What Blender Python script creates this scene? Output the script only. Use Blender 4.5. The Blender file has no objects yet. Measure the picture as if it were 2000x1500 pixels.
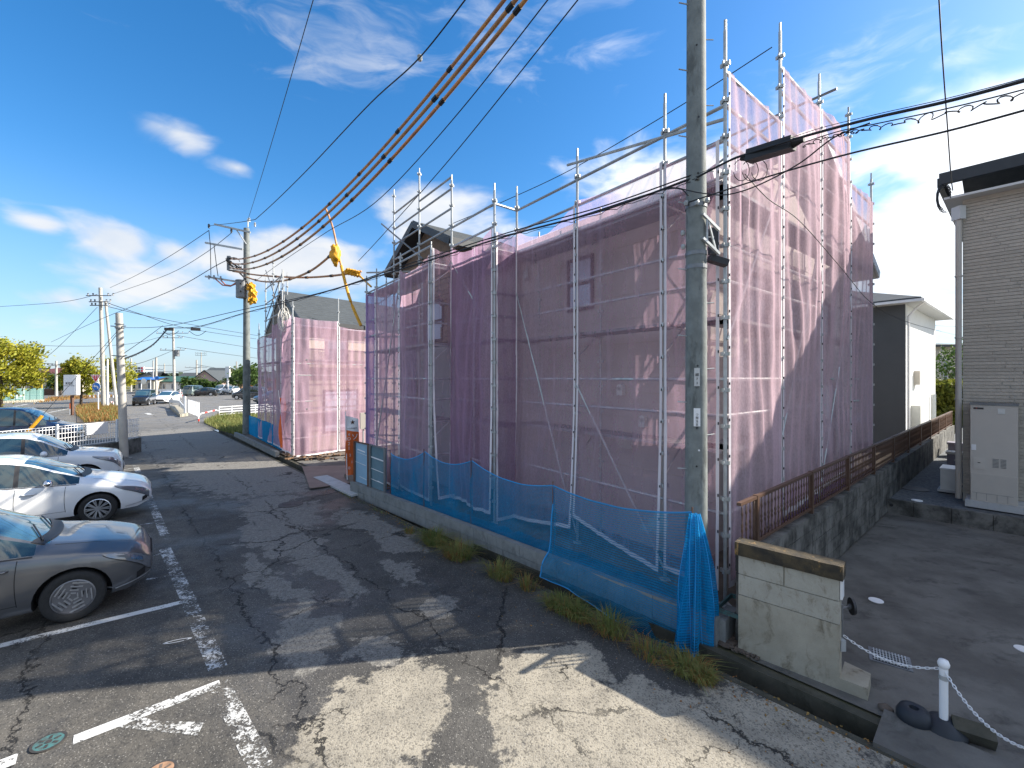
import bpy, math, random
from mathutils import Vector, Matrix, noise
from mathutils.bvhtree import BVHTree
random.seed(7)
S = bpy.context.scene
V = Vector
PI = math.pi
# ------------------------------------------------------------------ camera, world, sun, exposure
CAMH, F = 3.1, 870.0
cd = bpy.data.cameras.new('camera'); cam = bpy.data.objects.new('camera', cd)
S.collection.objects.link(cam); S.camera = cam
cam.location = (0, 0, CAMH); cam.rotation_euler = (PI/2, 0, 0)
cd.sensor_width = 36; cd.lens = 36*F/2000; cd.shift_y = -12/2000; cd.clip_end = 3000; cd.clip_start = 0.05

SUNV = V((1, .17, .66)).normalized()
el = math.asin(SUNV.z); az = math.atan2(SUNV.x, SUNV.y)
sl = bpy.data.lights.new('sun', 'SUN'); sl.energy = 4.9; sl.angle = math.radians(.6); sl.color = (1, .93, .82)
sun = bpy.data.objects.new('sun', sl); S.collection.objects.link(sun)
sun.rotation_euler = SUNV.to_track_quat('Z', 'Y').to_euler()
S.view_settings.view_transform = 'Standard'; S.view_settings.look = 'None'
S.view_settings.exposure = 1.15; S.view_settings.gamma = 1; S.view_settings.use_curve_mapping = False

W = bpy.data.worlds.new('World'); S.world = W; W.use_nodes = True

class NT:
    """short node writer"""
    def __init__(s, nt): s.nt = nt; s.N = nt.nodes; s.L = nt.links
    def n(s, t, ins=None, **kw):
        nd = s.N.new(t)
        for k, v in kw.items(): setattr(nd, k, v)
        if ins:
            for k, v in ins.items(): s.put(nd, k, v)
        return nd
    def put(s, nd, k, v):
        sk = nd.inputs[k]
        if isinstance(v, bpy.types.NodeSocket): s.L.new(v, sk)
        elif isinstance(v, bpy.types.Node): s.L.new(v.outputs[0], sk)
        else:
            if isinstance(v, (tuple, list)) and len(v) == 3 and sk.type == 'RGBA': v = (*v, 1)
            sk.default_value = v
    def m(s, op, a, b=0.0, c=None, clamp=False):
        nd = s.n('ShaderNodeMath', operation=op, use_clamp=clamp); s.put(nd, 0, a); s.put(nd, 1, b)
        if c is not None: s.put(nd, 2, c)
        return nd.outputs[0]
    def vm(s, op, a, b=(0, 0, 0)):
        nd = s.n('ShaderNodeVectorMath', operation=op); s.put(nd, 0, a); s.put(nd, 1, b); return nd.outputs[0]
    def mix(s, f, a, b, mode='MIX'):
        nd = s.n('ShaderNodeMix', data_type='RGBA', blend_type=mode)
        s.put(nd, 0, f); s.put(nd, 6, a); s.put(nd, 7, b); return nd.outputs[2]
    def ss(s, x, lo, hi):
        nd = s.n('ShaderNodeMapRange', interpolation_type='SMOOTHSTEP')
        s.put(nd, 0, x); s.put(nd, 1, lo); s.put(nd, 2, hi); return nd.outputs[0]
    def noise(s, vec, scale, det=4, rough=.55, dist=0.0, out=0):
        nd = s.n('ShaderNodeTexNoise', {'Vector': vec, 'Scale': scale, 'Detail': det, 'Roughness': rough, 'Distortion': dist}); return nd.outputs[out]

def world():
    t = NT(W.node_tree); t.N.clear()
    out = t.n('ShaderNodeOutputWorld'); bg = t.n('ShaderNodeBackground'); t.L.new(bg.outputs[0], out.inputs[0])
    sky = t.n('ShaderNodeTexSky', sky_type='NISHITA'); sky.sun_disc = False
    sky.sun_elevation = el; sky.sun_rotation = az; sky.air_density = 1.0; sky.dust_density = .6; sky.ozone_density = 3.0; sky.altitude = 0
    hs = t.n('ShaderNodeHueSaturation', {'Saturation': 1.33, 'Value': .92, 'Color': sky})
    d = t.n('ShaderNodeTexCoord').outputs['Generated']
    sx = t.n('ShaderNodeSeparateXYZ', {0: d}); x, y, z = sx.outputs
    azn = t.m('ARCTAN2', x, y); eln = t.m('ARCSINE', z)
    p = t.vm('MULTIPLY', d, (1, 1, 2.3))
    warp = t.noise(p, 3.0, 3, .5, out=1)
    pw = t.vm('ADD', p, t.vm('MULTIPLY', t.vm('SUBTRACT', warp, (.5, .5, .5)), (.22, .22, .3)))
    puff = t.noise(pw, 4.5, 6, .52)
    wis = t.noise(t.vm('MULTIPLY', pw, (1.0, 2.2, 1.6)), 5.0, 7, .58, .5)
    def ang(px, py):
        v = V(((px-1000)/F, 1, (738-py)/F)).normalized(); return math.atan2(v.x, v.y), math.asin(v.z)
    def blobs(lst, acc=None):
        for (px, py, wx, wy, amp) in lst:
            a0, e0 = ang(px, py); a1, _ = ang(px+wx, py); _, e1 = ang(px, py-wy)
            u = t.m('DIVIDE', t.m('SUBTRACT', azn, a0), abs(a1-a0)); v = t.m('DIVIDE', t.m('SUBTRACT', eln, e0), abs(e1-e0))
            r = t.m('ADD', t.m('MULTIPLY', u, u), t.m('MULTIPLY', v, v))
            b = t.m('MULTIPLY', t.m('SUBTRACT', 1.0, t.m('SQRT', r)), amp)
            acc = b if acc is None else t.m('MAXIMUM', acc, b)
        return acc
    pb = blobs([(1900, 330, 360, 270, 1.25), (1780, 450, 320, 220, 1.1), (1300, 350, 330, 95, .75), (850, 425, 220, 70, .8),
                (350, 262, 100, 55, .85), (462, 327, 75, 30, .8), (228, 470, 95, 48, .62), (345, 492, 60, 28, .6), (80, 440, 60, 20, .5),
                (570, 520, 260, 75, .8), (380, 570, 240, 60, .6), (120, 585, 130, 36, .6), (60, 640, 300, 30, .3), (1100, 560, 600, 60, .4), (1640, 600, 600, 90, .5)])
    wb = blobs([(700, 60, 330, 130, .45), (1190, 90, 110, 60, .5), (1010, 90, 120, 50, .4), (1670, 90, 200, 55, .6), (1560, 270, 240, 150, .45),
                (950, 15, 300, 60, .35), (480, 20, 200, 60, .25), (1850, 120, 160, 40, .5)])
    lim = t.m('SUBTRACT', 1.0, t.ss(t.m('ABSOLUTE', azn), 1.0, 1.3))
    pm = t.ss(t.m('ADD', t.m('MULTIPLY', t.m('SUBTRACT', puff, .5), 2.4), t.m('SUBTRACT', pb, .16)), -.14, .5)
    wm = t.m('MULTIPLY', t.ss(t.m('ADD', t.m('MULTIPLY', t.m('SUBTRACT', wis, .5), 2.6), t.m('SUBTRACT', wb, .12)), -.1, .9), .6)
    gen = t.m('MULTIPLY', t.ss(puff, .42, .58), t.m('SUBTRACT', 1.0, lim))
    m = t.m('MAXIMUM', t.m('MULTIPLY', t.m('MAXIMUM', pm, wm), lim), gen)
    # clouds nearer the sun are brighter
    dt = t.n('ShaderNodeVectorMath', {0: d, 1: tuple(SUNV)}, operation='DOT_PRODUCT').outputs['Value']
    br = t.m('ADD', 3.8, t.m('MULTIPLY', t.ss(dt, 0, .95), 2.2))
    shade = t.ss(t.noise(pw, 9.0, 6, .5), .3, .7)
    ccol = t.mix(shade, (.80, .86, .95), (1.0, 1.0, 1.0))
    cc = t.n('ShaderNodeVectorMath', {0: ccol, 'Scale': br}, operation='SCALE').outputs[0]
    hz = t.m('MULTIPLY', t.m('SUBTRACT', 1.0, t.ss(eln, 0.0, .38)), .6)
    base = t.mix(hz, hs.outputs[0], (1.55, 2.25, 3.5))
    fin = t.mix(t.m('MULTIPLY', m, .92), base, cc)
    t.put(bg, 0, fin); bg.inputs[1].default_value = .116
world()

# ------------------------------------------------------------------ helpers
def at(px, py, z=0.0):                       # a pixel of the photo on the level z
    Y = F*(CAMH-z)/(py-738.0); return V(((px-1000)/F*Y, Y, z))
def atY(px, py, Y): return V(((px-1000)/F*Y, Y, CAMH-(py-738)/F*Y))
def Z(py, Y): return CAMH-(py-738)/F*Y
def tag(o, label=None, cat=None, group=None, kind=None):
    if label: o['label'] = label
    if cat: o['category'] = cat
    if group: o['group'] = group
    if kind: o['kind'] = kind
    return o
ORG = {}
def link(o): S.collection.objects.link(o); return o
def empty(name, loc, label=None, cat=None, group=None, rz=0):
    o = bpy.data.objects.new(name, None); link(o); o.location = loc; o.rotation_euler = (0, 0, rz); o.empty_display_size = .2
    ORG[o.name] = V(loc); return tag(o, label, cat, group)
class MB:
    def __init__(s): s.v = []; s.f = []; s.mi = []; s.uv = {}
    def add(s, vs, fs, mi=0):
        b = len(s.v); s.v += [V(p) for p in vs]; s.f += [tuple(i+b for i in f) for f in fs]; s.mi += [mi]*len(fs); return s
    def box(s, c, d, R=None, mi=0):
        c = V(c); hx, hy, hz = d[0]/2, d[1]/2, d[2]/2
        vs = [V((sx*hx, sy*hy, sz*hz)) for sz in (-1, 1) for sx, sy in ((-1, -1), (1, -1), (1, 1), (-1, 1))]
        if R is not None: vs = [R @ p for p in vs]
        return s.add([c+p for p in vs], [(3, 2, 1, 0), (4, 5, 6, 7), (0, 1, 5, 4), (1, 2, 6, 5), (2, 3, 7, 6), (3, 0, 4, 7)], mi)
    def beam(s, a, b, w, h, mi=0):            # box along a-b, w sideways, h upward
        a, b = V(a), V(b); d = b-a; L = d.length; d.normalize()
        up = V((0, 0, 1)) if abs(d.z) < .95 else V((0, 1, 0))
        sd = d.cross(up).normalized(); up = sd.cross(d)
        R = Matrix((d, sd, up)).transposed(); return s.box((a+b)/2, (L, w, h), R, mi)
    def cyl(s, a, b, r0, r1=None, n=10, caps=True, mi=0):
        a, b = V(a), V(b); r1 = r0 if r1 is None else r1; d = (b-a).normalized()
        x = d.orthogonal().normalized(); y = d.cross(x); vs = []
        for (p, r) in ((a, r0), (b, r1)):
            vs += [p+(x*math.cos(i*2*PI/n)+y*math.sin(i*2*PI/n))*r for i in range(n)]
        fs = [(i, (i+1) % n, n+(i+1) % n, n+i) for i in range(n)]
        if caps: fs += [tuple(range(n-1, -1, -1)), tuple(range(n, 2*n))]
        return s.add(vs, fs, mi)
    def tube(s, pts, r, n=6, mi=0):
        pts = [V(p) for p in pts]; vs = []; m = len(pts)
        for i, p in enumerate(pts):
            d = (pts[min(i+1, m-1)]-pts[max(i-1, 0)]).normalized()
            up = V((0, 0, 1)) if abs(d.z) < .9 else V((0, 1, 0))
            x = d.cross(up).normalized(); y = x.cross(d); rr = r[i] if isinstance(r, (list, tuple)) else r
            vs += [p+(x*math.cos(k*2*PI/n)+y*math.sin(k*2*PI/n))*rr for k in range(n)]
        fs = [(i*n+k, i*n+(k+1) % n, (i+1)*n+(k+1) % n, (i+1)*n+k) for i in range(m-1) for k in range(n)]
        fs += [tuple(range(n-1, -1, -1)), tuple(range((m-1)*n, m*n))]
        return s.add(vs, fs, mi)
    def prism(s, poly, z0, z1, mi=0):
        n = len(poly); vs = [V((p[0], p[1], z0)) for p in poly]+[V((p[0], p[1], z1)) for p in poly]
        a = sum(poly[i][0]*poly[(i+1) % n][1]-poly[(i+1) % n][0]*poly[i][1] for i in range(n))
        fs = [(i, (i+1) % n, n+(i+1) % n, n+i) for i in range(n)]+[tuple(range(n-1, -1, -1)), tuple(range(n, 2*n))]
        if a < 0: fs = [f[::-1] for f in fs]
        return s.add(vs, fs, mi)
    def slab(s, poly, off, mi=0):             # 3D polygon thickened by the vector off
        n = len(poly); off = V(off); vs = [V(p) for p in poly]+[V(p)+off for p in poly]
        return s.add(vs, [tuple(range(n-1, -1, -1)), tuple(range(n, 2*n))]+[(i, (i+1) % n, n+(i+1) % n, n+i) for i in range(n)], mi)
    def grid(s, fn, nu, nv, mi=0):
        vs = []; b = len(s.v)
        for j in range(nv+1):
            for i in range(nu+1):
                u, v = i/nu, j/nv; vs.append(fn(u, v)); s.uv[b+j*(nu+1)+i] = (u, v)
        return s.add(vs, [(j*(nu+1)+i, j*(nu+1)+i+1, (j+1)*(nu+1)+i+1, (j+1)*(nu+1)+i) for j in range(nv) for i in range(nu)], mi)
    def lathe(s, prof, c=(0, 0, 0), n=24, axis='Z', mi=0):
        c = V(c); vs = []
        for (r, h) in prof:
            for k in range(n):
                a = k*2*PI/n; q = (r*math.cos(a), r*math.sin(a), h)
                if axis == 'Y': q = (q[0], h, q[1])
                vs.append(c+V(q))
        m = len(prof)
        return s.add(vs, [(i*n+k, i*n+(k+1) % n, (i+1)*n+(k+1) % n, (i+1)*n+k) for i in range(m-1) for k in range(n)], mi)
    def mesh(s, name, mats, org=None, smooth=False):
        me = bpy.data.meshes.new(name); o = org or V((0, 0, 0))
        me.from_pydata([tuple(p-o) for p in s.v], [], s.f)
        for m_ in (mats if isinstance(mats, (list, tuple)) else [mats]): me.materials.append(m_)
        if any(s.mi): me.polygons.foreach_set('material_index', s.mi)
        if s.uv:
            ul = me.uv_layers.new(name='UVMap')
            for lp in me.loops: ul.data[lp.index].uv = s.uv.get(lp.vertex_index, (0, 0))
        if smooth: me.polygons.foreach_set('use_smooth', [True]*len(s.f))
        me.update(); return me
    def build(s, name, mats, parent=None, smooth=False, label=None, cat=None, group=None, kind=None, loc=None):
        org = ORG.get(parent.name) if parent is not None else None
        if parent is None and loc is not None: org = V(loc)
        o = bpy.data.objects.new(name, s.mesh(name, mats, org, smooth)); link(o)
        if parent is not None: o.parent = parent; ORG[o.name] = org if org else V((0, 0, 0))
        else:
            if loc is not None: o.location = loc
            ORG[o.name] = V(loc) if loc is not None else V((0, 0, 0))
        return tag(o, label, cat, group, kind)
def local(parent): ORG[parent.name] = V((0, 0, 0)); return parent   # children given in the thing's own frame
def copy_tree(o, parent=None):
    c = o.copy(); link(c)
    if parent is not None: c.parent = parent
    for ch in list(o.children): copy_tree(ch, c)
    return c
def inst(me, name, parent, M, label=None):
    o = bpy.data.objects.new(name, me); link(o); o.parent = parent
    o.matrix_basis = Matrix.Translation(-ORG[parent.name]) @ M
    ORG[o.name] = ORG[parent.name]
    if label: o['label'] = label
    return o
UC = {}
def pipe(parent, name, a, b, r, m, n=8):
    key = (m.name, n)
    if key not in UC: UC[key] = MB().cyl((0, 0, 0), (0, 0, 1), 1, n=n).mesh('pipe', m, smooth=False)
    a, b = V(a), V(b); d = b-a; L = d.length
    M = Matrix.Translation(a) @ d.to_track_quat('Z', 'Y').to_matrix().to_4x4() @ Matrix.Diagonal((r, r, L, 1))
    return inst(UC[key], name, parent, M)
def blockinst(parent, name, key, m, c, d, R4):
    k = ('box', m.name, key)
    if k not in UC:
        mb = MB().box((0, 0, 0), (1, 1, 1)); UC[k] = mb.mesh('block', m)
    return inst(UC[k], name, parent, Matrix.Translation(V(c)) @ R4 @ Matrix.Diagonal((*d, 1)))

# ------------------------------------------------------------------ materials
def mat(name, col, rough=.6, nz=None, amt=.25, col2=None, bump=0, bs=60, metal=0, spec=.5, coat=0, emit=0, stain=None, obj=False, mid=None):
    m = bpy.data.materials.new(name); m.use_nodes = True; t = NT(m.node_tree); t.N.clear()
    out = t.n('ShaderNodeOutputMaterial'); b = t.n('ShaderNodeBsdfPrincipled'); t.L.new(b.outputs[0], out.inputs[0])
    pos = t.n('ShaderNodeTexCoord').outputs['Object'] if obj else t.n('ShaderNodeNewGeometry').outputs['Position']
    c = t.n('ShaderNodeRGB').outputs[0]; c.default_value = (*col, 1)
    oi = t.n('ShaderNodeObjectInfo').outputs['Random']
    if nz:
        f = t.ss(t.noise(pos, nz, 6, .6), .3, .7)
        c2 = col2 if col2 else tuple(x*(1-amt) for x in col)
        c = t.mix(f, c, c2)
        f2 = t.m('MULTIPLY', t.ss(t.noise(pos, nz*9, 4, .7), .3, .75), amt*.6); c = t.mix(f2, c, tuple(x*.55 for x in col))
    if stain:
        sc, lo, hi, scol = stain; f = t.ss(t.noise(t.vm('MULTIPLY', pos, (1, 1, .35)), sc, 8, .68), lo, hi); c = t.mix(f, c, scol)
    vr = t.m('ADD', .92, t.m('MULTIPLY', oi, .16)); c = t.n('ShaderNodeVectorMath', {0: c, 'Scale': vr}, operation='SCALE').outputs[0]
    t.put(b, 'Base Color', c); t.put(b, 'Roughness', rough); t.put(b, 'Metallic', metal); t.put(b, 'Specular IOR Level', spec)
    if coat: t.put(b, 'Coat Weight', coat); t.put(b, 'Coat Roughness', .03)
    if emit: t.put(b, 'Emission Color', col); t.put(b, 'Emission Strength', emit)
    if bump:
        bn = t.n('ShaderNodeBump', {'Strength': bump, 'Distance': .01, 'Height': t.noise(pos, bs, 5, .65)}); t.L.new(bn.outputs[0], b.inputs['Normal'])
    return m
def net_mat(name, col, alpha, tl=.45, grid=None, vary=.12):
    m = bpy.data.materials.new(name); m.use_nodes = True; t = NT(m.node_tree); t.N.clear()
    out = t.n('ShaderNodeOutputMaterial'); pos = t.n('ShaderNodeNewGeometry').outputs['Position']
    streak = t.noise(t.vm('MULTIPLY', pos, (9, 9, .7)), 1.0, 5, .6); big = t.noise(pos, .9, 4, .6)
    cl = t.mix(t.ss(big, .3, .7), col, tuple(x*.86 for x in col)); cl = t.mix(t.m('MULTIPLY', t.ss(t.noise(t.vm('MULTIPLY', pos, (1, 1, .6)), 38, 4, .75), .38, .66), .5), cl, tuple(x*.55 for x in col)); cl = t.mix(t.m('MULTIPLY', t.ss(streak, .5, .8), .35), cl, tuple(min(1, x*1.25+.05) for x in col))
    a = t.m('ADD', alpha, t.m('MULTIPLY', t.m('SUBTRACT', streak, .5), vary*2))
    a = t.m('ADD', a, t.m('MULTIPLY', t.m('SUBTRACT', big, .5), vary))
    if grid:
        s = t.n('ShaderNodeSeparateXYZ', {0: t.n('ShaderNodeUVMap').outputs[0]})
        gx = t.m('ABSOLUTE', t.m('SINE', t.m('MULTIPLY', s.outputs[0], grid[0]*PI))); gy = t.m('ABSOLUTE', t.m('SINE', t.m('MULTIPLY', s.outputs[1], grid[1]*PI)))
        g = t.ss(t.m('MAXIMUM', gx, gy), .80, .98); a = t.m('ADD', t.m('MULTIPLY', a, .55), t.m('MULTIPLY', g, .45))
    lw = t.n('ShaderNodeLayerWeight', {'Blend': .5}); cs = t.m('MAXIMUM', t.m('SUBTRACT', 1.0, lw.outputs['Facing']), .2)
    a = t.m('SUBTRACT', 1.0, t.m('POWER', t.m('SUBTRACT', 1.0, a, clamp=True), t.m('DIVIDE', 1.0, cs)), clamp=True)
    df = t.n('ShaderNodeBsdfDiffuse', {'Color': cl}); tr = t.n('ShaderNodeBsdfTranslucent', {'Color': cl}); tp = t.n('ShaderNodeBsdfTransparent')
    m1 = t.n('ShaderNodeMixShader', {0: tl, 1: df, 2: tr}); m2 = t.n('ShaderNodeMixShader', {0: a, 1: tp, 2: m1}); t.L.new(m2.outputs[0], out.inputs[0])
    return m
def paint_mat(name, col, wear):
    m = bpy.data.materials.new(name); m.use_nodes = True; t = NT(m.node_tree); t.N.clear()
    out = t.n('ShaderNodeOutputMaterial'); pos = t.n('ShaderNodeNewGeometry').outputs['Position']
    n1 = t.noise(pos, 6, 10, .78); n2 = t.noise(pos, 38, 6, .75)
    big = t.noise(pos, 1.3, 3, .5)
    a = t.ss(t.m('ADD', t.m('ADD', t.m('MULTIPLY', n1, .6), t.m('MULTIPLY', n2, .55)), t.m('MULTIPLY', big, .3)), wear, wear+.06)
    b = t.n('ShaderNodeBsdfPrincipled', {'Base Color': t.mix(t.ss(n2, .3, .8), col, tuple(x*.8 for x in col)), 'Roughness': .6})
    ms = t.n('ShaderNodeMixShader', {0: a, 1: t.n('ShaderNodeBsdfTransparent'), 2: b}); t.L.new(ms.outputs[0], out.inputs[0]); return m
def asphalt():
    m = bpy.data.materials.new('asphalt'); m.use_nodes = True; t = NT(m.node_tree); t.N.clear()
    out = t.n('ShaderNodeOutputMaterial'); b = t.n('ShaderNodeBsdfPrincipled'); t.L.new(b.outputs[0], out.inputs[0])
    pos = t.n('ShaderNodeNewGeometry').outputs['Position']; sx = t.n('ShaderNodeSeparateXYZ', {0: pos}); x, y, _ = sx.outputs
    wn = t.vm('MULTIPLY', t.vm('SUBTRACT', t.noise(pos, .8, 6, .65, out=1), (.5, .5, .5)), (1.5, 1.5, 0)); pw = t.vm('ADD', pos, wn)
    sw = t.n('ShaderNodeSeparateXYZ', {0: pw}); xw, yw, _ = sw.outputs
    n05 = t.noise(pos, .45, 6, .6); n3 = t.noise(pos, 3, 7, .68); n12 = t.noise(pos, 14, 5, .7)
    base = t.mix(t.ss(n05, .35, .65), (.048, .046, .043), (.098, .093, .084))
    base = t.mix(t.m('MULTIPLY', t.ss(n3, .45, .75), .6), base, (.115, .108, .098))
    # dry, worn patches of the old surface (centre x, y, radii, turned along the road)
    def blob(lst):
        acc = None
        for (cx, cy, rx, ry, an) in lst:
            c, s_ = math.cos(an), math.sin(an); dx = t.m('SUBTRACT', xw, cx); dy = t.m('SUBTRACT', yw, cy)
            u = t.m('DIVIDE', t.m('ADD', t.m('MULTIPLY', dx, c), t.m('MULTIPLY', dy, s_)), rx); v = t.m('DIVIDE', t.m('SUBTRACT', t.m('MULTIPLY', dy, c), t.m('MULTIPLY', dx, s_)), ry)
            r = t.m('SUBTRACT', 1.0, t.m('SQRT', t.m('ADD', t.m('MULTIPLY', u, u), t.m('MULTIPLY', v, v)))); acc = r if acc is None else t.m('MAXIMUM', acc, r)
        return acc
    pale = blob([(1.5, 3.3, 1.8, 1.3, .2), (.35, 4.5, .9, .42, .9), (.9, 4.0, 1.2, .6, .4), (-1.2, 4.2, 1.0, .55, 1.2), (-1.0, 3.3, .8, .6, 0), (2.2, 2.2, 2, 1, 0), (3.6, 1.2, 2, 1.5, 0), (-4, 1.5, 2, 1, 0)])
    grey = blob([(-2.45, 5.35, .75, .38, 2.2), (-4.1, 8.3, 1.9, .45, 2.3), (-3.1, 7.3, 1.5, .25, 2.3), (-2.4, 8.6, 1.2, .3, 2.3), (-5.4, 10.4, 2.0, .9, 2.3), (-9, 15, 5, 2.2, 2.3), (-16, 22, 8, 4, 2.3), (-1.0, 6.0, .4, .2, .6), (-3.0, 6.2, 1.0, .16, 2.3), (-3.9, 6.9, 1.2, .2, 2.3), (-1.8, 7.2, .8, .18, 2.4), (-4.9, 8.6, 1.6, .25, 2.3), (-3.2, 9.6, 1.4, .4, 2.3), (-1.5, 5.1, .5, .2, 2.6), (-7.2, 6.5, 1.5, .6, .6)])
    edge = t.m('MULTIPLY', t.m('SUBTRACT', n12, .5), .5)
    pm = t.ss(t.m('ADD', t.m('ADD', pale, edge), t.m('MULTIPLY', t.m('SUBTRACT', n3, .5), 1.2)), .06, .20)
    gm = t.ss(t.m('ADD', t.m('ADD', grey, edge), t.m('MULTIPLY', t.m('SUBTRACT', n3, .5), 1.4)), .05, .22)
    base = t.mix(t.m('MULTIPLY', gm, t.m('ADD', .45, t.m('MULTIPLY', t.ss(n12, .35, .65), .45))), base, (.24, .228, .205)); base = t.mix(t.m('MULTIPLY', pm, t.m('ADD', .55, t.m('MULTIPLY', t.ss(n3, .3, .7), .38))), base, (.36, .325, .26))
    far = t.ss(y, 18, 36); base = t.mix(t.m('MULTIPLY', far, .75), base, (.22, .21, .195))
    lot = t.ss(t.m('ADD', t.m('MULTIPLY', x, -1.0), t.m('MULTIPLY', y, -.92)), -1.9, -1.6)   # brownish aggregate of the parking bays
    base = t.mix(t.m('MULTIPLY', lot, t.m('MULTIPLY', t.ss(n3, .3, .65), .55)), base, (.13, .118, .098))
    # aggregate
    vo = t.n('ShaderNodeTexVoronoi', {'Vector': pos, 'Scale': 75.0}); sp = t.n('ShaderNodeSeparateColor', {0: vo.outputs['Color']})
    stone = t.m('MULTIPLY', t.ss(sp.outputs[0], .72, .95), t.m('SUBTRACT', 1.0, t.ss(vo.outputs['Distance'], .25, .5)))
    base = t.mix(t.m('MULTIPLY', stone, .55), base, (.42, .40, .36)); dk = t.m('MULTIPLY', t.ss(sp.outputs[1], .6, .95), .5); base = t.mix(dk, base, (.02, .02, .02))
    # cracks
    cw = t.vm('ADD', pos, t.vm('MULTIPLY', t.vm('SUBTRACT', t.noise(pos, 2.2, 7, .7, out=1), (.5, .5, .5)), (.75, .75, 0)))
    def cr(sc, w, lo, hi, ms):
        v = t.n('ShaderNodeTexVoronoi', {'Vector': cw, 'Scale': sc}, feature='DISTANCE_TO_EDGE').outputs['Distance']
        return t.m('MULTIPLY', t.m('SUBTRACT', 1.0, t.ss(v, w*.35, w)), t.ss(t.noise(pos, ms, 3), lo, hi))
    c1 = cr(.42, .010, .50, .56, .30); c2 = cr(1.7, .02, .585, .63, .6); ck = t.m('MAXIMUM', c1, c2)
    cs_ = t.n('ShaderNodeSeparateXYZ', {0: cw}); dl = t.m('ADD', t.m('MULTIPLY', t.m('SUBTRACT', cs_.outputs[0], 2.14), .738), t.m('MULTIPLY', t.m('SUBTRACT', cs_.outputs[1], 4.66), .675))
    for off, wd in ((-3.35, .022), (-1.75, .016), (-5.3, .018)): ck = t.m('MAXIMUM', ck, t.m('MULTIPLY', t.m('SUBTRACT', 1.0, t.ss(t.m('ABSOLUTE', t.m('SUBTRACT', dl, off)), wd*.4, wd)), t.ss(t.noise(pos, .5, 3), .40, .5)))
    al = t.m('ADD', t.m('MULTIPLY', cs_.outputs[0], -.675), t.m('MULTIPLY', cs_.outputs[1], .738)); wv = t.m('ABSOLUTE', t.m('SUBTRACT', t.m('FRACT', t.m('MULTIPLY', al, .31)), .5))
    ck = t.m('MAXIMUM', ck, t.m('MULTIPLY', t.m('MULTIPLY', t.m('SUBTRACT', 1.0, t.ss(wv, .001, .004)), t.ss(t.noise(pos, .33, 3), .48, .55)), .8))
    base = t.mix(t.m('MULTIPLY', ck, .9), base, (.012, .012, .012))
    wet = t.m('MULTIPLY', t.m('SUBTRACT', 1.0, t.m('MAXIMUM', pm, gm)), t.ss(t.noise(pos, .6, 4), .45, .6))
    t.put(b, 'Base Color', base); t.put(b, 'Roughness', t.m('SUBTRACT', .82, t.m('MULTIPLY', wet, .30))); t.put(b, 'Specular IOR Level', .35)
    h = t.m('SUBTRACT', t.m('ADD', t.m('MULTIPLY', vo.outputs['Distance'], -.35), t.m('MULTIPLY', n12, .6)), t.m('MULTIPLY', ck, 2.2))
    bn = t.n('ShaderNodeBump', {'Strength': .8, 'Distance': .008, 'Height': h}); t.L.new(bn.outputs[0], b.inputs['Normal']); return m
def concrete(name, col, col2, sc, dark, cr=0.0):
    m = bpy.data.materials.new(name); m.use_nodes = True; t = NT(m.node_tree); t.N.clear()
    out = t.n('ShaderNodeOutputMaterial'); b = t.n('ShaderNodeBsdfPrincipled'); t.L.new(b.outputs[0], out.inputs[0])
    pos = t.n('ShaderNodeNewGeometry').outputs['Position']
    st = t.vm('MULTIPLY', t.vm('ADD', pos, t.vm('MULTIPLY', t.noise(pos, 1.3, 4, out=1), (.6, .6, .6))), (1, 1.6, .5))
    c = t.mix(t.ss(t.noise(pos, sc, 7, .65), .32, .68), col, col2); c = t.mix(t.m('MULTIPLY', t.ss(t.noise(st, sc*2.3, 8, .7), .5, .72), .8), c, dark)
    sp = t.noise(pos, 110, 3, .7); c = t.mix(t.m('MULTIPLY', t.ss(sp, .52, .8), .4), c, tuple(x*.4 for x in col))
    t.put(b, 'Base Color', c); t.put(b, 'Roughness', .85); t.put(b, 'Specular IOR Level', .25)
    bn = t.n('ShaderNodeBump', {'Strength': .5, 'Distance': .006, 'Height': t.m('ADD', sp, t.noise(pos, 12, 5, .7))}); t.L.new(bn.outputs[0], b.inputs['Normal']); return m
def leaf_mat(name, a, b_, tl=.35):
    m = bpy.data.materials.new(name); m.use_nodes = True; t = NT(m.node_tree); t.N.clear()
    out = t.n('ShaderNodeOutputMaterial'); pos = t.n('ShaderNodeNewGeometry').outputs['Position']
    c = t.mix(t.ss(t.noise(pos, 1.7, 5, .7), .35, .65), a, b_); c = t.mix(t.m('MULTIPLY', t.ss(t.noise(pos, 12, 2), .4, .7), .5), c, tuple(x*.6 for x in a))
    df = t.n('ShaderNodeBsdfPrincipled', {'Base Color': c, 'Roughness': .6, 'Specular IOR Level': .3}); tr = t.n('ShaderNodeBsdfTranslucent', {'Color': c})
    ms = t.n('ShaderNodeMixShader', {0: tl, 1: df, 2: tr}); t.L.new(ms.outputs[0], out.inputs[0]); return m
def glass(name, col, rough=.04): return mat(name, col, rough, spec=.9, coat=.6)
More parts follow.
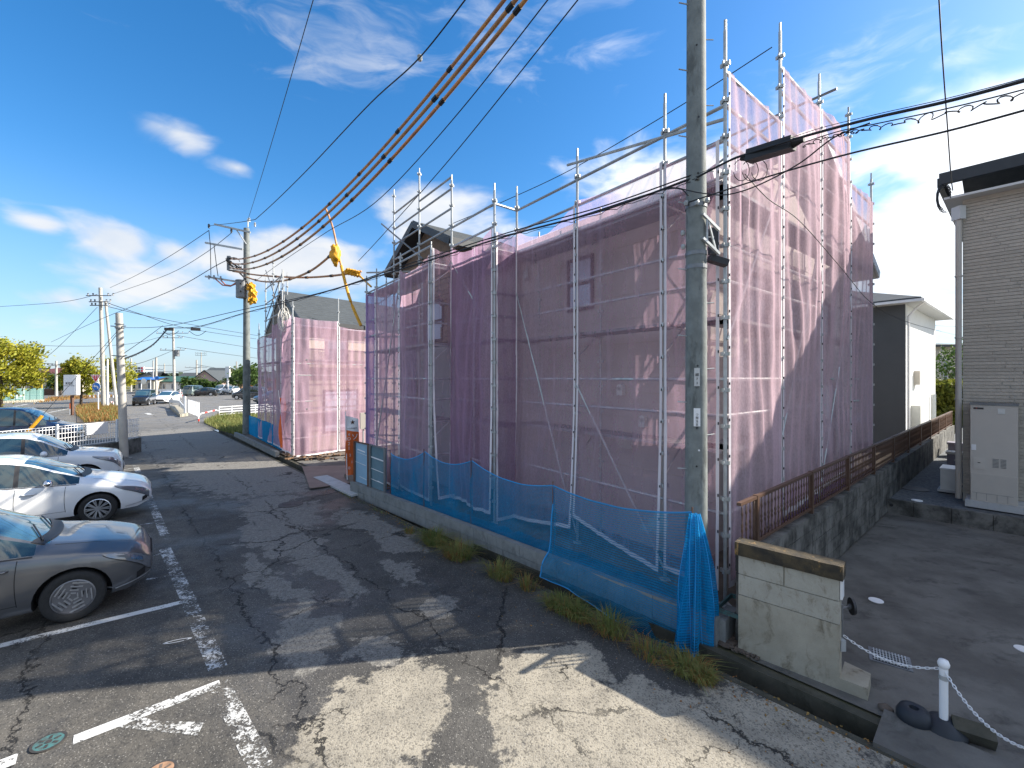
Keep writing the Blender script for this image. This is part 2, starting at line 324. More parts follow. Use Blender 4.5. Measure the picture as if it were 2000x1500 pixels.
M = {
 'asphalt': asphalt(), 'earth': mat('earth', (.13, .11, .075), .95, 1.2, .4, (.075, .09, .035), bump=.6, bs=18),
 'soil': mat('soil', (.16, .13, .10), .95, 3, .4, bump=.8, bs=25), 'gravel_blue': mat('dark_gravel', (.16, .17, .175), .9, 18, .5, (.05, .06, .07), bump=1.0, bs=55),
 'drive': concrete('driveway_concrete', (.18, .175, .16), (.105, .10, .092), 1.1, (.055, .054, .05)),
 'kerb': concrete('kerb_block', (.25, .26, .255), (.19, .20, .195), 3, (.13, .135, .13)),
 'gutter': concrete('gutter_concrete', (.095, .088, .068), (.045, .045, .034), 2, (.03, .032, .022)),
 'oldwall': concrete('stained_concrete', (.40, .37, .30), (.31, .285, .225), 2.2, (.13, .105, .065)),
 'oldblock': concrete('rough_block', (.42, .40, .34), (.36, .34, .285), 5, (.20, .17, .12)),
 'cap': mat('mossy_cap', (.030, .027, .022), .9, 7, .5, (.10, .075, .04), bump=.8, bs=40, stain=(9, .58, .68, (.33, .20, .07))),
 'blockwall': concrete('black_stained_block', (.19, .185, .17), (.05, .05, .046), 2.4, (.014, .014, .014)),
 'pole': mat('pole_concrete', (.22, .24, .23), .8, 5, .3, (.15, .165, .16), bump=.3, bs=40, stain=(6, .52, .66, (.10, .11, .105))),
 'pole_light': mat('pale_pole_concrete', (.44, .42, .38), .8, 3, .2, bump=.2, bs=40),
 'galv': mat('galvanised_steel', (.52, .54, .54), .45, 6, .3, metal=.35, bump=.1), 'galv_d': mat('weathered_steel', (.25, .26, .27), .5, 6, .3, metal=.6),
 'plank': mat('steel_plank', (.30, .31, .32), .5, 4, .3, metal=.4), 'rust': mat('rusty_steel', (.16, .08, .05), .8, 10, .4),
 'net': net_mat('pink_mesh_sheet', (.88, .58, .72), .27, .5, None, .05), 'net_lt': net_mat('sun_paled_pink_mesh_sheet', (.90, .66, .74), .36, .5, None, .10), 'net_v': net_mat('violet_mesh_sheet', (.55, .36, .66), .40),  # pale sheet: sunlight on the gable side put into a paler pink
 'net_shade': net_mat('shade_tinted_mesh_sheet', (.60, .38, .54), .50, .45, None, .08), 'net_f': net_mat('wrinkled_pink_mesh_sheet', (.88, .60, .74), .50, .5, None, .12),  # first sheet: shade of the house recess put into a darker colour
 'hem': mat('white_hem', (.72, .66, .68), .8), 'blue': net_mat('blue_mesh', (.02, .34, .64), .33, .4, (170, 55), .06), 'blue_d': net_mat('bunched_blue_mesh', (.015, .36, .72), .52, .4, (220, 50), .3),
 'tarp': mat('blue_sheet', (.01, .10, .22), .45, 3, .4, bump=.5, bs=14), 'rope_b': mat('blue_rope', (.02, .30, .65), .6),
 'stucco': mat('mauve_beige_stucco', (.56, .49, .45), .9, 3, .08, bump=.5, bs=90), 'stucco_g': mat('grey_panel_siding', (.30, .31, .31), .8, 4, .1, bump=.3, bs=60),
 'stone': mat('brown_stone_siding', (.30, .21, .15), .85, 9, .4, (.20, .15, .12), bump=.5), 'beige': mat('beige_siding', (.50, .455, .385), .8, 14, .14, bump=.4, bs=70),
 'joint': mat('pale_joint', (.55, .52, .46), .9), 'roof': mat('slate_roof', (.065, .075, .08), .75, 4, .25, bump=.4, bs=30), 'roof_b': mat('brown_roof', (.15, .05, .045), .7, 3, .2),
 'fascia': mat('dark_fascia', (.035, .04, .045), .5, 5, .2), 'soffit': mat('pale_soffit', (.62, .62, .60), .7), 'white': mat('white_paint', (.78, .79, .80), .4, 4, .05),
 'whitewall': mat('white_render', (.72, .73, .72), .85, 2, .06, bump=.4, bs=80), 'greywall': mat('charcoal_render', (.085, .095, .105), .85, 2, .1, bump=.3, bs=80),
 'brown': mat('brown_aluminium', (.13, .075, .05), .45, 6, .15, metal=.2), 'win': glass('window_glass', (.10, .13, .17)), 'winsky': mat('sky_tinted_window_glass', (.55, .62, .75), .15, spec=.8),  # bright panes: the pale colour stands in for reflected sky
 'wframe': mat('brown_window_frame', (.09, .055, .05), .5), 'black': mat('black_plastic', (.018, .018, .02), .5), 'cable': mat('black_cable', (.014, .014, .016), .55),
 'sleeve': mat('orange_sleeve', (.58, .29, .09), .5, 3, .35, (.30, .16, .10)), 'yellow': mat('yellow_cover', (.85, .42, .015), .6, 12, .25, bump=.8, bs=25),
 'tyre': mat('tyre_rubber', (.026, .026, .026), .85, 30, .3), 'rim': mat('alloy_rim', (.55, .56, .58), .3, metal=.8), 'rim_d': mat('grey_wheel_cover', (.18, .18, .19), .4, metal=.6),
 'chrome': mat('chrome', (.7, .7, .72), .12, metal=1), 'lamp': mat('headlight_lens', (.13, .14, .16), .05, spec=1, coat=1), 'carglass': glass('tinted_car_glass', (.018, .035, .042), .02), 'carglass_w': glass('windscreen_glass', (.035, .085, .12), .02),
 'carblack': mat('wheel_arch_black', (.012, .012, .013), .8), 'ginkgo': leaf_mat('ginkgo_leaf', (.26, .29, .03), (.46, .40, .04)), 'green': leaf_mat('green_leaf', (.05, .10, .02), (.09, .14, .03)),
 'grass': leaf_mat('grass_blade', (.15, .20, .05), (.30, .28, .09)), 'drygrass': leaf_mat('dry_grass_blade', (.30, .22, .07), (.35, .13, .04)), 'hedge': leaf_mat('hedge_leaf', (.10, .13, .02), (.18, .18, .03)),
 'bark': mat('bark', (.12, .09, .065), .9, 12, .4, bump=.6), 'paint': paint_mat('worn_white_paint', (.60, .60, .58), .725), 'paint2': paint_mat('fresh_white_paint', (.66, .66, .64), .655),
 'sign_w': mat('sign_white', (.80, .80, .80), .4), 'sign_r': mat('sign_red', (.65, .015, .03), .4), 'sign_b': mat('sign_blue', (.01, .16, .55), .4), 'sign_y': mat('sign_yellow', (.85, .60, .01), .4),
 'sign_k': mat('sign_black', (.02, .02, .025), .5), 'orange': mat('orange_cloth', (.80, .16, .03), .7, 5, .15), 'paleblue': mat('pale_blue_film', (.28, .46, .60), .35, 2, .12), 'paleblue2': mat('teal_glass_panel', (.16, .27, .32), .15, 2, .2, coat=.4),
 'steelplate': mat('steel_road_plate', (.20, .165, .14), .6, 1.5, .3, metal=.2), 'slabw': concrete('pale_concrete_slab', (.48, .49, .49), (.40, .41, .41), 3, (.28, .28, .27)),
 'unit': mat('off_white_unit', (.52, .485, .43), .6, 5, .04, bump=.15, bs=200), 'unit_l': mat('white_unit', (.62, .63, .60), .5, 6, .08), 'bin': mat('mauve_plastic', (.25, .23, .27), .5), 'rope': mat('white_rope', (.62, .60, .55), .8),
 'rubber': mat('dark_blue_rubber', (.02, .026, .036), .6, 8, .3), 'rock': mat('brown_stone', (.16, .125, .10), .9, 12, .4, bump=.6, bs=30), 'iron': mat('cast_iron', (.06, .055, .05), .6, 20, .4, bump=.4), 'teal': mat('teal_paint', (.06, .19, .19), .7, 30, .6, (.07, .075, .07)), 'tan': mat('tan_paint', (.42, .25, .15), .7, 25, .4),
 'greenfence': net_mat('green_fence_mesh', (.25, .50, .45), .45, .2), 'roof_g': mat('green_roof', (.04, .10, .075), .6), 'pinkwall': mat('pink_wall', (.50, .36, .32), .8), 'cream': mat('cream_wall', (.52, .47, .38), .8, 2, .1), 'orangeroof': mat('orange_wall', (.50, .17, .06), .8),
 'redpaint': mat('red_paint', (.6, .05, .03), .5), 'far_g': mat('distant_foliage', (.04, .06, .035), .9, .2, .4), 'wood': mat('timber', (.22, .13, .07), .8, 6, .3),
}
# ------------------------------------------------------------------ the setting
K = V((-.675, .738, 0)).normalized(); N = V((.738, .675, 0)).normalized()    # along the lane away from us / to its right
E0 = V((2.14, 4.66, 0))
def lane(s, d=0, z=0): return E0+K*s+N*d+V((0, 0, z))
def sheet(polys, z, name, m, kind='structure', label=None):
    mb = MB()
    for p in polys:
        n = len(p); a = sum(p[i][0]*p[(i+1) % n][1]-p[(i+1) % n][0]*p[i][1] for i in range(n))
        q = p if a > 0 else p[::-1]; mb.add([(x[0], x[1], z) for x in q], [tuple(range(n))])
    o = mb.build(name, m, kind=kind)
    if label: o['label'] = label
    return o
A, B = lane(-15), lane(30)
GW = .60
A2, B2 = V((A.x+GW, A.y, 0)), V((B.x+GW, B.y, 0))
sheet([[A, B, (-900, B.y), (-900, A.y)], [(-900, A.y), (-900, -120), (900, -120), (900, A.y)], [(-900, B.y), (900, B.y), (900, 1800), (-900, 1800)],
       [A2, (900, A.y), (900, B.y), B2]], -.02, 'ground', M['earth'])
sheet([[A, B, (-75, B.y), (-75, A.y)], [(-75, A.y), (-75, -40), (30, -40), (30, A.y)], [(-75, B.y), (-16.5, B.y), (-9, 40), (-4, 62), (-20, 105), (-80, 105), (-150, 60), (-75, 30)],
       ], 0, 'road', M['asphalt'])
# gutter
mb = MB(); g = GW
for (a, b) in ((-15, 30),):
    L0, L1 = lane(a), lane(b); h = V((GW, 0, 0))
    def q(p, dx, z): return (p.x+dx, p.y, z)
    mb.add([q(L0, .10, .0), q(L1, .10, .0), q(L1, .10, -.42), q(L0, .10, -.42)], [(0, 1, 2, 3)])
    mb.add([q(L0, .10, -.42), q(L1, .10, -.42), q(L1, GW-.14, -.42), q(L0, GW-.14, -.42)], [(3, 2, 1, 0)])
    mb.add([q(L0, GW-.14, -.42), q(L1, GW-.14, -.42), q(L1, GW-.14, .02), q(L0, GW-.14, .02)], [(0, 1, 2, 3)])
    mb.add([q(L0, GW-.14, .02), q(L1, GW-.14, .02), q(L1, GW, .02), q(L0, GW, .02)], [(3, 2, 1, 0)])
    mb.add([q(L0, 0, .006), q(L1, 0, .006), q(L1, .10, .006), q(L0, .10, .006)], [(3, 2, 1, 0)])
mb.build('gutter', M['gutter'], kind='structure', label='narrow open concrete gutter between the road and the kerb wall')
# right-hand sites
W0, W1 = V((2.36, 5.14, 0)), V((-4.36, 12.0, 0)); WD = (W1-W0).normalized(); WN = V((-WD.y, WD.x, 0)); WN = WN if WN.x > 0 else -WN
D0 = V((2.56, 5.07, 0)); DD = V((.757, .653, 0)).normalized()
site = [(2.5, 5.3), (-4.2, 12.1), (-5.2, 13.8), (2, 26), (22, 22.5), (2.9, 5.6)]
sheet([site], .12, 'site_ground', M['soil'])
mb = MB(); pts = [V(p+(0,)) for p in site]
for i in range(len(pts)):
    a, b = pts[i], pts[(i+1) % len(pts)]; mb.add([(a.x, a.y, .12), (b.x, b.y, .12), (b.x, b.y, -.1), (a.x, a.y, -.1)], [(0, 1, 2, 3)])
mb.build('site_edge', M['soil'], kind='structure')
c0, c1 = at(1717, 999), at(2000, 1048); cD = (c1-c0).normalized(); cN = V((cD.y, -cD.x, 0)); cN = cN if cN.x > 0 else -cN
G0 = lane(-15, .46)
sheet([[lane(-14, .52), lane(-.15, .52), D0+DD*.1, c0, c0+cD*14]], .004, 'driveway', M['drive'])
tr = [c0+cN*.12, c0+cD*14, c0+cD*14+cN*12, c0+cN*20+DD*12, c0+DD*13]
sheet([[tuple(p) for p in tr]], .30, 'gravel_terrace', M['gravel_blue'])
# terrace edging blocks
te = empty('terrace_edging', c0, 'low dark concrete block edging between driveway and blue gravel terrace', 'kerb')
R4 = Matrix.Rotation(math.atan2(cD.y, cD.x), 4, 'Z')
for i in range(14):
    c = c0+cD*(i*.6+.3)+cN*.06; blockinst(te, 'block', 'te', M['blockwall'], (c.x, c.y, .16), (.592, .12, .335+.004*(i % 2)), R4)
pvc = MB().cyl(c0+cD*.22+V((0, 0, .2))-cN*.012, c0+cD*.22+V((0, 0, .2))+cN*.004, .035, n=14); pvc.build('drain_hole', M['black'], te)
# driveway between the two building plots
gap = [lane(9.9, .5), lane(15.5, .5), (-7.3, 17.3), (-2, 21), (1, 19), (-4.6, 13.4)]
sheet([[tuple(p) for p in gap]], .02, 'gap_driveway', M['drive'])
# plot of the left scaffolded house, and grass plot beyond
sheet([[lane(15.6, .5), lane(29.5, .5), (-8, 38), (6, 32), (-2, 21.3)]], .06, 'left_plot_ground', M['soil'])
# right background ground
sheet([[(6, 26), (40, 26), (60, 60), (0, 60)]], .01, 'back_yard', M['drive'])

def blocks_wall(name, a, b, rows, h, z0, th, m, label, L=.4, gapj=.008, cat='wall', skip=None, jit=.004):
    a, b = V(a), V(b); d = (b-a); n = max(1, int(round(d.length/L))); l = d.length/n; d.normalize(); nn = V((-d.y, d.x, 0))
    w = empty(name, (a.x, a.y, z0), label, cat); R = Matrix.Rotation(math.atan2(d.y, d.x), 4, 'Z')
    MB().beam(a+V((0, 0, z0+rows*h/2))+d*.01, b+V((0, 0, z0+rows*h/2))-d*.01, th-.03, rows*h-.012).build('mortar_core', m, w)
    for r in range(rows):
        for i in range(n):
            c = a+d*(i+.5)*l+nn*random.uniform(-jit, jit); blockinst(w, 'block', 'b', m, (c.x, c.y, z0+(r+.5)*h), (l-gapj, th, h-gapj), R)
    return w
kw = blocks_wall('kerb_wall', W0+WN*.06, W1+WN*.06, 2, .19, -.07, .12, M['kerb'], 'low grey block kerb wall in front of the nearest scaffolded house')
k2a, k2b = at(542, 893), at(460, 852)
blocks_wall('kerb_wall', k2a, k2b, 1, .22, 0, .14, M['kerb'], 'short low kerb wall in front of the far left scaffolded house', L=.8)
bw = blocks_wall('boundary_wall', D0+DD*.12, D0+DD*22, 5, .2, .04, .13, M['blockwall'], 'long black-stained block wall carrying the brown railing', L=.5)
# railing on it
rl = empty('railing', D0+DD*.2+V((0, 0, 1.04)), 'brown metal railing with turned balusters on top of the black-stained wall', 'railing')
zt, zb = 1.65, 1.04
def rp(u, z): return D0+DD*u+V((0, 0, z))
MB().beam(rp(.05, zt), rp(21.8, zt), .05, .035).build('top_rail', M['brown'], rl)
MB().beam(rp(.1, zb+.07), rp(21.8, zb+.07), .035, .03).build('bottom_rail', M['brown'], rl)
for u in [.55+2.1*i for i in range(11)]:
    blockinst(rl, 'post', 'rp', M['brown'], rp(u, (zt+zb)/2+.01), (.06, .06, zt-zb+.03), Matrix.Rotation(math.atan2(DD.y, DD.x), 4, 'Z'))
prof = [(.0, 0), (.008, 0), (.008, .05), (.015, .07), (.008, .10), (.008, .17), (.016, .20), (.008, .23), (.016, .26), (.008, .29), (.008, .36), (.015, .39), (.008, .42), (.008, .5), (0, .5)]
bal = MB().lathe(prof, n=6).mesh('baluster', M['brown'], smooth=True)
for i in range(190):
    u = .14+.115*i
    if abs(((u-.55) % 2.1)) < .05: continue
    if u < 21.7: inst(bal, 'baluster', rl, Matrix.Translation(rp(u, zb+.085)))
# near concrete wall pier
pier = empty('gate_wall', D0, 'short stained concrete wall with mossy dark cap at the driveway corner', 'wall')
PA, PB = V((2.57, 5.06, 0)), V((3.25, 4.42, 0)); pd = (PB-PA).normalized(); pn = V((pd.y, -pd.x, 0)); pn = pn if pn.x > 0 else -pn
PL = (PB-PA).length; RP = Matrix.Rotation(math.atan2(pd.y, pd.x), 4, 'Z')
def pc(l, z, off=.075): return PA+pd*l+pn*off+V((0, 0, z))
blockinst(pier, 'panel', 'p', M['oldwall'], pc(PL/2, .28), (PL, .15, .72), RP)
blockinst(pier, 'block', 'p2', M['oldblock'], pc(PL/2, .76), (PL-.004, .148, .225), RP)
blockinst(pier, 'block', 'p2', M['oldblock'], pc(PL*.24, .985), (PL*.475, .148, .205), RP)
blockinst(pier, 'block', 'p2', M['oldblock'], pc(PL*.745, .985), (PL*.505, .148, .205), RP)
blockinst(pier, 'mortar_core', 'p3', M['oldwall'], pc(PL/2, .8), (PL-.02, .12, .56), RP)
cp = MB(); n_ = 14
def capf(u, v):
    a = v*2*PI-PI*.75; return pc(-.03+u*(PL+.06), 1.165+.075*max(-1, min(1, 1.35*math.sin(a)))+.006*noise.noise(V((u*9, v*9, 3))), .075+.105*max(-1, min(1, 1.35*math.cos(a))))
cp.grid(capf, 16, 16); cp.add([capf(0, k/16) for k in range(16)], [tuple(range(16))]); cp.add([capf(1, k/16) for k in range(16)], [tuple(range(15, -1, -1))]); cp.build('cap', M['cap'], pier)
b0 = MB(); b0.box(pc(PL+.012, .995), (.02, .12, .2), RP.to_3x3()); b0.build('sunlit_edge_strip', M['white'], pier)  # white strip stands in for sunlight on the end of the wall
st_ = MB()
base = lane(-.62, .52); 
lb = MB().prism([tuple(PB+V((0, 0, 0)))[:2], tuple(PB+pd*.22)[:2], tuple(PB+pd*.22+pn*.3)[:2], tuple(PB+pn*.36)[:2]], 0, .12)
lb.build('concrete_block', M['oldwall'], label='low pale concrete block at the foot of the stained wall', cat='block')
# things near the wall end: mirror/reflector on bracket
pe = pc(PL, .0, .1)
rf = empty('round_reflector', pe+V((0, 0, .6)), 'round black-backed reflector on a thin bracket beside the stained wall', 'reflector')
MB().cyl(pe+V((.03, .03, .42)), pe+V((.03, .03, .80)), .012).build('post', M['galv_d'], rf)
MB().cyl(pe+V((.03, .03, .76)), pe+V((.19, .12, .74)), .010).cyl(pe+V((.15, .10, .74)), pe+V((.19, .12, .735)), .025).build('arm', M['galv_d'], rf)
dn = V((.9, -.25, 0)).normalized(); MB().cyl(pe+V((.19, .12, .735)), pe+V((.19, .12, .735))+dn*.025, .085, .08, n=24).build('disc', M['black'], rf)
MB().beam(pe+V((.0, 0, .47)), pe+V((.0, 0, .36)), .05, .07).build('hinge_plate', M['galv'], rf)

def text(s, size, m, M4, parent, name='lettering', font_extrude=.0015, center=True, width=None):
    cu = bpy.data.curves.new('t', 'FONT'); cu.body = s; cu.size = size; cu.extrude = font_extrude; cu.resolution_u = 2
    if center: cu.align_x = 'CENTER'; cu.align_y = 'CENTER'
    o = bpy.data.objects.new('t', cu); link(o); bpy.context.view_layer.update()
    me = bpy.data.meshes.new_from_object(o.evaluated_get(bpy.context.evaluated_depsgraph_get())); bpy.data.objects.remove(o)
    me.materials.clear(); me.materials.append(m)
    if width and len(me.vertices):
        xs = [v.co.x for v in me.vertices]; w = max(xs)-min(xs)
        if w > 0: M4 = M4 @ Matrix.Diagonal((width/w, 1, 1, 1))
    return inst(me, name, parent, M4)
def face_m(p, right, up):                     # matrix of a writing plane
    right = V(right).normalized(); up = V(up).normalized(); nrm = right.cross(up)
    return Matrix.Translation(V(p)) @ Matrix((right, up, nrm)).transposed().to_4x4()

# ------------------------------------------------------------------ houses
def window(par, p, d, nrm, w, z0, z1, fr=None, gl=None, bars=0, t=.05, label=None):
    fr = fr or M['wframe']; gl = gl or M['win']; d = V(d); nrm = V(nrm); p = V(p); fw = .05
    fw = .065; f = MB(); a = p-d*w/2; b = p+d*w/2
    for (q, r) in ((a+d*fw/2, a+d*fw/2), (b-d*fw/2, b-d*fw/2)):
        f.beam(q+nrm*t/2+V((0, 0, z0)), r+nrm*t/2+V((0, 0, z1)), fw, t)
    for zz in (z0+fw/2, z1-fw/2): f.beam(a+nrm*t/2+V((0, 0, zz))+d*fw, b+nrm*t/2+V((0, 0, zz))-d*fw, t, fw)
    for k in range(bars): zz = z0+(z1-z0)*(k+1)/(bars+1); f.beam(a+nrm*t/2+V((0, 0, zz))+d*fw, b+nrm*t/2+V((0, 0, zz))-d*fw, t, fw*.8)
    fo = f.build('window', fr, par)
    if label: fo['label'] = label
    g_ = MB(); g_.add([a+nrm*.014+V((0, 0, z0)), b+nrm*.014+V((0, 0, z0)), b+nrm*.014+V((0, 0, z1)), a+nrm*.014+V((0, 0, z1))], [(0, 1, 2, 3)]); g_.build('pane', gl, fo); return fo
def gable(name, O, u, v, L, D, z0, eave, rise, wm, rm, label, oh=.45, th=.12, along='u', fm=None, cat='house', hip=False, sof=None, shing=True):
    """box LxD with a pitched roof; the ridge runs along u (or v)"""
    O = V(O); u = V(u); v = V(v)
    if along == 'v': O, u, v, L, D = O, v, u, D, L
    h = empty(name, (O.x, O.y, z0), label, cat); zz = lambda z: V((0, 0, z))
    P = lambda a, b, z: O+u*a+v*b+V((0, 0, z))
    w = MB(); c = [P(0, 0, z0), P(L, 0, z0), P(L, D, z0), P(0, D, z0), P(0, 0, eave), P(L, 0, eave), P(L, D, eave), P(0, D, eave)]
    if hip: w.add(c, [(0, 1, 5, 4), (1, 2, 6, 5), (2, 3, 7, 6), (3, 0, 4, 7), (4, 5, 6, 7)])
    else: w.add(c+[P(0, D/2, eave+rise), P(L, D/2, eave+rise)], [(0, 1, 5, 4), (1, 2, 6, 9, 5), (2, 3, 7, 6), (3, 0, 4, 8, 7)])
    w.build('wall', wm, h)
    sl = rise/(D/2); r = MB(); n = V((0, 0, th)); e = oh; zo = eave-sl*oh+.02
    if hip:
        k = D/2; A_ = [P(-e, -e, zo), P(L+e, -e, zo), P(L+e, D+e, zo), P(-e, D+e, zo)]; R1, R2 = P(k, D/2, eave+rise+.02), P(L-k, D/2, eave+rise+.02)
        for poly in ([A_[0], A_[1], R2, R1], [A_[2], A_[3], R1, R2], [A_[1], A_[2], R2], [A_[3], A_[0], R1]): r.slab(poly, (0, 0, th))
        ro = r.build('roof', rm, h); s = MB(); zs = zo-.05
        s.slab([P(-e, -e, zs), P(L+e, -e, zs), P(L+e, D+e, zs), P(-e, D+e, zs)], (0, 0, .05)); s.build('eaves', sof or M['soffit'], h)
    else:
        rz = eave+rise+.02
        planes = [([P(-e, -e, zo), P(L+e, -e, zo), P(L+e, D/2, rz), P(-e, D/2, rz)]), ([P(L+e, D+e, zo), P(-e, D+e, zo), P(-e, D/2, rz), P(L+e, D/2, rz)])]
        for pl in planes: r.slab(pl, (0, 0, th))
        ro = r.build('roof', rm, h)
        fz = MB(); fm = fm or M['fascia']
        for sa in (-e-.02, L+e+.02):
            fz.beam(P(sa, -e, zo+.03), P(sa, D/2, rz+.03), .035, .2); fz.beam(P(sa, D+e, zo+.03), P(sa, D/2, rz+.03), .035, .2)
        for sb in (-e-.02, D+e+.02): fz.beam(P(-e, sb, zo+.03), P(L+e, sb, zo+.03), .035, .18)
        fz.build('fascia', fm, h)
        s = MB()
        for pl in planes: s.slab([p-V((0, 0, .035)) for p in pl], (0, 0, .02))
        s.build('soffit', sof or M['soffit'], h)
    if shing and not hip:
        s = MB(); nr = int(math.hypot(D/2+e, rise)/.28)
        for k in range(1, nr):
            f = k/nr; b = -e+(D/2+e)*f; z = zo+(rz-zo)*f+th
            s.beam(P(-e, b, z), P(L+e, b, z), .02, .02)
            s.beam(P(-e, D-b, z), P(L+e, D-b, z), .02, .02)
        s.build('shingle_course', rm, h, kind='stuff')
    return h, P
LD = V((-.59, .807, 0)).normalized(); GD = V((.772, .636, 0)).normalized()
Cc = V((2.8, 5.85, 0))
HC = Cc+GD*.9+LD*.9
nL = V((-LD.y, LD.x, 0)); nL = nL if nL.x < 0 else -nL           # towards the road
nG = -LD
h1, P1f = gable('new_house', HC, LD, GD, 7.3, 8.7, .1, 6.2, 2.15, M['stucco'], M['roof'], 'new beige gabled house wrapped in pink netting, nearest the camera', oh=.5, fm=M['white'], sof=M['soffit'])
window(h1, HC+LD*2.6+nL*0, LD, nL, .75, 4.5, 5.6, bars=1, gl=M['winsky'])
window(h1, HC+GD*2.0, GD, nG, 1.5, 3.9, 5.1, bars=0); window(h1, HC+GD*6.2, GD, nG, 1.6, 1.1, 3.0, bars=0, gl=M['winsky']); window(h1, HC+GD*6.0, GD, nG, 1.4, 4.0, 5.0)
for (t_, z_) in ((1.5, 2.85), (4.35, 5.55), (1.0, 2.3)):
    p = HC+LD*t_+V((0, 0, z_)); MB().lathe([(0, -.02), (.085, -.02), (.085, .05), (.07, .09), (.03, .11), (0, .115)], n=12).mesh
    v_ = MB(); v_.box(p+nL*.05, (.13, .1, .15), Matrix.Rotation(math.atan2(LD.y, LD.x), 3, 'Z')); v_.cyl(p+V((0, 0, .07))+nL*.0, p+V((0, 0, .07))+nL*.1, .065, n=12); v_.build('vent_hood', M['unit_l'], h1)
for (t_, z_, w_) in ((1.4, 1.95, .35), (2.7, 2.05, .18)):
    v_ = MB(); v_.box(HC+LD*t_+V((0, 0, z_))+nL*.05, (w_, .1, w_*.85), Matrix.Rotation(math.atan2(LD.y, LD.x), 3, 'Z')); v_.build('meter_box', M['unit'], h1)
dp = MB(); q = HC+nL*.06+nG*.02
for (t_,) in ((.12,), (4.7,)): dp.cyl(HC+LD*t_+nL*.07+V((0, 0, .2)), HC+LD*t_+nL*.07+V((0, 0, 6.0)), .035, n=8)
dp.build('downpipe', M['soffit'], h1)
jl = MB()
for k in range(1, 13):
    zz = .1+k*.455
    jl.beam(HC+nL*.003+V((0, 0, zz)), HC+LD*7.3+nL*.003+V((0, 0, zz)), .008, .012); jl.beam(HC+nG*.003+V((0, 0, zz)), HC+GD*8.7+nG*.003+V((0, 0, zz)), .008, .012)
jl.build('siding_joint', M['beige'], h1, kind='stuff')
# projecting wing with the small gable and stone-look siding
Q0 = V((-1.38, 10.3, 0))+GD*.9
BC = Q0+LD*1.35
hb, PB_ = gable('house_wing', BC, LD, GD, 3.7, 2.3, .1, 6.75, .85, M['stone'], M['roof'], 'projecting wing with brown stone siding and small dark gable, behind netting', oh=.45, along='v', sof=M['fascia'], cat='house wing')
window(hb, Q0+LD*2.65, LD, nL, 1.15, 4.15, 5.35, bars=1, gl=M['winsky'])
lw_ = MB(); lw_.beam(BC+LD*-.03+nL*.04+V((0, 0, 2.05)), BC+LD*3.75+nL*.04+V((0, 0, 2.05)), .12, 3.9); lw_.build('ground_floor_panel', M['stucco_g'], hb)
window(hb, BC+LD*2.1+nL*.10, LD, nL, .28, 1.6, 3.1); window(hb, BC+LD*2.6+nL*.10, LD, nL, .12, 1.6, 3.1)
sb = random.Random(3)
zz = 4.1; r_ = 0
while zz < 6.6:
    a = 0; hgt = .148; 
    while a < 3.7:
        l = sb.choice((.45, .6, .9)); l = min(l, 3.7-a)
        if l > .1 and not (zz < 5.4 and zz+hgt > 4.1 and (Q0+LD*2.65-BC).dot(LD)-.62 < a+l/2 < (Q0+LD*2.65-BC).dot(LD)+.62):
            c = BC+LD*(a+l/2)+nL*(.015+sb.uniform(0, .008)); blockinst(hb, 'siding_panel', 'sp', M['stone'], (c.x, c.y, zz+hgt/2), (l-.012, .03, hgt-.012), Matrix.Rotation(math.atan2(LD.y, LD.x), 4, 'Z'))
        a += l
    zz += hgt; r_ += 1
# left scaffolded house
C2 = V((-8.27, 16.8, 0)); L2 = V((-.62, .785, 0)).normalized(); G2 = V((.64, .77, 0)).normalized(); n2L = V((-L2.y, L2.x, 0)); n2L = n2L if n2L.x < 0 else -n2L; n2G = -L2
H2 = C2+G2*.85+L2*.85
h2, _ = gable('new_house', H2, L2, G2, 6.6, 8.0, .1, 5.45, 1.5, M['cream'], M['roof'], 'new dark-roofed house wrapped in pink netting, further down the lane on the left', oh=.45, along='v')
window(h2, H2+G2*1.2, G2, n2G, 1.0, 3.7, 4.8); window(h2, H2+G2*4.0, G2, n2G, 1.4, 3.7, 4.8); window(h2, H2+G2*1.4, G2, n2G, 1.6, .8, 2.6, gl=M['winsky']); window(h2, H2+L2*2.5, L2, n2L, 1.2, 3.7, 4.8); window(h2, H2+L2*2.0, L2, n2L, .8, .2, 2.2)
# dark/white neighbour
C3 = V((15.9, 18, 0)); L3 = V((-.59, .807, 0)).normalized(); G3 = V((.767, .64, 0)).normalized(); 
h3, P3f = gable('neighbour_house', C3, L3, G3, 7.0, 7.6, .3, 6.3, 1.35, M['whitewall'], M['roof'], 'two-storey neighbour house with charcoal and white walls and hipped dark roof', oh=.55, hip=True)
n3L = V((-.807, -.59, 0)).normalized(); n3G = -L3
f_ = MB(); f_.beam(C3+n3L*.02+V((0, 0, 3.28)), C3+L3*7.0+n3L*.02+V((0, 0, 3.28)), .05, 5.95); f_.build('charcoal_wall', M['greywall'], h3)
gt = MB(); gt.beam(P3f(-.6, -.6, 6.12), P3f(7.5, -.6, 6.12), .1, .1); gt.beam(P3f(-.6, -.6, 6.12), P3f(-.6, 8.2, 6.12), .1, .1); gt.build('gutter', M['white'], h3)
dpp = MB(); q = C3+n3G*.07+G3*.15; dpp.tube([q+V((0, 0, .3)), q+V((0, 0, 5.6)), q+V((0, 0, 5.9))+n3G*.25, q+V((0, 0, 6.1))+n3G*.45], .045, 8); dpp.build('downpipe', M['white'], h3)
bx = MB(); bx.box(C3+G3*1.6+n3G*.15+V((0, 0, 1.4)), (.9, .3, 1.1), Matrix.Rotation(math.atan2(G3.y, G3.x), 3, 'Z')); bx.build('meter_cabinet', M['unit_l'], h3)
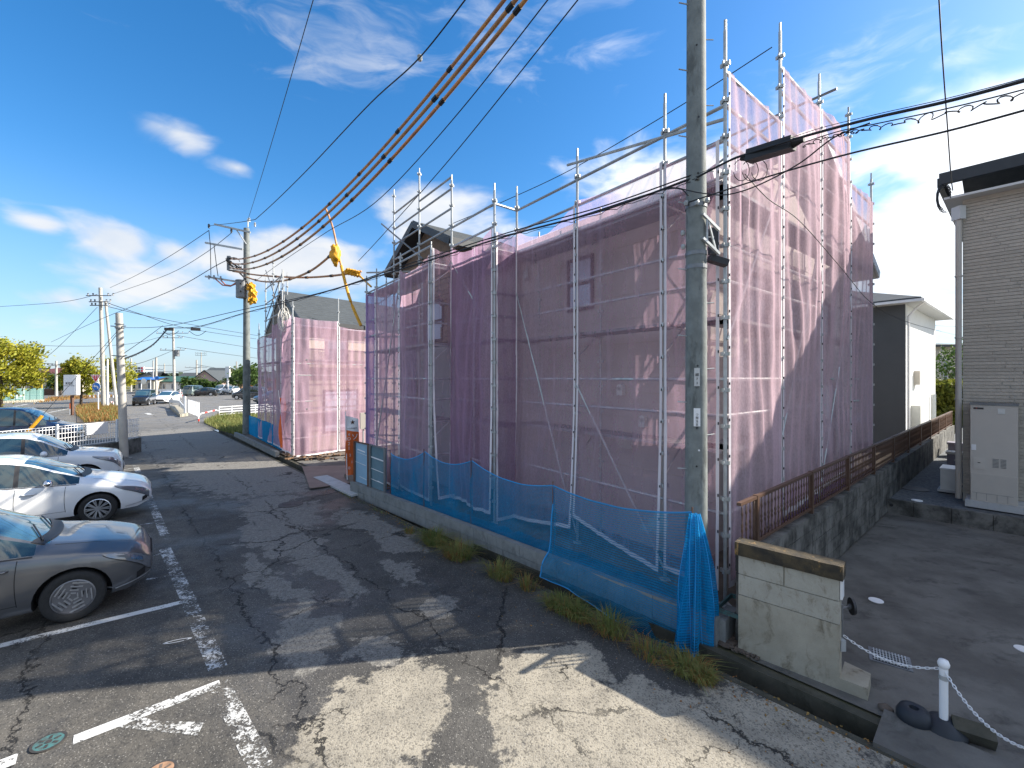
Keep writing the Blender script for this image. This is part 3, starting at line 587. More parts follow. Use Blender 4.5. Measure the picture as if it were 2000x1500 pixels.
bx = MB(); bx.box(C3+G3*2.0+n3G*.1+V((0, 0, 3.1)), (.5, .2, .6), Matrix.Rotation(math.atan2(G3.y, G3.x), 3, 'Z')); bx.build('meter_box', M['unit'], h3)
for k in (5.9, 6.4): pp = MB(); pp.tube([C3+G3*k+n3G*.1+V((0, 0, .6)), C3+G3*k+n3G*.1+V((0, 0, 2.3))], .07, 6); pp.build('pipe', M['unit_l'], h3)
# house seen through the netting, behind
h4, _ = gable('house_behind', C3+L3*8.4+G3*1.5, L3, G3, 8, 7, .1, 5.9, 1.4, M['pinkwall'], M['roof'], 'two-storey house with white-framed windows seen through the tall pink netting', oh=.5, hip=True)
window(h4, C3+L3*9.6+G3*1.5, L3, n3L, 1.7, 4.0, 5.2, fr=M['white']); window(h4, C3+L3*12.6+G3*1.5, L3, n3L, 1.7, 4.0, 5.2, fr=M['white'])
window(h3, C3+L3*4.4+n3L*.05, L3, n3L, 1.5, 4.1, 5.2, fr=M['white'])
# beige house on the right
C5 = V((10.29, 10.17, .33)); D5 = V((.655, -.755, 0)).normalized(); n5 = V((-.755, -.655, 0)).normalized(); 
hbx = empty('beige_house', C5, 'beige house with staggered siding strips and black fascia at the right edge', 'house')
w5 = MB(); w5.prism([tuple(C5)[:2], tuple(C5+D5*11)[:2], tuple(C5+D5*11-n5*8)[:2], tuple(C5-n5*8)[:2]], .2, 7.15); w5.build('wall', M['joint'], hbx)
e5 = MB(); eo = C5-D5*.28+n5*.36; e5.prism([tuple(eo)[:2], tuple(eo+D5*11.6)[:2], tuple(eo+D5*11.6-n5*8.7)[:2], tuple(eo-n5*8.7)[:2]], 7.15, 7.2); e5.build('soffit', M['soffit'], hbx)
r5 = MB(); a, b = eo+V((0, 0, 7.2)), eo+D5*11.6+V((0, 0, 7.2)); r5.slab([a, b, b-n5*4.35+V((0, 0, 1.4)), a-n5*4.35+V((0, 0, 1.4))], (0, 0, .06)); r5.slab([a-n5*8.7, b-n5*8.7, b-n5*4.35+V((0, 0, 1.4)), a-n5*4.35+V((0, 0, 1.4))], (0, 0, .1)); r5.build('roof', M['roof'], hbx)
g5 = MB(); g5.beam(eo+n5*.05-D5*.07+V((0, 0, 7.285)), eo+n5*.05+D5*11.6+V((0, 0, 7.285)), .12, .25); g5.beam(eo-D5*.06+n5*.0+V((0, 0, 7.24)), eo-n5*8.7-D5*.06+V((0, 0, 7.24)), .1, .2); g5.build('roof_gutter', M['fascia'], hbx)
rs = random.Random(11); hS = .0745; zz = .48; row = 0; cnt = 0; R5 = Matrix.Rotation(math.atan2(D5.y, D5.x), 4, 'Z'); rest = MB()
while zz < 7.1:
    a = -0.0; first = True
    while a < 2.6:
        l = rs.uniform(.5, 1.1) if not first else rs.uniform(.25, 1.0); first = False
        c = C5+D5*(a+l/2)+n5*(.012+rs.uniform(0, .005)); c.z = zz+hS/2
        if cnt < 292 and a < 1.3: blockinst(hbx, 'siding_strip', 'ss', M['beige'], c, (l-.010, .024, hS-.012), R5); cnt += 1
        else: rest.box(c, (l-.010, .024, hS-.012), R5.to_3x3())
        a += l
    zz += hS; row += 1
rest.beam(C5+D5*6.8+n5*.012+V((0, 0, 3.4)), C5+D5*11+n5*.012+V((0, 0, 3.4)), .024, 6.3)
for k in range(88):
    a = 2.4+rs.uniform(0, .4)
    while a < 6.8: l = rs.uniform(.6, 1.1); rest.box(C5+D5*(a+l/2)+n5*.013+V((0, 0, .15+hS/2+k*hS)), (l-.01, .024, hS-.012), R5.to_3x3()); a += l
rest.build('siding_strip', M['beige'], hbx, kind='stuff')
dq = C5-D5*.06+n5*.09; d5 = MB(); d5.cyl((dq.x, dq.y, .36), (dq.x, dq.y, 6.9), .055, n=12)
for z_ in (1.2, 2.6, 4.0, 5.4): d5.cyl((dq.x, dq.y, z_), (dq.x, dq.y, z_+.03), .068, n=12)
d5.build('downpipe', M['unit'], hbx); cb = MB(); cb.beam((dq.x, dq.y, 7.0), (dq.x, dq.y, 6.7), .14, .2); cb.build('rainwater_head', M['soffit'], hbx)
lp = MB()
for k in range(4):
    r = .28+.03*k; lp.tube([eo+D5*.1+n5*.05+V((0, 0, 7.1))+(-D5*.1)*0+V((-.12+r*.5*math.cos(a_), 0, -.28+r*math.sin(a_)*.9)) for a_ in [j*2*PI/14+k*.2 for j in range(11)]], .008, 5)
lp.build('cable_loop', M['cable'], hbx)
# hot-water tank unit
Tq = C5+D5*.38+n5*.42; tk = empty('water_heater', Tq, 'tall off-white water heater tank standing against the beige wall', 'water heater')
Rt = R5.to_3x3(); TH = 2.05; TW = .68; td = .55
def tp(l, o, z): return C5+D5*(.16+l)+n5*(.10+o)+V((0, 0, z-.33+.0))
base_z = .47
MB().box(tp(TW/2, td/2, base_z+TH/2), (TW, td, TH), Rt).build('casing', M['unit'], tk)
MB().box(tp(TW/2, td/2, base_z+TH+.02), (TW+.03, td+.03, .04), Rt).build('lid', M['galv_d'], tk)
MB().box(tp(TW/2, td+.006, base_z+.30), (TW-.02, .012, .56), Rt).build('lower_panel', M['unit'], tk)
MB().box(tp(.13, td+.006, base_z+.80), (.17, .012, .24), Rt).build('service_hatch', M['unit'], tk)
MB().box(tp(.13, td+.014, base_z+.82), (.04, .008, .012), Rt).build('latch', M['black'], tk)
MB().box(tp(.45, td+.005, base_z+1.93), (.10, .01, .10), Rt).build('badge_recess', M['unit_l'], tk)
MB().box(tp(.12, td+.006, base_z+1.98), (.15, .008, .035), Rt).build('nameplate', M['sign_k'], tk)
MB().box(tp(.09, td+.012, base_z+1.985), (.02, .004, .012), Rt).build('red_logo_mark', M['redpaint'], tk)
MB().box(tp(.05, td+.006, base_z+1.14), (.07, .008, .12), Rt).build('paper_label', M['sign_w'], tk)
lab = MB()
for r in range(7):
    for c_ in range(2): lab.box(tp(.37+c_*.11, td+.004, base_z+.92-r*.028), (.09-.02*((r*3+c_) % 3)/2, .006, .012), Rt)
lab.build('printed_label', M['galv_d'], tk)
pl = MB()
for k in range(4): pl.box(tp(.09+k*.15, td+.014, base_z+.10), (.005, .004, .15), Rt)
pl.box(tp(.32, td+.014, base_z+.175), (.6, .004, .005), Rt); pl.build('panel_seam', M['galv_d'], tk)
fe = MB(); fe.box(tp(TW/2, td/2, .40), (TW+.16, td+.14, .14), Rt); fe.build('plinth', M['slabw'], tk)
# AC unit and boxes beside it
acp = at(1857, 958, .33); ac = empty('outdoor_unit', acp, 'small white air-conditioner outdoor unit with pipe beside the downpipe', 'air conditioner'); Ra = Matrix.Rotation(math.atan2(D5.y, D5.x), 3, 'Z')
MB().box(acp+V((0, 0, .30)), (.32, .62, .50), Ra).build('casing', M['unit_l'], ac); MB().box(acp+V((0, 0, .565)), (.34, .64, .03), Ra).build('top_panel', M['white'], ac)
MB().box(acp+V((0, 0, .03)), (.42, .7, .05), Ra).build('base', M['slabw'], ac); gr = MB()
fc = acp+n5*.0+D5*.165
for k in range(9): gr.box(fc+V((0, 0, .12+k*.045)), (.01, .5, .012), Ra)
gr.build('grille', M['unit'], ac); MB().tube([acp+D5*.17+V((0, 0, .2)), acp+D5*.3+V((0, 0, .18)), acp+D5*.38+V((.1, .05, .4)), acp+D5*.4+V((.2, .1, .75))], .03, 8).build('insulated_pipe', M['unit'], ac, smooth=True)
for i, (px, py, s_) in enumerate(((1866, 912, .42), (1866, 890, .42))):
    p = at(px, py, .33)+V((0.05, 0, 0)); bn = empty('storage_box', p, ('nearer' if i == 0 else 'farther')+' mauve plastic storage box behind the outdoor unit', 'storage box')
    MB().box(p+V((0, 0, .2)), (s_, s_*.9, .4), Ra).build('box_body', M['bin'], bn); MB().box(p+V((0, 0, .44)), (s_+.06, s_*.9+.06, .07), Ra).build('lid', M['unit'] if i == 0 else M['bin'], bn)
mh = MB().cyl(at(1786, 955, .302), at(1786, 955, .302)+V((0, 0, .012)), .28, n=28); mh.build('manhole_cover', M['iron'], loc=at(1786, 955, .302), label='dark round cover in the blue gravel terrace', cat='manhole cover')
MB().cyl(at(1791, 978, .302), at(1791, 978, .302)+V((0, 0, .015)), .1, n=20).build('inspection_cap', M['sign_w'], loc=at(1791, 978, .302), label='small white cap in the gravel close to the edging', cat='drain cap')
# driveway caps and grate
MB().cyl(at(1711, 1173, .004), at(1711, 1173, .004)+V((0, 0, .008)), .085, n=24).build('access_cover', M['sign_w'], loc=at(1711, 1173), label='white round cap on the driveway near the stained wall', cat='drain cap')
MB().cyl(at(2001, 1269, .004), at(2001, 1269, .004)+V((0, 0, .008)), .085, n=24).build('access_cover', M['sign_w'], loc=at(2001, 1269), label='white round cap cut off by the right frame edge', cat='drain cap')
gp = at(1738, 1287, .006); gr = empty('drain_grate', gp, 'square metal drain grate set in the driveway', 'drain grate'); Rg = Matrix.Rotation(math.atan2(pd.y, pd.x)+.12, 3, 'Z')
MB().box(gp+V((0, 0, .002)), (.36, .30, .008), Rg).build('frame', M['galv_d'], gr)
MB().box(gp+V((0, 0, .006)), (.30, .25, .008), Rg).build('pit', M['black'], gr)
for k in range(11): o = MB(); o.box(gp+Rg @ V((-.135+k*.027, 0, .014)), (.010, .25, .010), Rg); o.build('bar', M['galv'], gr)
for k in range(5): o = MB(); o.box(gp+Rg @ V((0, -.10+k*.05, .012)), (.30, .008, .006), Rg); o.build('cross_bar', M['galv'], gr)
# chain, post and weights
pp = at(1843, 1432, .0); cpst = empty('chain_post', pp, 'white barrier post with round head in a dark rubber base', 'post')
Y_ = pp.y; ztop = Z(1300, Y_)
MB().cyl(pp+V((0, 0, .08)), pp+V((0, 0, ztop)), .030, n=16).build('pole', M['white'], cpst, smooth=False); MB().lathe([(0, -.05), (.028, -.045), (.040, -.02), (.042, 0), (.032, .028), (0, .036)], tuple(pp+V((0, 0, ztop+.02))), 16).build('head', M['white'], cpst, smooth=True)
MB().lathe([(.0, .13), (.05, .13), (.10, .12), (.155, .05), (.16, 0), (0, 0)], tuple(pp), 20).build('rubber_base', M['rubber'], cpst, smooth=True)
MB().lathe([(.033, -.02), (.034, .02)], tuple(pp+V((0, 0, ztop-.1))), 16).build('collar', M['galv'], cpst)
ring = MB(); nr_ = 10
lnk = MB()
for i in range(nr_+1): pass
pts = []
for i in range(12):
    a = i*2*PI/12; pts.append(V((.016*math.cos(a)+(.006 if math.cos(a) > 0 else -.006), .009*math.sin(a), 0)))
vs = []
lm = MB()
for i in range(12):
    p = pts[i]; d_ = (pts[(i+1) % 12]-pts[i-1]).normalized(); s_ = d_.cross(V((0, 0, 1)))
    lm.add([p+(s_*math.cos(k*2*PI/5)+V((0, 0, 1))*math.sin(k*2*PI/5))*.0035 for k in range(5)], [])
lm.f = [(i*5+k, i*5+(k+1) % 5, ((i+1) % 12)*5+(k+1) % 5, ((i+1) % 12)*5+k) for i in range(12) for k in range(5)]; lm.mi = [0]*60
lme = lm.mesh('link', M['white'], smooth=True)
def chain(a, b, sag, label):
    a, b = V(a), V(b); ch = empty('chain', a, label, 'chain', 'white plastic chains'); n = int((b-a).length*1.04/.031)
    for i in range(n):
        u = (i+.5)/n; p = a.lerp(b, u)-V((0, 0, 4*sag*u*(1-u))); t_ = (b-a)-V((0, 0, 4*sag*(1-2*u)))
        Mx = Matrix.Translation(p) @ t_.to_track_quat('X', 'Z').to_matrix().to_4x4() @ Matrix.Rotation(PI/4+(i % 2)*PI/2, 4, 'X'); inst(lme, 'link', ch, Mx)
chain(pe+V((.03, 0, .50)), pp+V((0, 0, ztop-.02)), .10, 'white chain from the stained wall to the white post')
e1 = atY(2010, 1464, 3.05); chain(pp+V((0, 0, ztop-.03)), e1, .12, 'white chain from the white post to the right frame edge')
p2 = at(1785, 1416, 0); rw = MB().lathe([(.035, .155), (.06, .165), (.10, .15), (.125, .10), (.125, .04), (.10, 0), (0, 0)], tuple(p2), 22); rw.lathe([(.035, .155), (.03, .1), (0, .1)], tuple(p2), 22)
rw.build('rubber_weight', M['rubber'], loc=p2, smooth=True, label='round dark rubber weight with hole in the driveway mouth', cat='weight')
def rock(p, s, m, label, cat='stone', name='stone', flat=.55):
    mb = MB(); n, k = 12, 8
    for j in range(k+1):
        for i in range(n):
            th_, ph = j*PI/k, i*2*PI/n; d_ = V((math.sin(th_)*math.cos(ph), math.sin(th_)*math.sin(ph), math.cos(th_)*flat)); mb.v.append(V(p)+d_*s*(1+.22*noise.noise(d_*1.7+V(p)))+V((0, 0, s*flat*.7)))
    mb.f = [(j*n+i, j*n+(i+1) % n, (j+1)*n+(i+1) % n, (j+1)*n+i) for j in range(k) for i in range(n)]; mb.mi = [0]*len(mb.f)
    return mb.build(name, m, loc=V(p), smooth=True, label=label, cat=cat)
rock(at(1730, 1388), .058, M['rock'], 'smooth brown stone next to the dark rubber weight')
sb_ = MB(); q = at(1900, 1450); sb_.box(q+V((0, 0, .08)), (.26, .12, .15), Matrix.Rotation(-.6, 3, 'Z') @ Matrix.Rotation(.5, 3, 'X')); sb_.build('concrete_lump', M['gutter'], loc=q, label='tilted dark concrete block behind the white post', cat='block')
cv = MB(); a, b = lane(-1.30, .0), lane(-3.2, .0); cv.slab([lane(-1.28, .03, .0), lane(-3.4, .03, .0), lane(-3.4, .58, .0), lane(-1.28, .58, .0)], (0, 0, .05)); cv.build('gutter_cover', M['drive'], loc=lane(-1.3, .3), label='dark concrete cover slab over the gutter at the driveway mouth', cat='cover slab')
cv = MB(); cv.slab([lane(9.35, .0, .01), lane(12.2, .0, .01), lane(12.2, .42, .01), lane(9.35, .42, .01)], (0, 0, .05)); cv.build('gutter_cover', M['slabw'], loc=lane(10, .2), label='pale concrete slab over the gutter at the end of the kerb wall', cat='cover slab')
cv = MB(); cv.slab([at(605, 955, .03), at(590, 912, .03), at(680, 910, .03), at(705, 942, .03)], (0, 0, .02)); cv.build('steel_plate', M['steelplate'], loc=at(640, 930), label='brown steel plate laid over the opening between the two building plots', cat='steel plate')
gv = MB(); rg = random.Random(5)
for i in range(420):
    l, s_ = rg.uniform(-.25, .05), rg.uniform(-.25, .35); p = W0+WN*rg.uniform(.02, .45)-WD*rg.uniform(.0, .42); r = rg.uniform(.008, .022)
    gv.box(p+V((0, 0, .02+r*.3)), (r*2, r*1.5, r), Matrix.Rotation(rg.uniform(0, 6), 3, 'Z'))
gv.build('gravel', M['rock'], kind='stuff')
# road paint
pm_ = MB()
def stripe(a, b, w, z=.004):
    a, b = V(a), V(b); d = (b-a).normalized(); s = V((-d.y, d.x, 0))*w/2; n = 1
    return [a-s+V((0, 0, z)), b-s+V((0, 0, z)), b+s+V((0, 0, z)), a+s+V((0, 0, z))]
def paint(name, lst, m, label):
    mb = MB()
    for q_ in lst: mb.add(q_, [tuple(range(len(q_)))] if (q_[1]-q_[0]).cross(q_[2]-q_[0]).z > 0 else [tuple(range(len(q_)))[::-1]])
    return mb.build(name, m, kind='structure', label=label)
G_ = lambda x, y: at(x, y, 0)
paint('parking_line', [stripe(G_(264, 908), G_(300, 992), .15), stripe(G_(300, 992), G_(326, 1055), .15), stripe(G_(322, 1072), G_(372, 1180), .17), stripe(G_(367, 1172), G_(426, 1306), .17, .005), stripe(G_(428, 1335), G_(512, 1503), .17), stripe(G_(240, 893), G_(258, 893), .1)], M['paint'], 'long worn white line along the parking bays')
paint('bay_line', [stripe(G_(-60, 1276), G_(366, 1174), .12), stripe(G_(143, 1446), G_(430, 1335), .13), stripe(G_(-40, 1510), G_(33, 1482), .14)], M['paint2'], 'white lines across the nearest parking bays')
paint('bay_line', [stripe(G_(232, 1031), G_(303, 1021), .07), stripe(G_(285, 1088), G_(325, 1080), .07), stripe(G_(285, 1132), G_(332, 1125), .06), stripe(G_(228, 930), G_(268, 923), .1), stripe(G_(240, 918), G_(262, 914), .06)], M['paint'], 'thin white lines across the farther parking bays')
tri = [G_(205, 1418), G_(285, 1427), G_(386, 1438), G_(398, 1412), G_(300, 1408), G_(262, 1396)]
paint('paint_patch', [[p+V((0, 0, .0055)) for p in tri]], M['paint'], 'worn white wedge of paint beside the bay line')
ov = []
for i in range(16):
    a0, a1 = i*2*PI/16, (i+1)*2*PI/16; f = lambda a, r: G_(347, 1252)+V((.13*r*math.cos(a)+.02*math.sin(a), .045*r*math.sin(a)+.05*r*math.cos(a), .004)); ov.append([f(a0, 1), f(a1, 1), f(a1, .7), f(a0, .7)])
paint('bay_number', ov, M['paint2'], 'small white painted zero on the asphalt')
paint('lane_marks', [stripe(G_(-300, 845), G_(-20, 803), .15), stripe(G_(-20, 803), G_(60, 788), .2), stripe(G_(60, 788), G_(150, 776), .25), stripe(G_(95, 806), G_(140, 797), .2), stripe(G_(150, 795), G_(215, 786), .2), stripe(G_(335, 784), G_(372, 784), .5), stripe(G_(436, 782), G_(530, 779), .3), stripe(G_(286, 807), G_(296, 810), .35)], M['paint2'], 'white edge lines of the main road at the junction')
def manhole(p, r, m, mi, label):
    e_ = empty('manhole_cover', p, label, 'manhole cover'); MB().lathe([(r, 0), (r, .008), (r*.84, .008), (r*.84, .004)], tuple(p), 28).build('rim', M['iron'], e_); MB().cyl(p+V((0, 0, .001)), p+V((0, 0, .007)), r*.84, n=28).build('lid', m, e_)
    ds = MB()
    for k in range(6):
        a = k*PI/3; ds.box(p+V((math.cos(a)*r*.5, math.sin(a)*r*.5, .008)), (r*.35, r*.16, .004), Matrix.Rotation(a, 3, 'Z'))
    ds.cyl(p, p+V((0, 0, .010)), r*.2, n=12); ds.build('raised_pattern', mi, e_)
manhole(at(95, 1450, .003), .115, M['teal'], M['iron'], 'round manhole cover with worn teal paint in the nearest bay'); manhole(at(312, 1508, .003), .11, M['tan'], M['rock'], 'round manhole cover with pale tan top at the lower frame edge'); manhole(at(568, 985, .003), .28, M['iron'], M['iron'], 'plain iron manhole cover in the middle of the lane')

# ------------------------------------------------------------------ scaffolds
def coupled_post(par, base, ztop, r=.0243, m=None, z0=.12, step=.475):
    m = m or M['galv']; key = ('post', round(ztop, 2), m.name)
    if key not in UC:
        mb = MB(); mb.cyl((0, 0, 0), (0, 0, ztop), r, n=8); mb.cyl((0, 0, ztop), (0, 0, ztop+.14), r*.75, n=6)
        z = .42
        while z < ztop-.02:
            mb.cyl((0, 0, z), (0, 0, z+.05), r*1.7, n=6)
            for k in range(2): a = k*PI/2+.7; mb.box((0, 0, z+.025), (.125, .024, .05), Matrix.Rotation(a, 3, 'Z'))
            z += step
        mb.box((0, 0, .003), (.14, .14, .006)); UC[key] = mb.mesh('post', m)
    return inst(UC[key], 'post', par, Matrix.Translation(V((base[0], base[1], z0))))
sc = empty('scaffold', Cc+V((0, 0, .12)), 'steel tube scaffold around the nearest house under construction', 'scaffold')
j0 = Cc+LD*4.57; j1 = j0-GD*.6
a1_ = j1+LD*1.83; a2_ = a1_-GD*.55
PT = {'c': Cc, 'b': Cc+LD*.914, 'd': Cc+LD*2.74, 'e': j0, 'f': j1, 'g': a1_, 'h': a2_, 'i': a2_+LD*1.83, 'j': a2_+LD*3.66, 'k': a2_+LD*4.57}
TOP = {'c': 7.8, 'b': 7.3, 'd': 7.25, 'e': 7.2, 'f': 7.1, 'g': 7.95, 'h': 6.25, 'i': 6.4, 'j': 6.35, 'k': 6.3}
for k_, p in PT.items(): coupled_post(sc, p, TOP[k_]-.26)
up1, up2 = a1_+LD*1.83, a1_+LD*3.66
coupled_post(sc, up1, 8.8-.26); coupled_post(sc, up2, 8.85-.26)
GB = [Cc+GD*1.85*i for i in range(5)]; GT = [7.8, 8.7, 8.7, 8.8, 7.95]
for i in range(1, 5): coupled_post(sc, GB[i], GT[i]-.26)
# inner row
inn = [p+GD*.6 for p in (Cc+LD*.914, Cc+LD*2.74, j0, a1_, a1_+LD*3.0, a2_+LD*4.57)]
for p in inn: coupled_post(sc, p+GD*.05, 6.1)
inG = [GB[i]+LD*.6 for i in range(1, 5)]
for p in inG: coupled_post(sc, p, 6.6)
# far side posts
far = [Cc+LD*(8.0)+GD*1.85*i for i in range(1, 5)]
for i, p in enumerate(far): coupled_post(sc, p, 6.4)
def led(a, b, z, r=.025, name='ledger'): pipe(sc, name, V((a.x, a.y, z)), V((b.x, b.y, z)), r, M['galv'], 6)
run = ['c', 'b', 'd', 'e']
LV = [1.31, 2.6, 3.08, 4.38, 4.85, 5.75]
for a, b in (('c', 'b'), ('b', 'd'), ('d', 'e'), ('f', 'g'), ('h', 'i'), ('i', 'j'), ('j', 'k'), ('e', 'f'), ('g', 'h')):
    for z in LV: led(PT[a], PT[b], z)
for a, b in (('c', 'b'), ('b', 'd'), ('d', 'e')): led(PT[a], PT[b], 6.68); led(PT[a], PT[b], 6.22)
led(PT['e'], PT['f'], 6.68); led(PT['f'], PT['g'], 6.68); led(PT['f'], PT['g'], 6.22); led(PT['h'], PT['i'], 6.15); led(PT['i'], PT['j'], 6.15); led(PT['j'], PT['k'], 6.15)
for z in (6.70, 7.15, 7.62): led(PT['g'], up1, z); led(up1, up2, z if z < 7.6 else 8.1)
led(PT['g'], up1, 8.0-.1); led(up1, up2, 7.62)
pipe(sc, 'ledger', V((PT['c'].x, PT['c'].y, 6.5)), V((PT['c'].x, PT['c'].y, 6.5))+LD*3.0+V((0, 0, .55)), .024, M['galv'])
pipe(sc, 'brace', up2+LD*.8-GD*.1+V((0, 0, 8.0)), up1-LD*.2+V((0, 0, 6.3)), .024, M['galv_d'])
for i in range(4):
    for z in (1.31, 2.6, 3.08, 4.38, 4.85, 6.2, 6.68): led(GB[i], GB[i+1], z)
for i, zs in ((0, (7.12,)), (1, (7.15, 7.62, 8.0)), (2, (7.15, 7.62, 8.05)), (3, (7.2,))):
    for z in zs: led(GB[i], GB[i+1], z)
pipe(sc, 'ledger', GB[2]-LD*.28+V((0, 0, 8.28)), GB[2]+LD*2.4+V((0, 0, 8.28)), .024, M['galv_d'])
for (i, z0_, z1_) in ((1, 7.2, 6.7), (2, 6.9, 7.6)): pipe(sc, 'brace', GB[i]+V((0, 0, z0_)), GB[i]+LD*1.6+V((0, 0, z1_)), .02, M['galv'])
for i in (1, 2, 3):
    for z in (2.2, 3.9, 5.7, 6.6): pipe(sc, 'transom', GB[i]+V((0, 0, z)), GB[i]+LD*.6+V((0, 0, z)), .02, M['galv'], 6)
# planks
def plank(a, b, z, w=.5, off=None):
    d = (b-a).normalized(); s = off; mb = MB(); mb.beam(V((a.x, a.y, z))+s*.3, V((b.x, b.y, z))+s*.3, w, .045)
    return mb.build('plank', M['plank'], sc)
for z in (2.12, 3.9, 5.7):
    for a, b in (('c', 'b'), ('b', 'd'), ('d', 'e'), ('f', 'g'), ('h', 'i'), ('i', 'j'), ('j', 'k')): plank(PT[a], PT[b], z, off=GD)
    for i in range(4): plank(GB[i], GB[i+1], z, off=LD)
for k in ('b', 'd', 'e', 'f', 'g', 'h', 'i', 'j'):
    for z in (2.08, 3.86, 5.66): pipe(sc, 'bracket', V((*PT[k].xy, z)), V((*PT[k].xy, z))+GD*.6, .02, M['galv'], 6); pipe(sc, 'bracket_strut', V((*PT[k].xy, z-.4)), V((*PT[k].xy, z))+GD*.5, .014, M['galv'], 6)
for (a, b, z0_, z1_) in (('d', 'e', .3, 5.0), ('f', 'g', 4.0, 5.9), ('b', 'd', .3, 3.0), ('j', 'i', .9, 5.6)):
    pa, pb = PT[a], PT[b]; pipe(sc, 'brace', V((*pa.xy, z0_))-nL*.05*0+nL*.03, V((*pb.xy, z1_))+nL*.03, .018, M['galv'], 6)
for (i, z0_, z1_) in ((0, 3.6, 6.2), (1, 2.2, 5.7), (2, 1.2, 4.8)): pipe(sc, 'brace', GB[i]+V((0, 0, z0_))+nG*.03, GB[i+1]+V((0, 0, z1_))+nG*.03, .018, M['galv'], 6)
for z in LV+[6.4]: led(PT['k'], far[0], z); 
for i in range(3):
    for z in (3.0, 4.4, 6.3): led(far[i], far[i+1], z)
# netting
def netsheet(p0, p1, zb, zt, m, label, nrm, seed, bulge=.05, flare=0.0, sagt=.05, name='safety_net', cat='safety net', hem=True, lift=0.0, nu=26, nv=46, out=.035, zb1=None, hemb=True, group='pink sheets on the scaffolds', fold=1.0):
    p0, p1 = V((p0.x, p0.y, 0)), V((p1.x, p1.y, 0)); Ls = (p1-p0).length; nrm = V(nrm); zb1 = zb if zb1 is None else zb1; inset = .012
    a, b = p0.lerp(p1, inset/Ls*1.5), p0.lerp(p1, 1-inset/Ls*1.5)
    def fn(u, v):
        zb_ = zb+(zb1-zb)*u; e_ = math.sin(PI*u)
        zt_ = zt-sagt*e_*(1+.04*math.sin(u*13+seed)) if not isinstance(zt, tuple) else zt[0]+(zt[1]-zt[0])*u-sagt*e_
        z = zt_+(zb_-zt_)*v; lf = 1-v
        bu = bulge*e_*(.5+.5*math.sin(v*5+seed))+bulge*.8*e_*noise.noise(V((u*2.2, v*3.1, seed)))
        fo = fold*.022*math.sin(u*31*Ls/1.83+2.2*noise.noise(V((u*3, v*2, seed+4)))*2)*(.35+.65*abs(noise.noise(V((u*2, v*3, seed+9))))*2)*min(1, e_*3)
        wr = .018*noise.noise(V((u*9, v*16, seed+2)))*min(1, e_*4)
        fl = flare*max(0, (v-.55)/.45)**1.5
        return a.lerp(b, u)+nrm*(out+bu+fo+wr+fl)+V((0, 0, z))
    mb = MB(); mb.grid(fn, nu, nv); o = mb.build(name, m, loc=V((*p0.lerp(p1, .5).xy, (zb if not isinstance(zb, tuple) else 0))), smooth=True, label=label, cat=cat, group=group)
    if hem:
        hm = MB(); w = .045/Ls
        for (u0, u1) in ((0.001, w), (1-w, .999)): hm.grid(lambda u, v, u0=u0, u1=u1: fn(u0+(u1-u0)*u, v)+nrm*.004, 1, nv)
        if hemb: hm.grid(lambda u, v: fn(u, .988+.012*v)+nrm*.004, nu, 1)
        hm.build('hem', M['hem'], o)
        tie = MB(); zt_ = zt if not isinstance(zt, tuple) else min(zt)
        k = zb+.3
        while k < zt_-.1:
            v = 1-(k-zb)/(zt_-zb); tie.box(fn(.012/Ls, v)+nrm*.008, (.012, .012, .035)); k += .475
        tie.build('tie', M['black'], o, kind='stuff')
    return o
npk, nlt, nvi = M['net'], M['net_lt'], M['net_v']
netsheet(PT['c']+LD*.04, PT['b'], .30, 6.25, npk, 'narrow pink sheet behind the big utility pole', nL, 1, fold=.4, flare=.02, sagt=.1)
netsheet(PT['b'], PT['d'], .25, 6.3, npk, 'wide pink sheet over the wall window, just left of the big utility pole', nL, 2, fold=.35, sagt=.12, flare=.10, zb1=.62)
netsheet(PT['d'], PT['e'], .40, 6.25, npk, 'wide pink sheet whose left edge meets the recessed dark bay', nL, 3, fold=.35, flare=.12, sagt=.35, zb1=.15)
netsheet(PT['e'], PT['f'], .15, 6.1, M['net_shade'], 'narrow pink sheet with painted-in shade turning outward at the recess', nG, 4, nu=10, fold=.5, sagt=.02)
netsheet(PT['f'], PT['g'], .30, 6.2, M['net_shade'], 'pink sheet with painted-in shade hanging slack over the house recess', nL, 5, bulge=.16, sagt=.28, flare=.05, fold=1.6)
netsheet(PT['g'], PT['h'], .35, 6.1, npk, 'slim sheet with its lower corner swung out beside the grey wing', nG, 6, nu=10, flare=.28, sagt=.05)
netsheet(PT['h'], PT['i'], .25, 5.95, npk, 'sheet over the brown stone wing with the small window', nL, 7, fold=.7, bulge=.12, sagt=.25)
netsheet(PT['i'], PT['j'], .15, 5.75, npk, 'sheet before the far end of the nearest scaffold, showing open ledgers', nL, 8, fold=.5, sagt=.1)
netsheet(PT['j'], PT['k'], .15, 5.7, nvi, 'narrow sheet tinted violet for light from behind, at the left end of the nearest scaffold', nL, 9, nu=12)  # violet colour stands in for light coming through from behind
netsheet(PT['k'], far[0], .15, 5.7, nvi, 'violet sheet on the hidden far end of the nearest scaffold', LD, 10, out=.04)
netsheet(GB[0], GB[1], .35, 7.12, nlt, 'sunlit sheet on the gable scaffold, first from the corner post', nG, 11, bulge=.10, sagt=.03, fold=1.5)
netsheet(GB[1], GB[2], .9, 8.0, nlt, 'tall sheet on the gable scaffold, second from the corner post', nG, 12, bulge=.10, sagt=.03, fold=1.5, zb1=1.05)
netsheet(GB[2], GB[3], 1.05, 8.05, nlt, 'tall sheet on the gable scaffold, third from the corner post', nG, 13, bulge=.10, sagt=.04, fold=1.5, zb1=1.2)
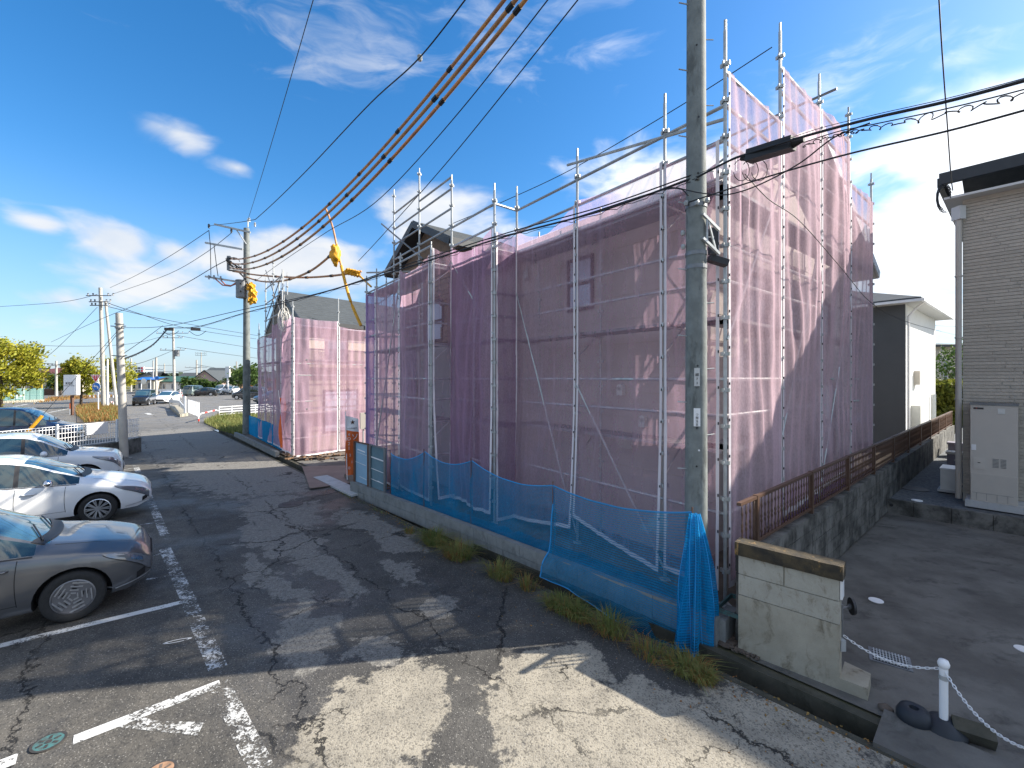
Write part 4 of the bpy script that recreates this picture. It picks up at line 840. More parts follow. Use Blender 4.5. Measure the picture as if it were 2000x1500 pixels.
netsheet(GB[3], GB[4], .4, 7.2, nlt, 'lower sheet on the gable scaffold, farthest from the corner post', nG, 14, bulge=.10, sagt=.05, fold=1.3)
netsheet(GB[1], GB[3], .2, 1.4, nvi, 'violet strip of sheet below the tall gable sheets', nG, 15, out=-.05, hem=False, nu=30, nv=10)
# left scaffold
s2 = empty('scaffold', C2+V((0, 0, .1)), 'steel tube scaffold around the far left house', 'scaffold')
sc = s2
FR = [C2, C2+G2*1.83, C2+G2*3.66, C2+G2*5.49]; LF = [C2+L2*1.83*i for i in range(1, 5)]
for p, t_ in zip(FR, (5.75, 6.1, 5.9, 5.9)): coupled_post(s2, p, t_)
for p, t_ in zip(LF, (8.3, 9.2, 8.6, 6.6)): coupled_post(s2, p, t_-1.0)
for i in (1, 2): coupled_post(s2, LF[i]+G2*.6, 7.6)
allp = LF[::-1]+FR
for a, b in zip(allp[:-1], allp[1:]):
    for z in (.8, 1.75, 2.2, 3.2, 3.65, 4.6, 5.1): led(a, b, z)
for z in (5.8, 6.6, 7.3): led(LF[0], LF[1], z); led(LF[1], LF[2], z)
pipe(s2, 'brace', LF[0]+V((0, 0, 5.6)), LF[2]+V((0, 0, 8.2)), .02, M['galv_d']); pipe(s2, 'brace', LF[0]+V((0, 0, 7.4)), LF[2]+V((0, 0, 5.8)), .02, M['galv_d']); pipe(s2, 'brace', FR[1]+V((0, 0, 1.6)), FR[2]+V((0, 0, 4)), .018, M['galv'])
for z in (1.9, 3.8):
    for a, b in zip(allp[:-1], allp[1:]): plank(a, b, z, off=(G2 if a in LF[::-1] else L2))
netsheet(FR[0], FR[1], .1, 5.4, M['net_f'], 'sunlit pink sheet at the corner of the far left scaffold', n2G, 21, sagt=.05, bulge=.12, fold=1.5)
netsheet(FR[1], FR[2], .1, 5.2, M['net_f'], 'sunlit pink sheet second from the corner of the far left scaffold', n2G, 22, sagt=.08, bulge=.12, fold=1.5)
netsheet(FR[2], FR[3], .1, 5.2, M['net_f'], 'sunlit pink sheet partly hidden behind the nearest scaffold', n2G, 23, sagt=.08, bulge=.12)
prev = C2
for i, p in enumerate(LF):
    netsheet(prev, p, .2, 5.5 if i < 2 else 5.1, npk, ['shaded sheet nearest the corner on the lane side of the far left scaffold', 'second shaded sheet on the lane side of the far left scaffold', 'third shaded sheet on the lane side of the far left scaffold', 'outermost shaded sheet on the lane side of the far left scaffold'][i], n2L, 24+i, nu=16, nv=30, sagt=.15, bulge=.15); prev = p
rpx = C2+L2*.9+n2L*.1
rb = MB(); 
for k in range(7): rb.tube([rpx+V((.10*math.sin(k)+.16*math.sin(a_), .1*math.cos(k), 5.6-.42*(1-math.cos(a_))+.05*k)) for a_ in [j*PI/6 for j in range(12)]], .014, 5)
rb.tube([rpx+V((0, 0, 5.6)), rpx+V((-.05, 0, 7.3))], .012, 5); rb.build('rope_bundle', M['rope'], loc=rpx+V((0, 0, 5)), label='coil of pale rope hanging at the top of the far left scaffold', cat='rope')
# ------------------------------------------------------------------ utility poles
def tpole(name, base, top, r0, r1, m, label, cat='utility pole', group=None, n=16):
    p = empty(name, base, label, cat, group); MB().cyl(base, top, r0, r1, n=n).build('shaft', m, p, smooth=False); return p
P1 = V((2.34, 5.66, .05)); p1 = tpole('utility_pole', P1, P1+V((0, 0, 12)), .138, .10, M['pole'], 'thick galvanised-grey concrete utility pole in front of the nearest scaffold', n=40)
rw = lambda a: V((math.cos(a), math.sin(a), 0))
for i in range(20):                                   # step bolts
    z = 1.9+.42*i; a = math.radians(8 if i % 2 else 188); r = .138-.0032*z
    pipe(p1, 'step_bolt', P1+rw(a)*r*.9+V((0, 0, z)), P1+rw(a)*(r+.12)+V((0, 0, z+.01)), .008, M['galv'], 6)
for z in (5.22, 4.62, 4.45):
    MB().lathe([(.128, -.025), (.131, -.025), (.131, .025), (.128, .025)], tuple(P1+V((0, 0, z))), 24).build('band', M['galv_d'], p1)
for a_, z in ((255, 3.2), (262, 2.15), (250, 1.95), (258, 5.6), (262, 6.3), (250, 7.2)):
    a = math.radians(a_); q = P1+rw(a)*(.137-.0032*z)+V((0, 0, z)); MB().cyl(q, q+rw(a)*.004, .012, n=10).build('bolt_hole', M['black'] if z != 2.15 else M['sign_w'], p1)
br = MB(); s0 = P1+V((0, -.13, 4.98)); q1, q2 = s0+V((.02, -.02, .10)), s0+V((.27, .08, -.07)); br.beam(q1, q2, .032, .032)
q3, q4 = q1+V((0, 0, -.30)), q2+V((0, 0, -.30)); br.beam(q3, q4, .032, .032); br.beam(q1.lerp(q2, .25), q3.lerp(q4, .25), .022, .022); br.beam(q1.lerp(q2, .3), q3.lerp(q4, .8), .018, .018); br.build('bracket', M['galv'], p1)
bx = MB(); bx.box(P1+V((.27, .12, 4.82)), (.10, .08, .34)); bx.box(P1+V((.30, .05, 4.55)), (.24, .12, .08), Matrix.Rotation(.3, 3, 'Y')); bx.build('terminal_box', M['black'], p1)
ins = MB()
for z, a in ((5.25, 200), (5.22, 250), (5.25, 300), (4.9, 170), (4.72, 175)): ins.lathe([(0, -.03), (.022, -.03), (.03, 0), (.02, .03), (0, .03)], tuple(P1+rw(math.radians(a))*.16+V((0, 0, z))), 10)
ins.build('insulator', M['galv'], p1)
# plates with writing
def pole_plate(z, w, h, rows, m, label=None):
    a = math.radians(252); rr = .138-.0032*z+.002
    mb = MB(); mb.grid(lambda u, v: P1+rw(a+(u-.5)*w/rr)*rr+V((0, 0, z+(v-.5)*h)), 6, 1); o = mb.build('number_plate', m, p1)
    q = P1+rw(a)*(rr+.003); right = V((-math.sin(a), math.cos(a), 0))
    for i, ch in enumerate(rows):
        zz = z+h/2-h*(i+.7)/(len(rows)+.4); text(ch, h/len(rows)*.75, M['sign_k'], face_m(V((q.x, q.y, zz)), right, (0, 0, 1)), o)
    return o
pole_plate(3.06, .065, .225, ['細', '7', '3', 'い'], M['soffit']); pole_plate(2.56, .078, .225, ['つ', '南', '玉', '支', '栃'], M['sign_w'])
# arms above the frame that carry the sleeves
pipe(p1, 'crossarm', P1+V((-1.0, -.9, 9.9)), P1+V((.7, .6, 9.9)), .04, M['galv']); pipe(p1, 'crossarm', P1+V((-1.0, -.9, 11)), P1+V((.9, .8, 11)), .04, M['galv'])
P2 = V((-14.3, 24, 0)); p2_ = tpole('utility_pole', P2, P2+V((0, 0, 11.15)), .19, .14, M['pole'], 'tall concrete utility pole with grey transformer can beside the far left scaffold', n=24)
def px2(px, py, Y=24.0): return atY(px, py, Y)
for (a, b, r) in (((419, 438), (489, 454), .055), ((401, 474), (474, 487), .05), ((401, 540), (462, 550), .05)):
    mb = MB(); mb.beam(px2(*a, 23.8), px2(*b, 23.8), .09, .09); mb.build('crossarm', M['galv'], p2_)
pipe(p2_, 'arm_strut', px2(462, 449, 23.8), px2(481, 477, 23.85), .03, M['galv']); pipe(p2_, 'top_rod', px2(484, 444), px2(484, 427), .03, M['galv'])
t0 = px2(472, 549, 23.6); t1 = px2(472, 582, 23.6)
tr_ = MB(); tr_.lathe([(0, 0), (.26, 0), (.27, .03), (.27, .87), (.29, .88), (.29, .93), (0, .96)], (t1.x, t1.y, t1.z), 22); tr_.build('transformer', M['galv_d'], p2_, smooth=False)
for z in (.3, .7): q = V((t1.x+.12, t1.y-.24, t1.z+z)); MB().cyl(q, q+V((0, -.06, 0)), .04, n=10).build('terminal', M['black'], p2_)
for i, (px, py) in enumerate(((408, 441), (452, 450), (408, 541), (418, 541), (431, 543), (446, 506), (446, 515), (446, 522), (487, 429), (498, 438))):
    q = px2(px, py, 23.7); mb = MB(); mb.lathe([(0, -.12), (.05, -.12), (.035, -.06), (.07, -.03), (.035, .02), (.06, .06), (0, .12)], tuple(q), 10); mb.build('insulator', M['black'] if i < 2 else M['galv'], p2_)
bk = MB(); bk.beam(px2(447, 500, 23.7), px2(447, 528, 23.7), .16, .10); bk.build('bracket', M['galv_d'], p2_); pipe(p2_, 'bracket_arm', px2(447, 527, 23.7), px2(478, 531, 23.9), .05, M['galv'])
lp = MB()
for k in range(7):
    c = px2(458, 512+k, 23.6); r = .22+.03*(k % 3); lp.tube([c+V((r*1.5*math.cos(a_+k), -.1+.02*k, r*math.sin(a_+k*.6))) for a_ in [j*.5 for j in range(10)]], .02, 5)
lp.tube([px2(408, 450, 23.7), px2(411, 480, 23.6), px2(412, 540, 23.6)], .018, 5); lp.tube([px2(418, 478, 23.7), px2(423, 520, 23.6), px2(426, 540, 23.6)], .018, 5)
lp.tube([px2(447, 528, 23.7), px2(465, 530, 23.5), px2(480, 545, 23.5), px2(486, 560, 23.6)], .04, 6); lp.build('jumper_cable', M['cable'], p2_, smooth=True)
lo = MB(); lo.tube([px2(421, 545, 23.7), px2(435, 557, 23.6), px2(450, 559, 23.6), px2(463, 551, 23.6)], .035, 6); lo.tube([px2(432, 548, 23.7), px2(440, 556, 23.6), px2(452, 558, 23.6), px2(464, 553, 23.6)], .035, 6); lo.build('copper_lead', mat('copper_lead', (.45, .16, .10), .5), p2_, smooth=True)
yb = MB(); rr_ = random.Random(2)
def blobm(mb, c, s, n=14, k=10, amp=.5, fr=2.5):
    b = len(mb.v)
    for j in range(k+1):
        for i in range(n):
            th_, ph = j*PI/k, i*2*PI/n; d_ = V((math.sin(th_)*math.cos(ph), math.sin(th_)*math.sin(ph), math.cos(th_))); f = 1+amp*noise.noise(d_*fr+c); mb.v.append(c+V((d_.x*s[0], d_.y*s[1], d_.z*s[2]))*f)
    fs = [(b+j*n+i, b+j*n+(i+1) % n, b+(j+1)*n+(i+1) % n, b+(j+1)*n+i) for j in range(k) for i in range(n)]; mb.f += fs; mb.mi += [0]*len(fs)
for dz in (-.35, -.05, .28): blobm(yb, px2(491+rr_.uniform(-1, 2), 572, 23.6)+V((0, 0, dz)), (.2, .2, .24), amp=.8, fr=3)
yb.build('insulating_cover', M['yellow'], loc=px2(491, 572, 23.6), label='bunched yellow protective cover tied beside the transformer', cat='cover')

def catn(a, b, sag, n=24): a, b = V(a), V(b); return [a.lerp(b, i/n)-V((0, 0, 4*sag*(i/n)*(1-i/n))) for i in range(n+1)]
def wire(a, b, sag, r, label, name='cable', cat='cable', m=None, group=None, n=24, k=5):
    mb = MB(); mb.tube(catn(a, b, sag, n), r, k); return mb.build(name, m or M['cable'], loc=V(a), smooth=True, label=label, cat=cat, group=group)
ends = [(px2(447, 505), V((.936, 6.548, 10.04)), 1.51, 1.06), (px2(447, 513), V((.133, 6.70, 8.88)), 1.314, 1.12), (px2(447, 522), V((2.11, 4.85, 9.77)), 1.79, 1.0)]
lb3 = ['uppermost orange-sleeved power cable sweeping down to the far pole', 'middle orange-sleeved power cable sweeping down to the far pole', 'lowest of the orange-sleeved power cables sweeping down to the far pole']
for i, (a, b, sg_, ex_) in enumerate(ends):
    pts = [a+(b-a)*(k*ex_/60)-V((0, 0, 4*sg_*(k*ex_/60)*(1-k*ex_/60))) for k in range(61)]; w = MB(); w.tube(pts, .034, 8); o = w.build('sleeved_cable', M['sleeve'], loc=V(a), smooth=True, label=lb3[i], cat='cable', group='orange sleeved power cables')
    L = sum((pts[k+1]-pts[k]).length for k in range(60)); acc = 0; nxt = 1.1+.1*i
    for k in range(60):
        d_ = (pts[k+1]-pts[k]); acc += d_.length
        if acc >= nxt: q = pts[k+1]; u = d_.normalized(); MB().cyl(q-u*.07, q+u*.07, .047, n=8).build('joint', M['cable'], o); nxt += 2.15
Yb = 15.0
def ctrl(ptsl, Y0, Y1, n=8):
    out = []; m_ = len(ptsl)-1
    for i in range(m_*n+1):
        t = i/n; k = min(int(t), m_-1); f = t-k; p0 = ptsl[max(k-1, 0)]; p1_ = ptsl[k]; p2_2 = ptsl[k+1]; p3 = ptsl[min(k+2, m_)]
        g = lambda c: .5*((2*p1_[c])+(-p0[c]+p2_2[c])*f+(2*p0[c]-5*p1_[c]+4*p2_2[c]-p3[c])*f*f+(-p0[c]+3*p1_[c]-3*p2_2[c]+p3[c])*f**3)
        px, py = g(0), g(1); Y = 1/((1/Y0)+(1/Y1-1/Y0)*((px-ptsl[0][0])/(ptsl[-1][0]-ptsl[0][0]))); out.append(atY(px, py, Y))
    return out
def cwire(ptsl, Y0, Y1, r, label, name='cable', m=None, k=6, group=None): p = ctrl(ptsl, Y0, Y1); mb = MB(); mb.tube(p, r, k); return mb.build(name, m or M['cable'], loc=p[0], smooth=True, label=label, cat='cable', group=group), p
for ptsl, lab_ in (([(455, 530), (510, 538), (590, 542), (655, 538), (705, 530)], 'orange-sleeved service cable running level to the yellow clamp'), ([(480, 541), (515, 550), (560, 547), (610, 527), (658, 488)], 'orange-sleeved cable dipping and rising to the yellow bag')):
    o, p = cwire(ptsl, 23.8, 15.2, .040, lab_, 'sleeved_cable', M['sleeve'])
    for k in range(5, len(p)-3, 6): u = (p[k+1]-p[k]).normalized(); MB().cyl(p[k]-u*.09, p[k]+u*.09, .055, n=8).build('joint', M['cable'], o)
yc = MB(); blobm(yc, atY(655, 497, 15), (.17, .17, .34), 22, 18, amp=.6, fr=2.2); yc.build('insulating_cover', M['yellow'], loc=atY(656, 495, 15), smooth=True, label='yellow bag-like cover at the top of the slanting pole', cat='cover')
yc = MB(); [blobm(yc, atY(680+6*k, 530+1.5*k, 15), (.10, .1, .10), amp=.9, fr=3) for k in range(4)]; yc.build('insulating_cover', M['yellow'], loc=atY(688, 532, 15), label='small yellow clamp cover beside the slanting pole', cat='cover')
cwire([(700, 536), (712, 548), (725, 560)], 15, 14.2, .03, 'short yellow-sleeved drop going into the nearest scaffold', m=M['yellow'])
sp_, p = cwire([(636, 407), (650, 445), (662, 500), (682, 580), (705, 636)], 15.4, 14.6, .035, 'slanting insulated pole hanging from the orange cables', 'insulated_pole', M['sleeve'])
tp_ = MB(); tp_.tube(p[len(p)//2+2:], .05, 8); tp_.build('yellow_tube', M['yellow'], sp_)
# overhead thin wires between the poles
wire(px2(484, 430), (1.3, 1.6, 11.6), .25, .010, 'thin upper wire with a round white insulator rising to the top edge', group=None)
q = atY(820, 113, 12.5)
MB().lathe([(0, -.09), (.05, -.08), (.08, -.03), (.05, 0), (.08, .04), (.05, .08), (0, .09)], tuple(q), 12).build('insulator', M['galv'], loc=q, label='round white insulator on the thin wire against the blue sky', cat='insulator')
cwire([(408, 441), (486, 431), (512, 417), (600, 332), (725, 200), (820, 112), (912, -5), (940, -45)], 24, 6, .012, 'thin wire sweeping from the far pole top past the round insulator')
cwire([(500, 548), (560, 505), (640, 452), (745, 385), (900, 215), (1072, -3), (1100, -40)], 24, 6, .010, 'thin wire crossing the blue sky right of the orange cables')
cwire([(700, 510), (760, 445), (900, 285), (1130, -2), (1160, -40)], 14.5, 6, .010, 'rightmost thin wire crossing the blue sky')
cwire([(408, 450), (345, 492), (275, 533), (215, 562)], 24, 45, .016, 'high wire from the crossarm end to the distant twin pole'); cwire([(452, 455), (400, 495), (330, 535), (218, 575)], 24, 45, .016, 'second high wire from the crossarm to the distant twin pole'); cwire([(446, 507), (420, 520), (340, 565), (200, 622), (100, 668)], 24, 60, .02, 'lower wire from the bracket of the transformer pole towards the left')
# telecom strand along the lane
def strand(pl, Y0, Y1, label, twist=True, r=.014):
    p = ctrl(pl, Y0, Y1, 14); mb = MB(); mb.tube(p, r, 6); o = mb.build('cable', M['cable'], loc=p[0], smooth=True, label=label, cat='cable')
    if twist:
        t_ = MB(); n = len(p)*3; tt = []
        for i in range(n):
            f = i/(n-1)*(len(p)-1); k = min(int(f), len(p)-2); q = p[k].lerp(p[k+1], f-k); a = i*.9; s_ = .25+.75*abs(noise.noise(V((i*.03, 1, 2)))); tt.append(q+V((.02*math.cos(a), .02*math.sin(a), -.035-.035*s_*math.sin(a*.7))))
        t_.tube(tt, .005, 4); t_.build('lashing_wire', M['cable'], o)
    return o
strand([(330, 640), (390, 637), (482, 610), (600, 580), (720, 545), (850, 505), (1000, 458), (1180, 410), (1342, 352), (1362, 346)], 22.5, 5.55, 'lashed telephone cable crossing in front of the netting')
strand([(236, 640), (330, 636), (482, 603), (640, 568), (800, 515), (1000, 452), (1180, 402), (1342, 345), (1362, 338)], 17.4, 5.55, 'upper telephone cable running beside the lashed one', False, .009)
strand([(1362, 346), (1420, 316), (1455, 302), (1565, 268), (1700, 232), (1850, 198), (2010, 155), (2200, 100)], 5.55, 2.6, 'thick telephone cable leaving the utility pole to the right', False, .0125)
strand([(1362, 340), (1565, 262), (1700, 226), (1850, 192), (2010, 150), (2200, 94)], 5.55, 2.6, 'thin support wire above the thick telephone cable', False, .003)
strand([(1570, 278), (1640, 256), (1700, 244), (1850, 212), (2010, 172), (2200, 118)], 4.5, 2.6, 'slack thin telephone wire looping below the thick cable', True, .005)
strand([(1345, 395), (1500, 345), (1660, 300), (1850, 256), (2010, 213), (2200, 160)], 5.5, 2.6, 'lower single wire leaving the utility pole to the right', False, .008)
strand([(1320, 366), (1370, 377), (1420, 380), (1480, 362), (1560, 320), (1630, 268), (1700, 240)], 5.5, 4.0, 'drooping black wire below the splice closure', False, .007)
strand([(1455, 340), (1500, 388), (1560, 430), (1640, 520), (1700, 590), (1770, 628), (1870, 655)], 5.2, 18, 'long thin drop wire sagging towards the white neighbour house', False, .006)
strand([(940, 470), (1100, 432), (1300, 370), (1345, 382)], 9, 5.5, 'second lower telephone cable reaching the utility pole', False, .008)
c0_, c1_ = atY(1462, 306, 4.95), atY(1550, 279, 4.55); cl = empty('splice_closure', (c0_+c1_)/2, 'long black cable splice closure hanging right of the utility pole', 'splice closure'); u = (c1_-c0_).normalized()
MB().beam(c0_, c1_, .13, .125).build('closure_body', M['cable'], cl); MB().cyl(c0_-u*.09, c0_, .02, .05, n=10).cyl(c1_, c1_+u*.1, .05, .02, n=10).build('end_cap', M['cable'], cl)
mb = MB(); 
for k in range(3): mb.tube([c0_+V((-.08+.1*k, 0, -.02))+V((.09*math.sin(a_), 0, -.13+.10*math.cos(a_)*1.2)) for a_ in [j*.5-1 for j in range(12)]], .0045, 5)
mb.build('wire_loop', M['cable'], cl)
for px, Y in ((330, 22.5), (382, 21.3)):
    q = atY(px, 643, Y); mb = MB(); mb.beam(q-V((.15, .12, 0)), q+V((.15, .12, 0)), .10, .14); mb.tube([q+V((-.3+.1*k, 0, -.08-.22*math.sin(k*PI/8))) for k in range(9)], .012, 5); mb.build('splice_closure', M['cable'], loc=q, label=('left' if px == 330 else 'right')+' small black splice closure over the junction', cat='splice closure')
strand([(325, 645), (300, 672), (270, 690), (241, 701)], 22, 17.4, 'lashed cable dropping from the closure to the low pole', True, .03); strand([(318, 636), (280, 664), (242, 690)], 22, 17.4, 'straight pale stay above the dropping cable', False, .012)
strand([(1833, -20), (1840, 100), (1850, 240), (1857, 340), (1861, 372)], 6.5, 9.9, 'vertical black service drop down to the beige house eave', False, .010)
# ropes and lines tied on the scaffold
strand([(1508, 92), (1340, 200), (1127, 325), (980, 395), (876, 440)], 7.0, 12, 'black line tied from a tall scaffold post across the pole', False, .008)
# low pole and its guy
P3 = V((-15.15, 17.4, 0)); p3 = tpole('utility_pole', P3, V((-15.35, 17.4, 5.62)), .142, .112, M['pole_light'], 'short pale concrete pole at the end of the white mesh fence', n=24)
for z in (5.2, 5.05, 3.95): MB().lathe([(.12, -.02), (.148, -.02), (.148, .02), (.12, .02)], tuple(P3+V((-.2*z/5.6, 0, z))), 16).build('band', M['galv_d'], p3)
for a_, z in ((0, 5.1), (180, 5.1), (0, 3.95), (180, 3.95)): q = P3+V((-.2*z/5.6, 0, z)); pipe(p3, 'hook', q, q+V((math.cos(math.radians(a_))*.3, -.05, .02)), .02, M['galv_d'], 6)
ga, gb = V((-17.5, 15.6, .6)), P3+V((-.1, -.1, 5.0)); gd = (gb-ga).normalized()
w = wire(ga, gb, 0, .008, 'thin guy wire from the short pale pole down to the fence'); 
MB().cyl(ga+gd*.0, ga+gd*1.35, .055, n=10).build('yellow_guard', M['yellow'], w)
# far poles
def fpole(px, pyb, pyt, Y, r, label, arms=(), dx=0, m=None, box=None):
    b = atY(px, pyb, Y); b.z = 0; t_ = atY(px+dx, pyt, Y); p = tpole('utility_pole', b, t_, r*.75, r*.55, m or M['pole_light'], label, n=10)
    for (py, w, ) in arms:
        q = atY(px+dx*.9, py, Y); pipe(p, 'crossarm', q-V((w, .2, 0)), q+V((w, -.2, 0)), .05, M['galv_d'], 6)
        for k in (-1, -.6, .6, 1): qq = q+V((w*k, 0, .15)); MB().lathe([(0, -.15), (.08, -.1), (.05, 0), (.09, .1), (0, .16)], tuple(qq), 6).build('insulator', M['galv_d'], p)
    if box: q = atY(px+box[0], box[1], Y); MB().cyl(q-V((0, 0, .5)), q+V((0, 0, .5)), .35, n=12).build('transformer', M['galv_d'], p)
    return p
fpole(203, 797, 562, 45.7, .27, 'tallest of the distant poles, carrying a tangle of insulators', ((578, 1.3), (590, 1.0), (597, .9)), dx=-7); fpole(228, 793, 588, 46, .2, 'leaning strut pole propped against the tall distant pole', dx=-22)
fpole(210, 796, 702, 45.5, .14, 'slim pale lamp pole between the distant twin poles', m=M['white']); fpole(341, 775, 640, 73, .28, 'distant utility pole with transformer in the middle of the junction', ((651, 2.6), (660, 1.6), (684, 2.0)), dx=-3, box=(5, 690))
fpole(305, 768, 698, 85, .3, 'plain distant pole left of the junction transformer pole'); fpole(110, 770, 705, 76, .26, 'distant pale pole before the brown-roofed house', ((713, 1.2),)); fpole(384, 760, 703, 120, .3, 'far thin pole with small crossarms right of the junction', ((718, 3),)); fpole(393, 745, 688, 130, .22, 'far lamp tower with square head on the skyline', ((690, 1.6), (694, 1.6)))
fpole(462, 758, 706, 110, .25, 'far thin pole just left of the transformer pole'); fpole(44, 760, 684, 62, .3, 'distant pole behind the big left tree', ((686, 1),)); fpole(256, 765, 700, 100, .25, 'thin far pole behind the short pale pole'); fpole(321, 752, 710, 160, .3, 'tiny far pole on the skyline above the green shop', ((714, 3),)); fpole(299, 760, 704, 90, .2, 'thin signal pole carrying the traffic lights', ((722, 2.2),))
fpole(1840, 820, 676, 30, .12, 'thin pale pole beyond the white neighbour house')
for pl, Y0, Y1, lab_ in (([(190, 575), (120, 590), (-20, 600)], 46, 60, 'dark high wire leaving the distant twin pole to the left'), ([(205, 590), (270, 612), (360, 640), (500, 662)], 46, 80, 'wire sagging right from the distant twin pole'), ([(208, 598), (300, 620), (420, 642), (520, 658)], 46, 80, 'lower wire sagging right from the distant twin pole'),
    ([(345, 655), (420, 668), (520, 684)], 73, 90, 'wire leaving the junction pole to the right'), ([(345, 678), (430, 690), (520, 702)], 73, 90, 'lower wire leaving the junction pole to the right'), ([(335, 652), (250, 672), (120, 676), (-20, 668)], 73, 60, 'wire from the junction pole across to the left trees'), ([(337, 685), (260, 712), (200, 700)], 73, 46, 'wire from the junction pole to the twin poles'),
    ([(395, 715), (330, 726), (120, 712), (-20, 700)], 120, 70, 'faint far wire low above the roofs'), ([(110, 713), (80, 716), (40, 708)], 76, 62, 'far wire between two distant left poles'), ([(384, 712), (430, 720), (520, 731)], 120, 110, 'faint far wire above the parking lot houses'), ([(190, 600), (100, 690), (20, 740)], 46, 50, 'diagonal guy wire falling left of the twin poles'), ([(238, 640), (200, 690), (180, 720)], 17.5, 30, 'short diagonal wire left of the short pale pole'),
    ([(1825, 622), (1880, 624)], 60, 60, 'far wire seen between the two right-hand houses'), ([(1825, 636), (1880, 638)], 60, 60, 'lower far wire seen between the two right-hand houses')):
    cwire(pl, Y0, Y1, .0004*max(Y0, Y1) if min(Y0, Y1) > 20 else .012, lab_)
# ------------------------------------------------------------------ blue nets and kerb-side things
def wallpt(px, off):
    # point of the line parallel to the kerb wall, off inside it, seen at px
    r = (px-1000)/F; o = W0+WN*off; s = (o.x-r*o.y)/(r*WD.y-WD.x); return o+WD*s
stk = [(762, 885), (828, 882), (920, 900), (1080, 948), (1352, 1000)]
sp = []
for px, py in stk:
    p = wallpt(px, .16); p = V((p.x, p.y, 0)); sp.append((p, Z(py, p.y)))
for i, (p, zt_) in enumerate(sp):
    mb = MB(); mb.cyl(p+V((0, 0, .1)), p+V((0, 0, zt_+.06)), .010, n=6); mb.build('net_stake', M['rust'], loc=p, label='thin rusty stake holding the blue net, '+['far left one beside the pale panels', 'second from the left', 'third, in front of the dark bay', 'fourth, where the net hangs over the kerb', 'nearest one beside the utility pole'][i], cat='stake', group='stakes of the blue net')
bl = ['blue net bay next to the pale panels', 'blue net bay in front of the brown stone wing', 'long blue net bay in front of the shade-coloured sheets', 'nearest blue net bay draped over the kerb wall']
for i in range(4):
    (a, za), (b, zb_) = sp[i], sp[i+1]; Lb = (b-a).length; near = i == 3
    def fn(u, v, a=a, b=b, za=za, zb_=zb_, near=near, i=i, Lb=Lb):
        e_ = 4*u*(1-u); zt_ = za+(zb_-za)*u-(.16 if not near else .13)*e_; p = a.lerp(b, u)
        if not near: z = zt_*(1-v)+.14*v; off = .05*math.sin(v*PI)*math.sin(u*9+i)+.03*noise.noise(V((u*5, v*4, i)))-.02; return V((p.x, p.y, z))-WN*off
        s = v*1.9; zl = .17*(1-u)**1.0*0+.10-.32*u if u > .05 else .1
        if v < .55: f = v/.55; z = zt_+(.36-zt_)*f; off = .03*noise.noise(V((u*6, v*5, 2)))+.09*f*f+.02*math.sin(u*14)*f
        else: f = (v-.55)/.45; z = .36+((.02 if u < .25 else .02-.26*min(1, (u-.25)/.6))-.36)*f; off = .26+.05*f+.03*noise.noise(V((u*8, v*5, 5)))-.17*(1-f)**3
        return V((p.x, p.y, z))-WN*off
    mb = MB(); mb.grid(fn, 40, 30); o = mb.build('blue_net', M['blue'], loc=a, smooth=True, label=bl[i], cat='net', group='blue nets along the kerb')
    hm = MB(); hm.tube([fn(k/40, 0) for k in range(41)], .009, 5); 
    if near: hm.tube([fn(k/40, 1) for k in range(41)], .007, 5); hm.tube([fn(0, k/20) for k in range(21)], .012, 5)
    hm.build('edge_rope', M['rope_b'], o)
e4, z4 = sp[4]
def bf(u, v):
    a = u*2*PI; top = 1-v; wv = .045+.10*math.sin(v*PI*.55)+.03*v; fo = 1+.35*math.sin(a*7+v*3)+.2*noise.noise(V((u*7, v*3, 1)))
    c = e4+V((.04+.05*math.sin(v*2.6), -.04-.10*v, 0))-WN*(.05+.12*min(1, v*1.6)); zb_ = -.10 if math.cos(a-3.9) > 0 else .12
    return c+V((math.cos(a)*wv*fo*1.15, math.sin(a)*wv*fo*.75, z4*(1-v)+zb_*v))
mb = MB(); mb.grid(bf, 90, 24); bunch = mb.build('blue_net', M['blue_d'], loc=e4, smooth=True, label='bunched end of blue net hanging around the nearest stake', cat='net', group='blue nets along the kerb')
fold_lines = MB()
for k in range(12): u = (k+.3)/12; fold_lines.tube([bf(u, j/14)+V((0, 0, 0))-WN*.004 for j in range(15)], .0035, 4)
fold_lines.build('cord', M['rope_b'], bunch, kind='stuff')
tb = MB()
def tf(u, v): p = W0.lerp(W1, .05+.87*u)+WN*(.16+.62*v); return V((p.x, p.y, .15+.05*noise.noise(V((u*40, v*5, 0)))+.02*noise.noise(V((u*160, v*14, 0)))))
tb.grid(tf, 150, 8); tb.build('ground_sheet', M['tarp'], loc=W0, smooth=True, label='crumpled dark blue sheet on the ground behind the kerb wall', cat='ground sheet')
# far blue net
fa, fb = at(474, 848), at(546, 888); Z0f, Z1f = Z(808, fa.y), Z(836, fb.y)
mb = MB(); mb.grid(lambda u, v: fa.lerp(fb, u)+WN*.15+V((0, 0, (Z0f+(Z1f-Z0f)*u-.03*math.sin(u*PI*3)**2)*(1-v)+.1*v)), 30, 12); o = mb.build('blue_net', M['blue_d'], loc=fa, smooth=True, label='dark blue net around the foot of the far transformer pole', cat='net')
for q, zz_ in ((fa, Z0f), (fb, Z1f)): MB().cyl(q+WN*.15, q+WN*.15+V((0, 0, zz_+.1)), .025, n=6).build('stake', M['rust'], o)
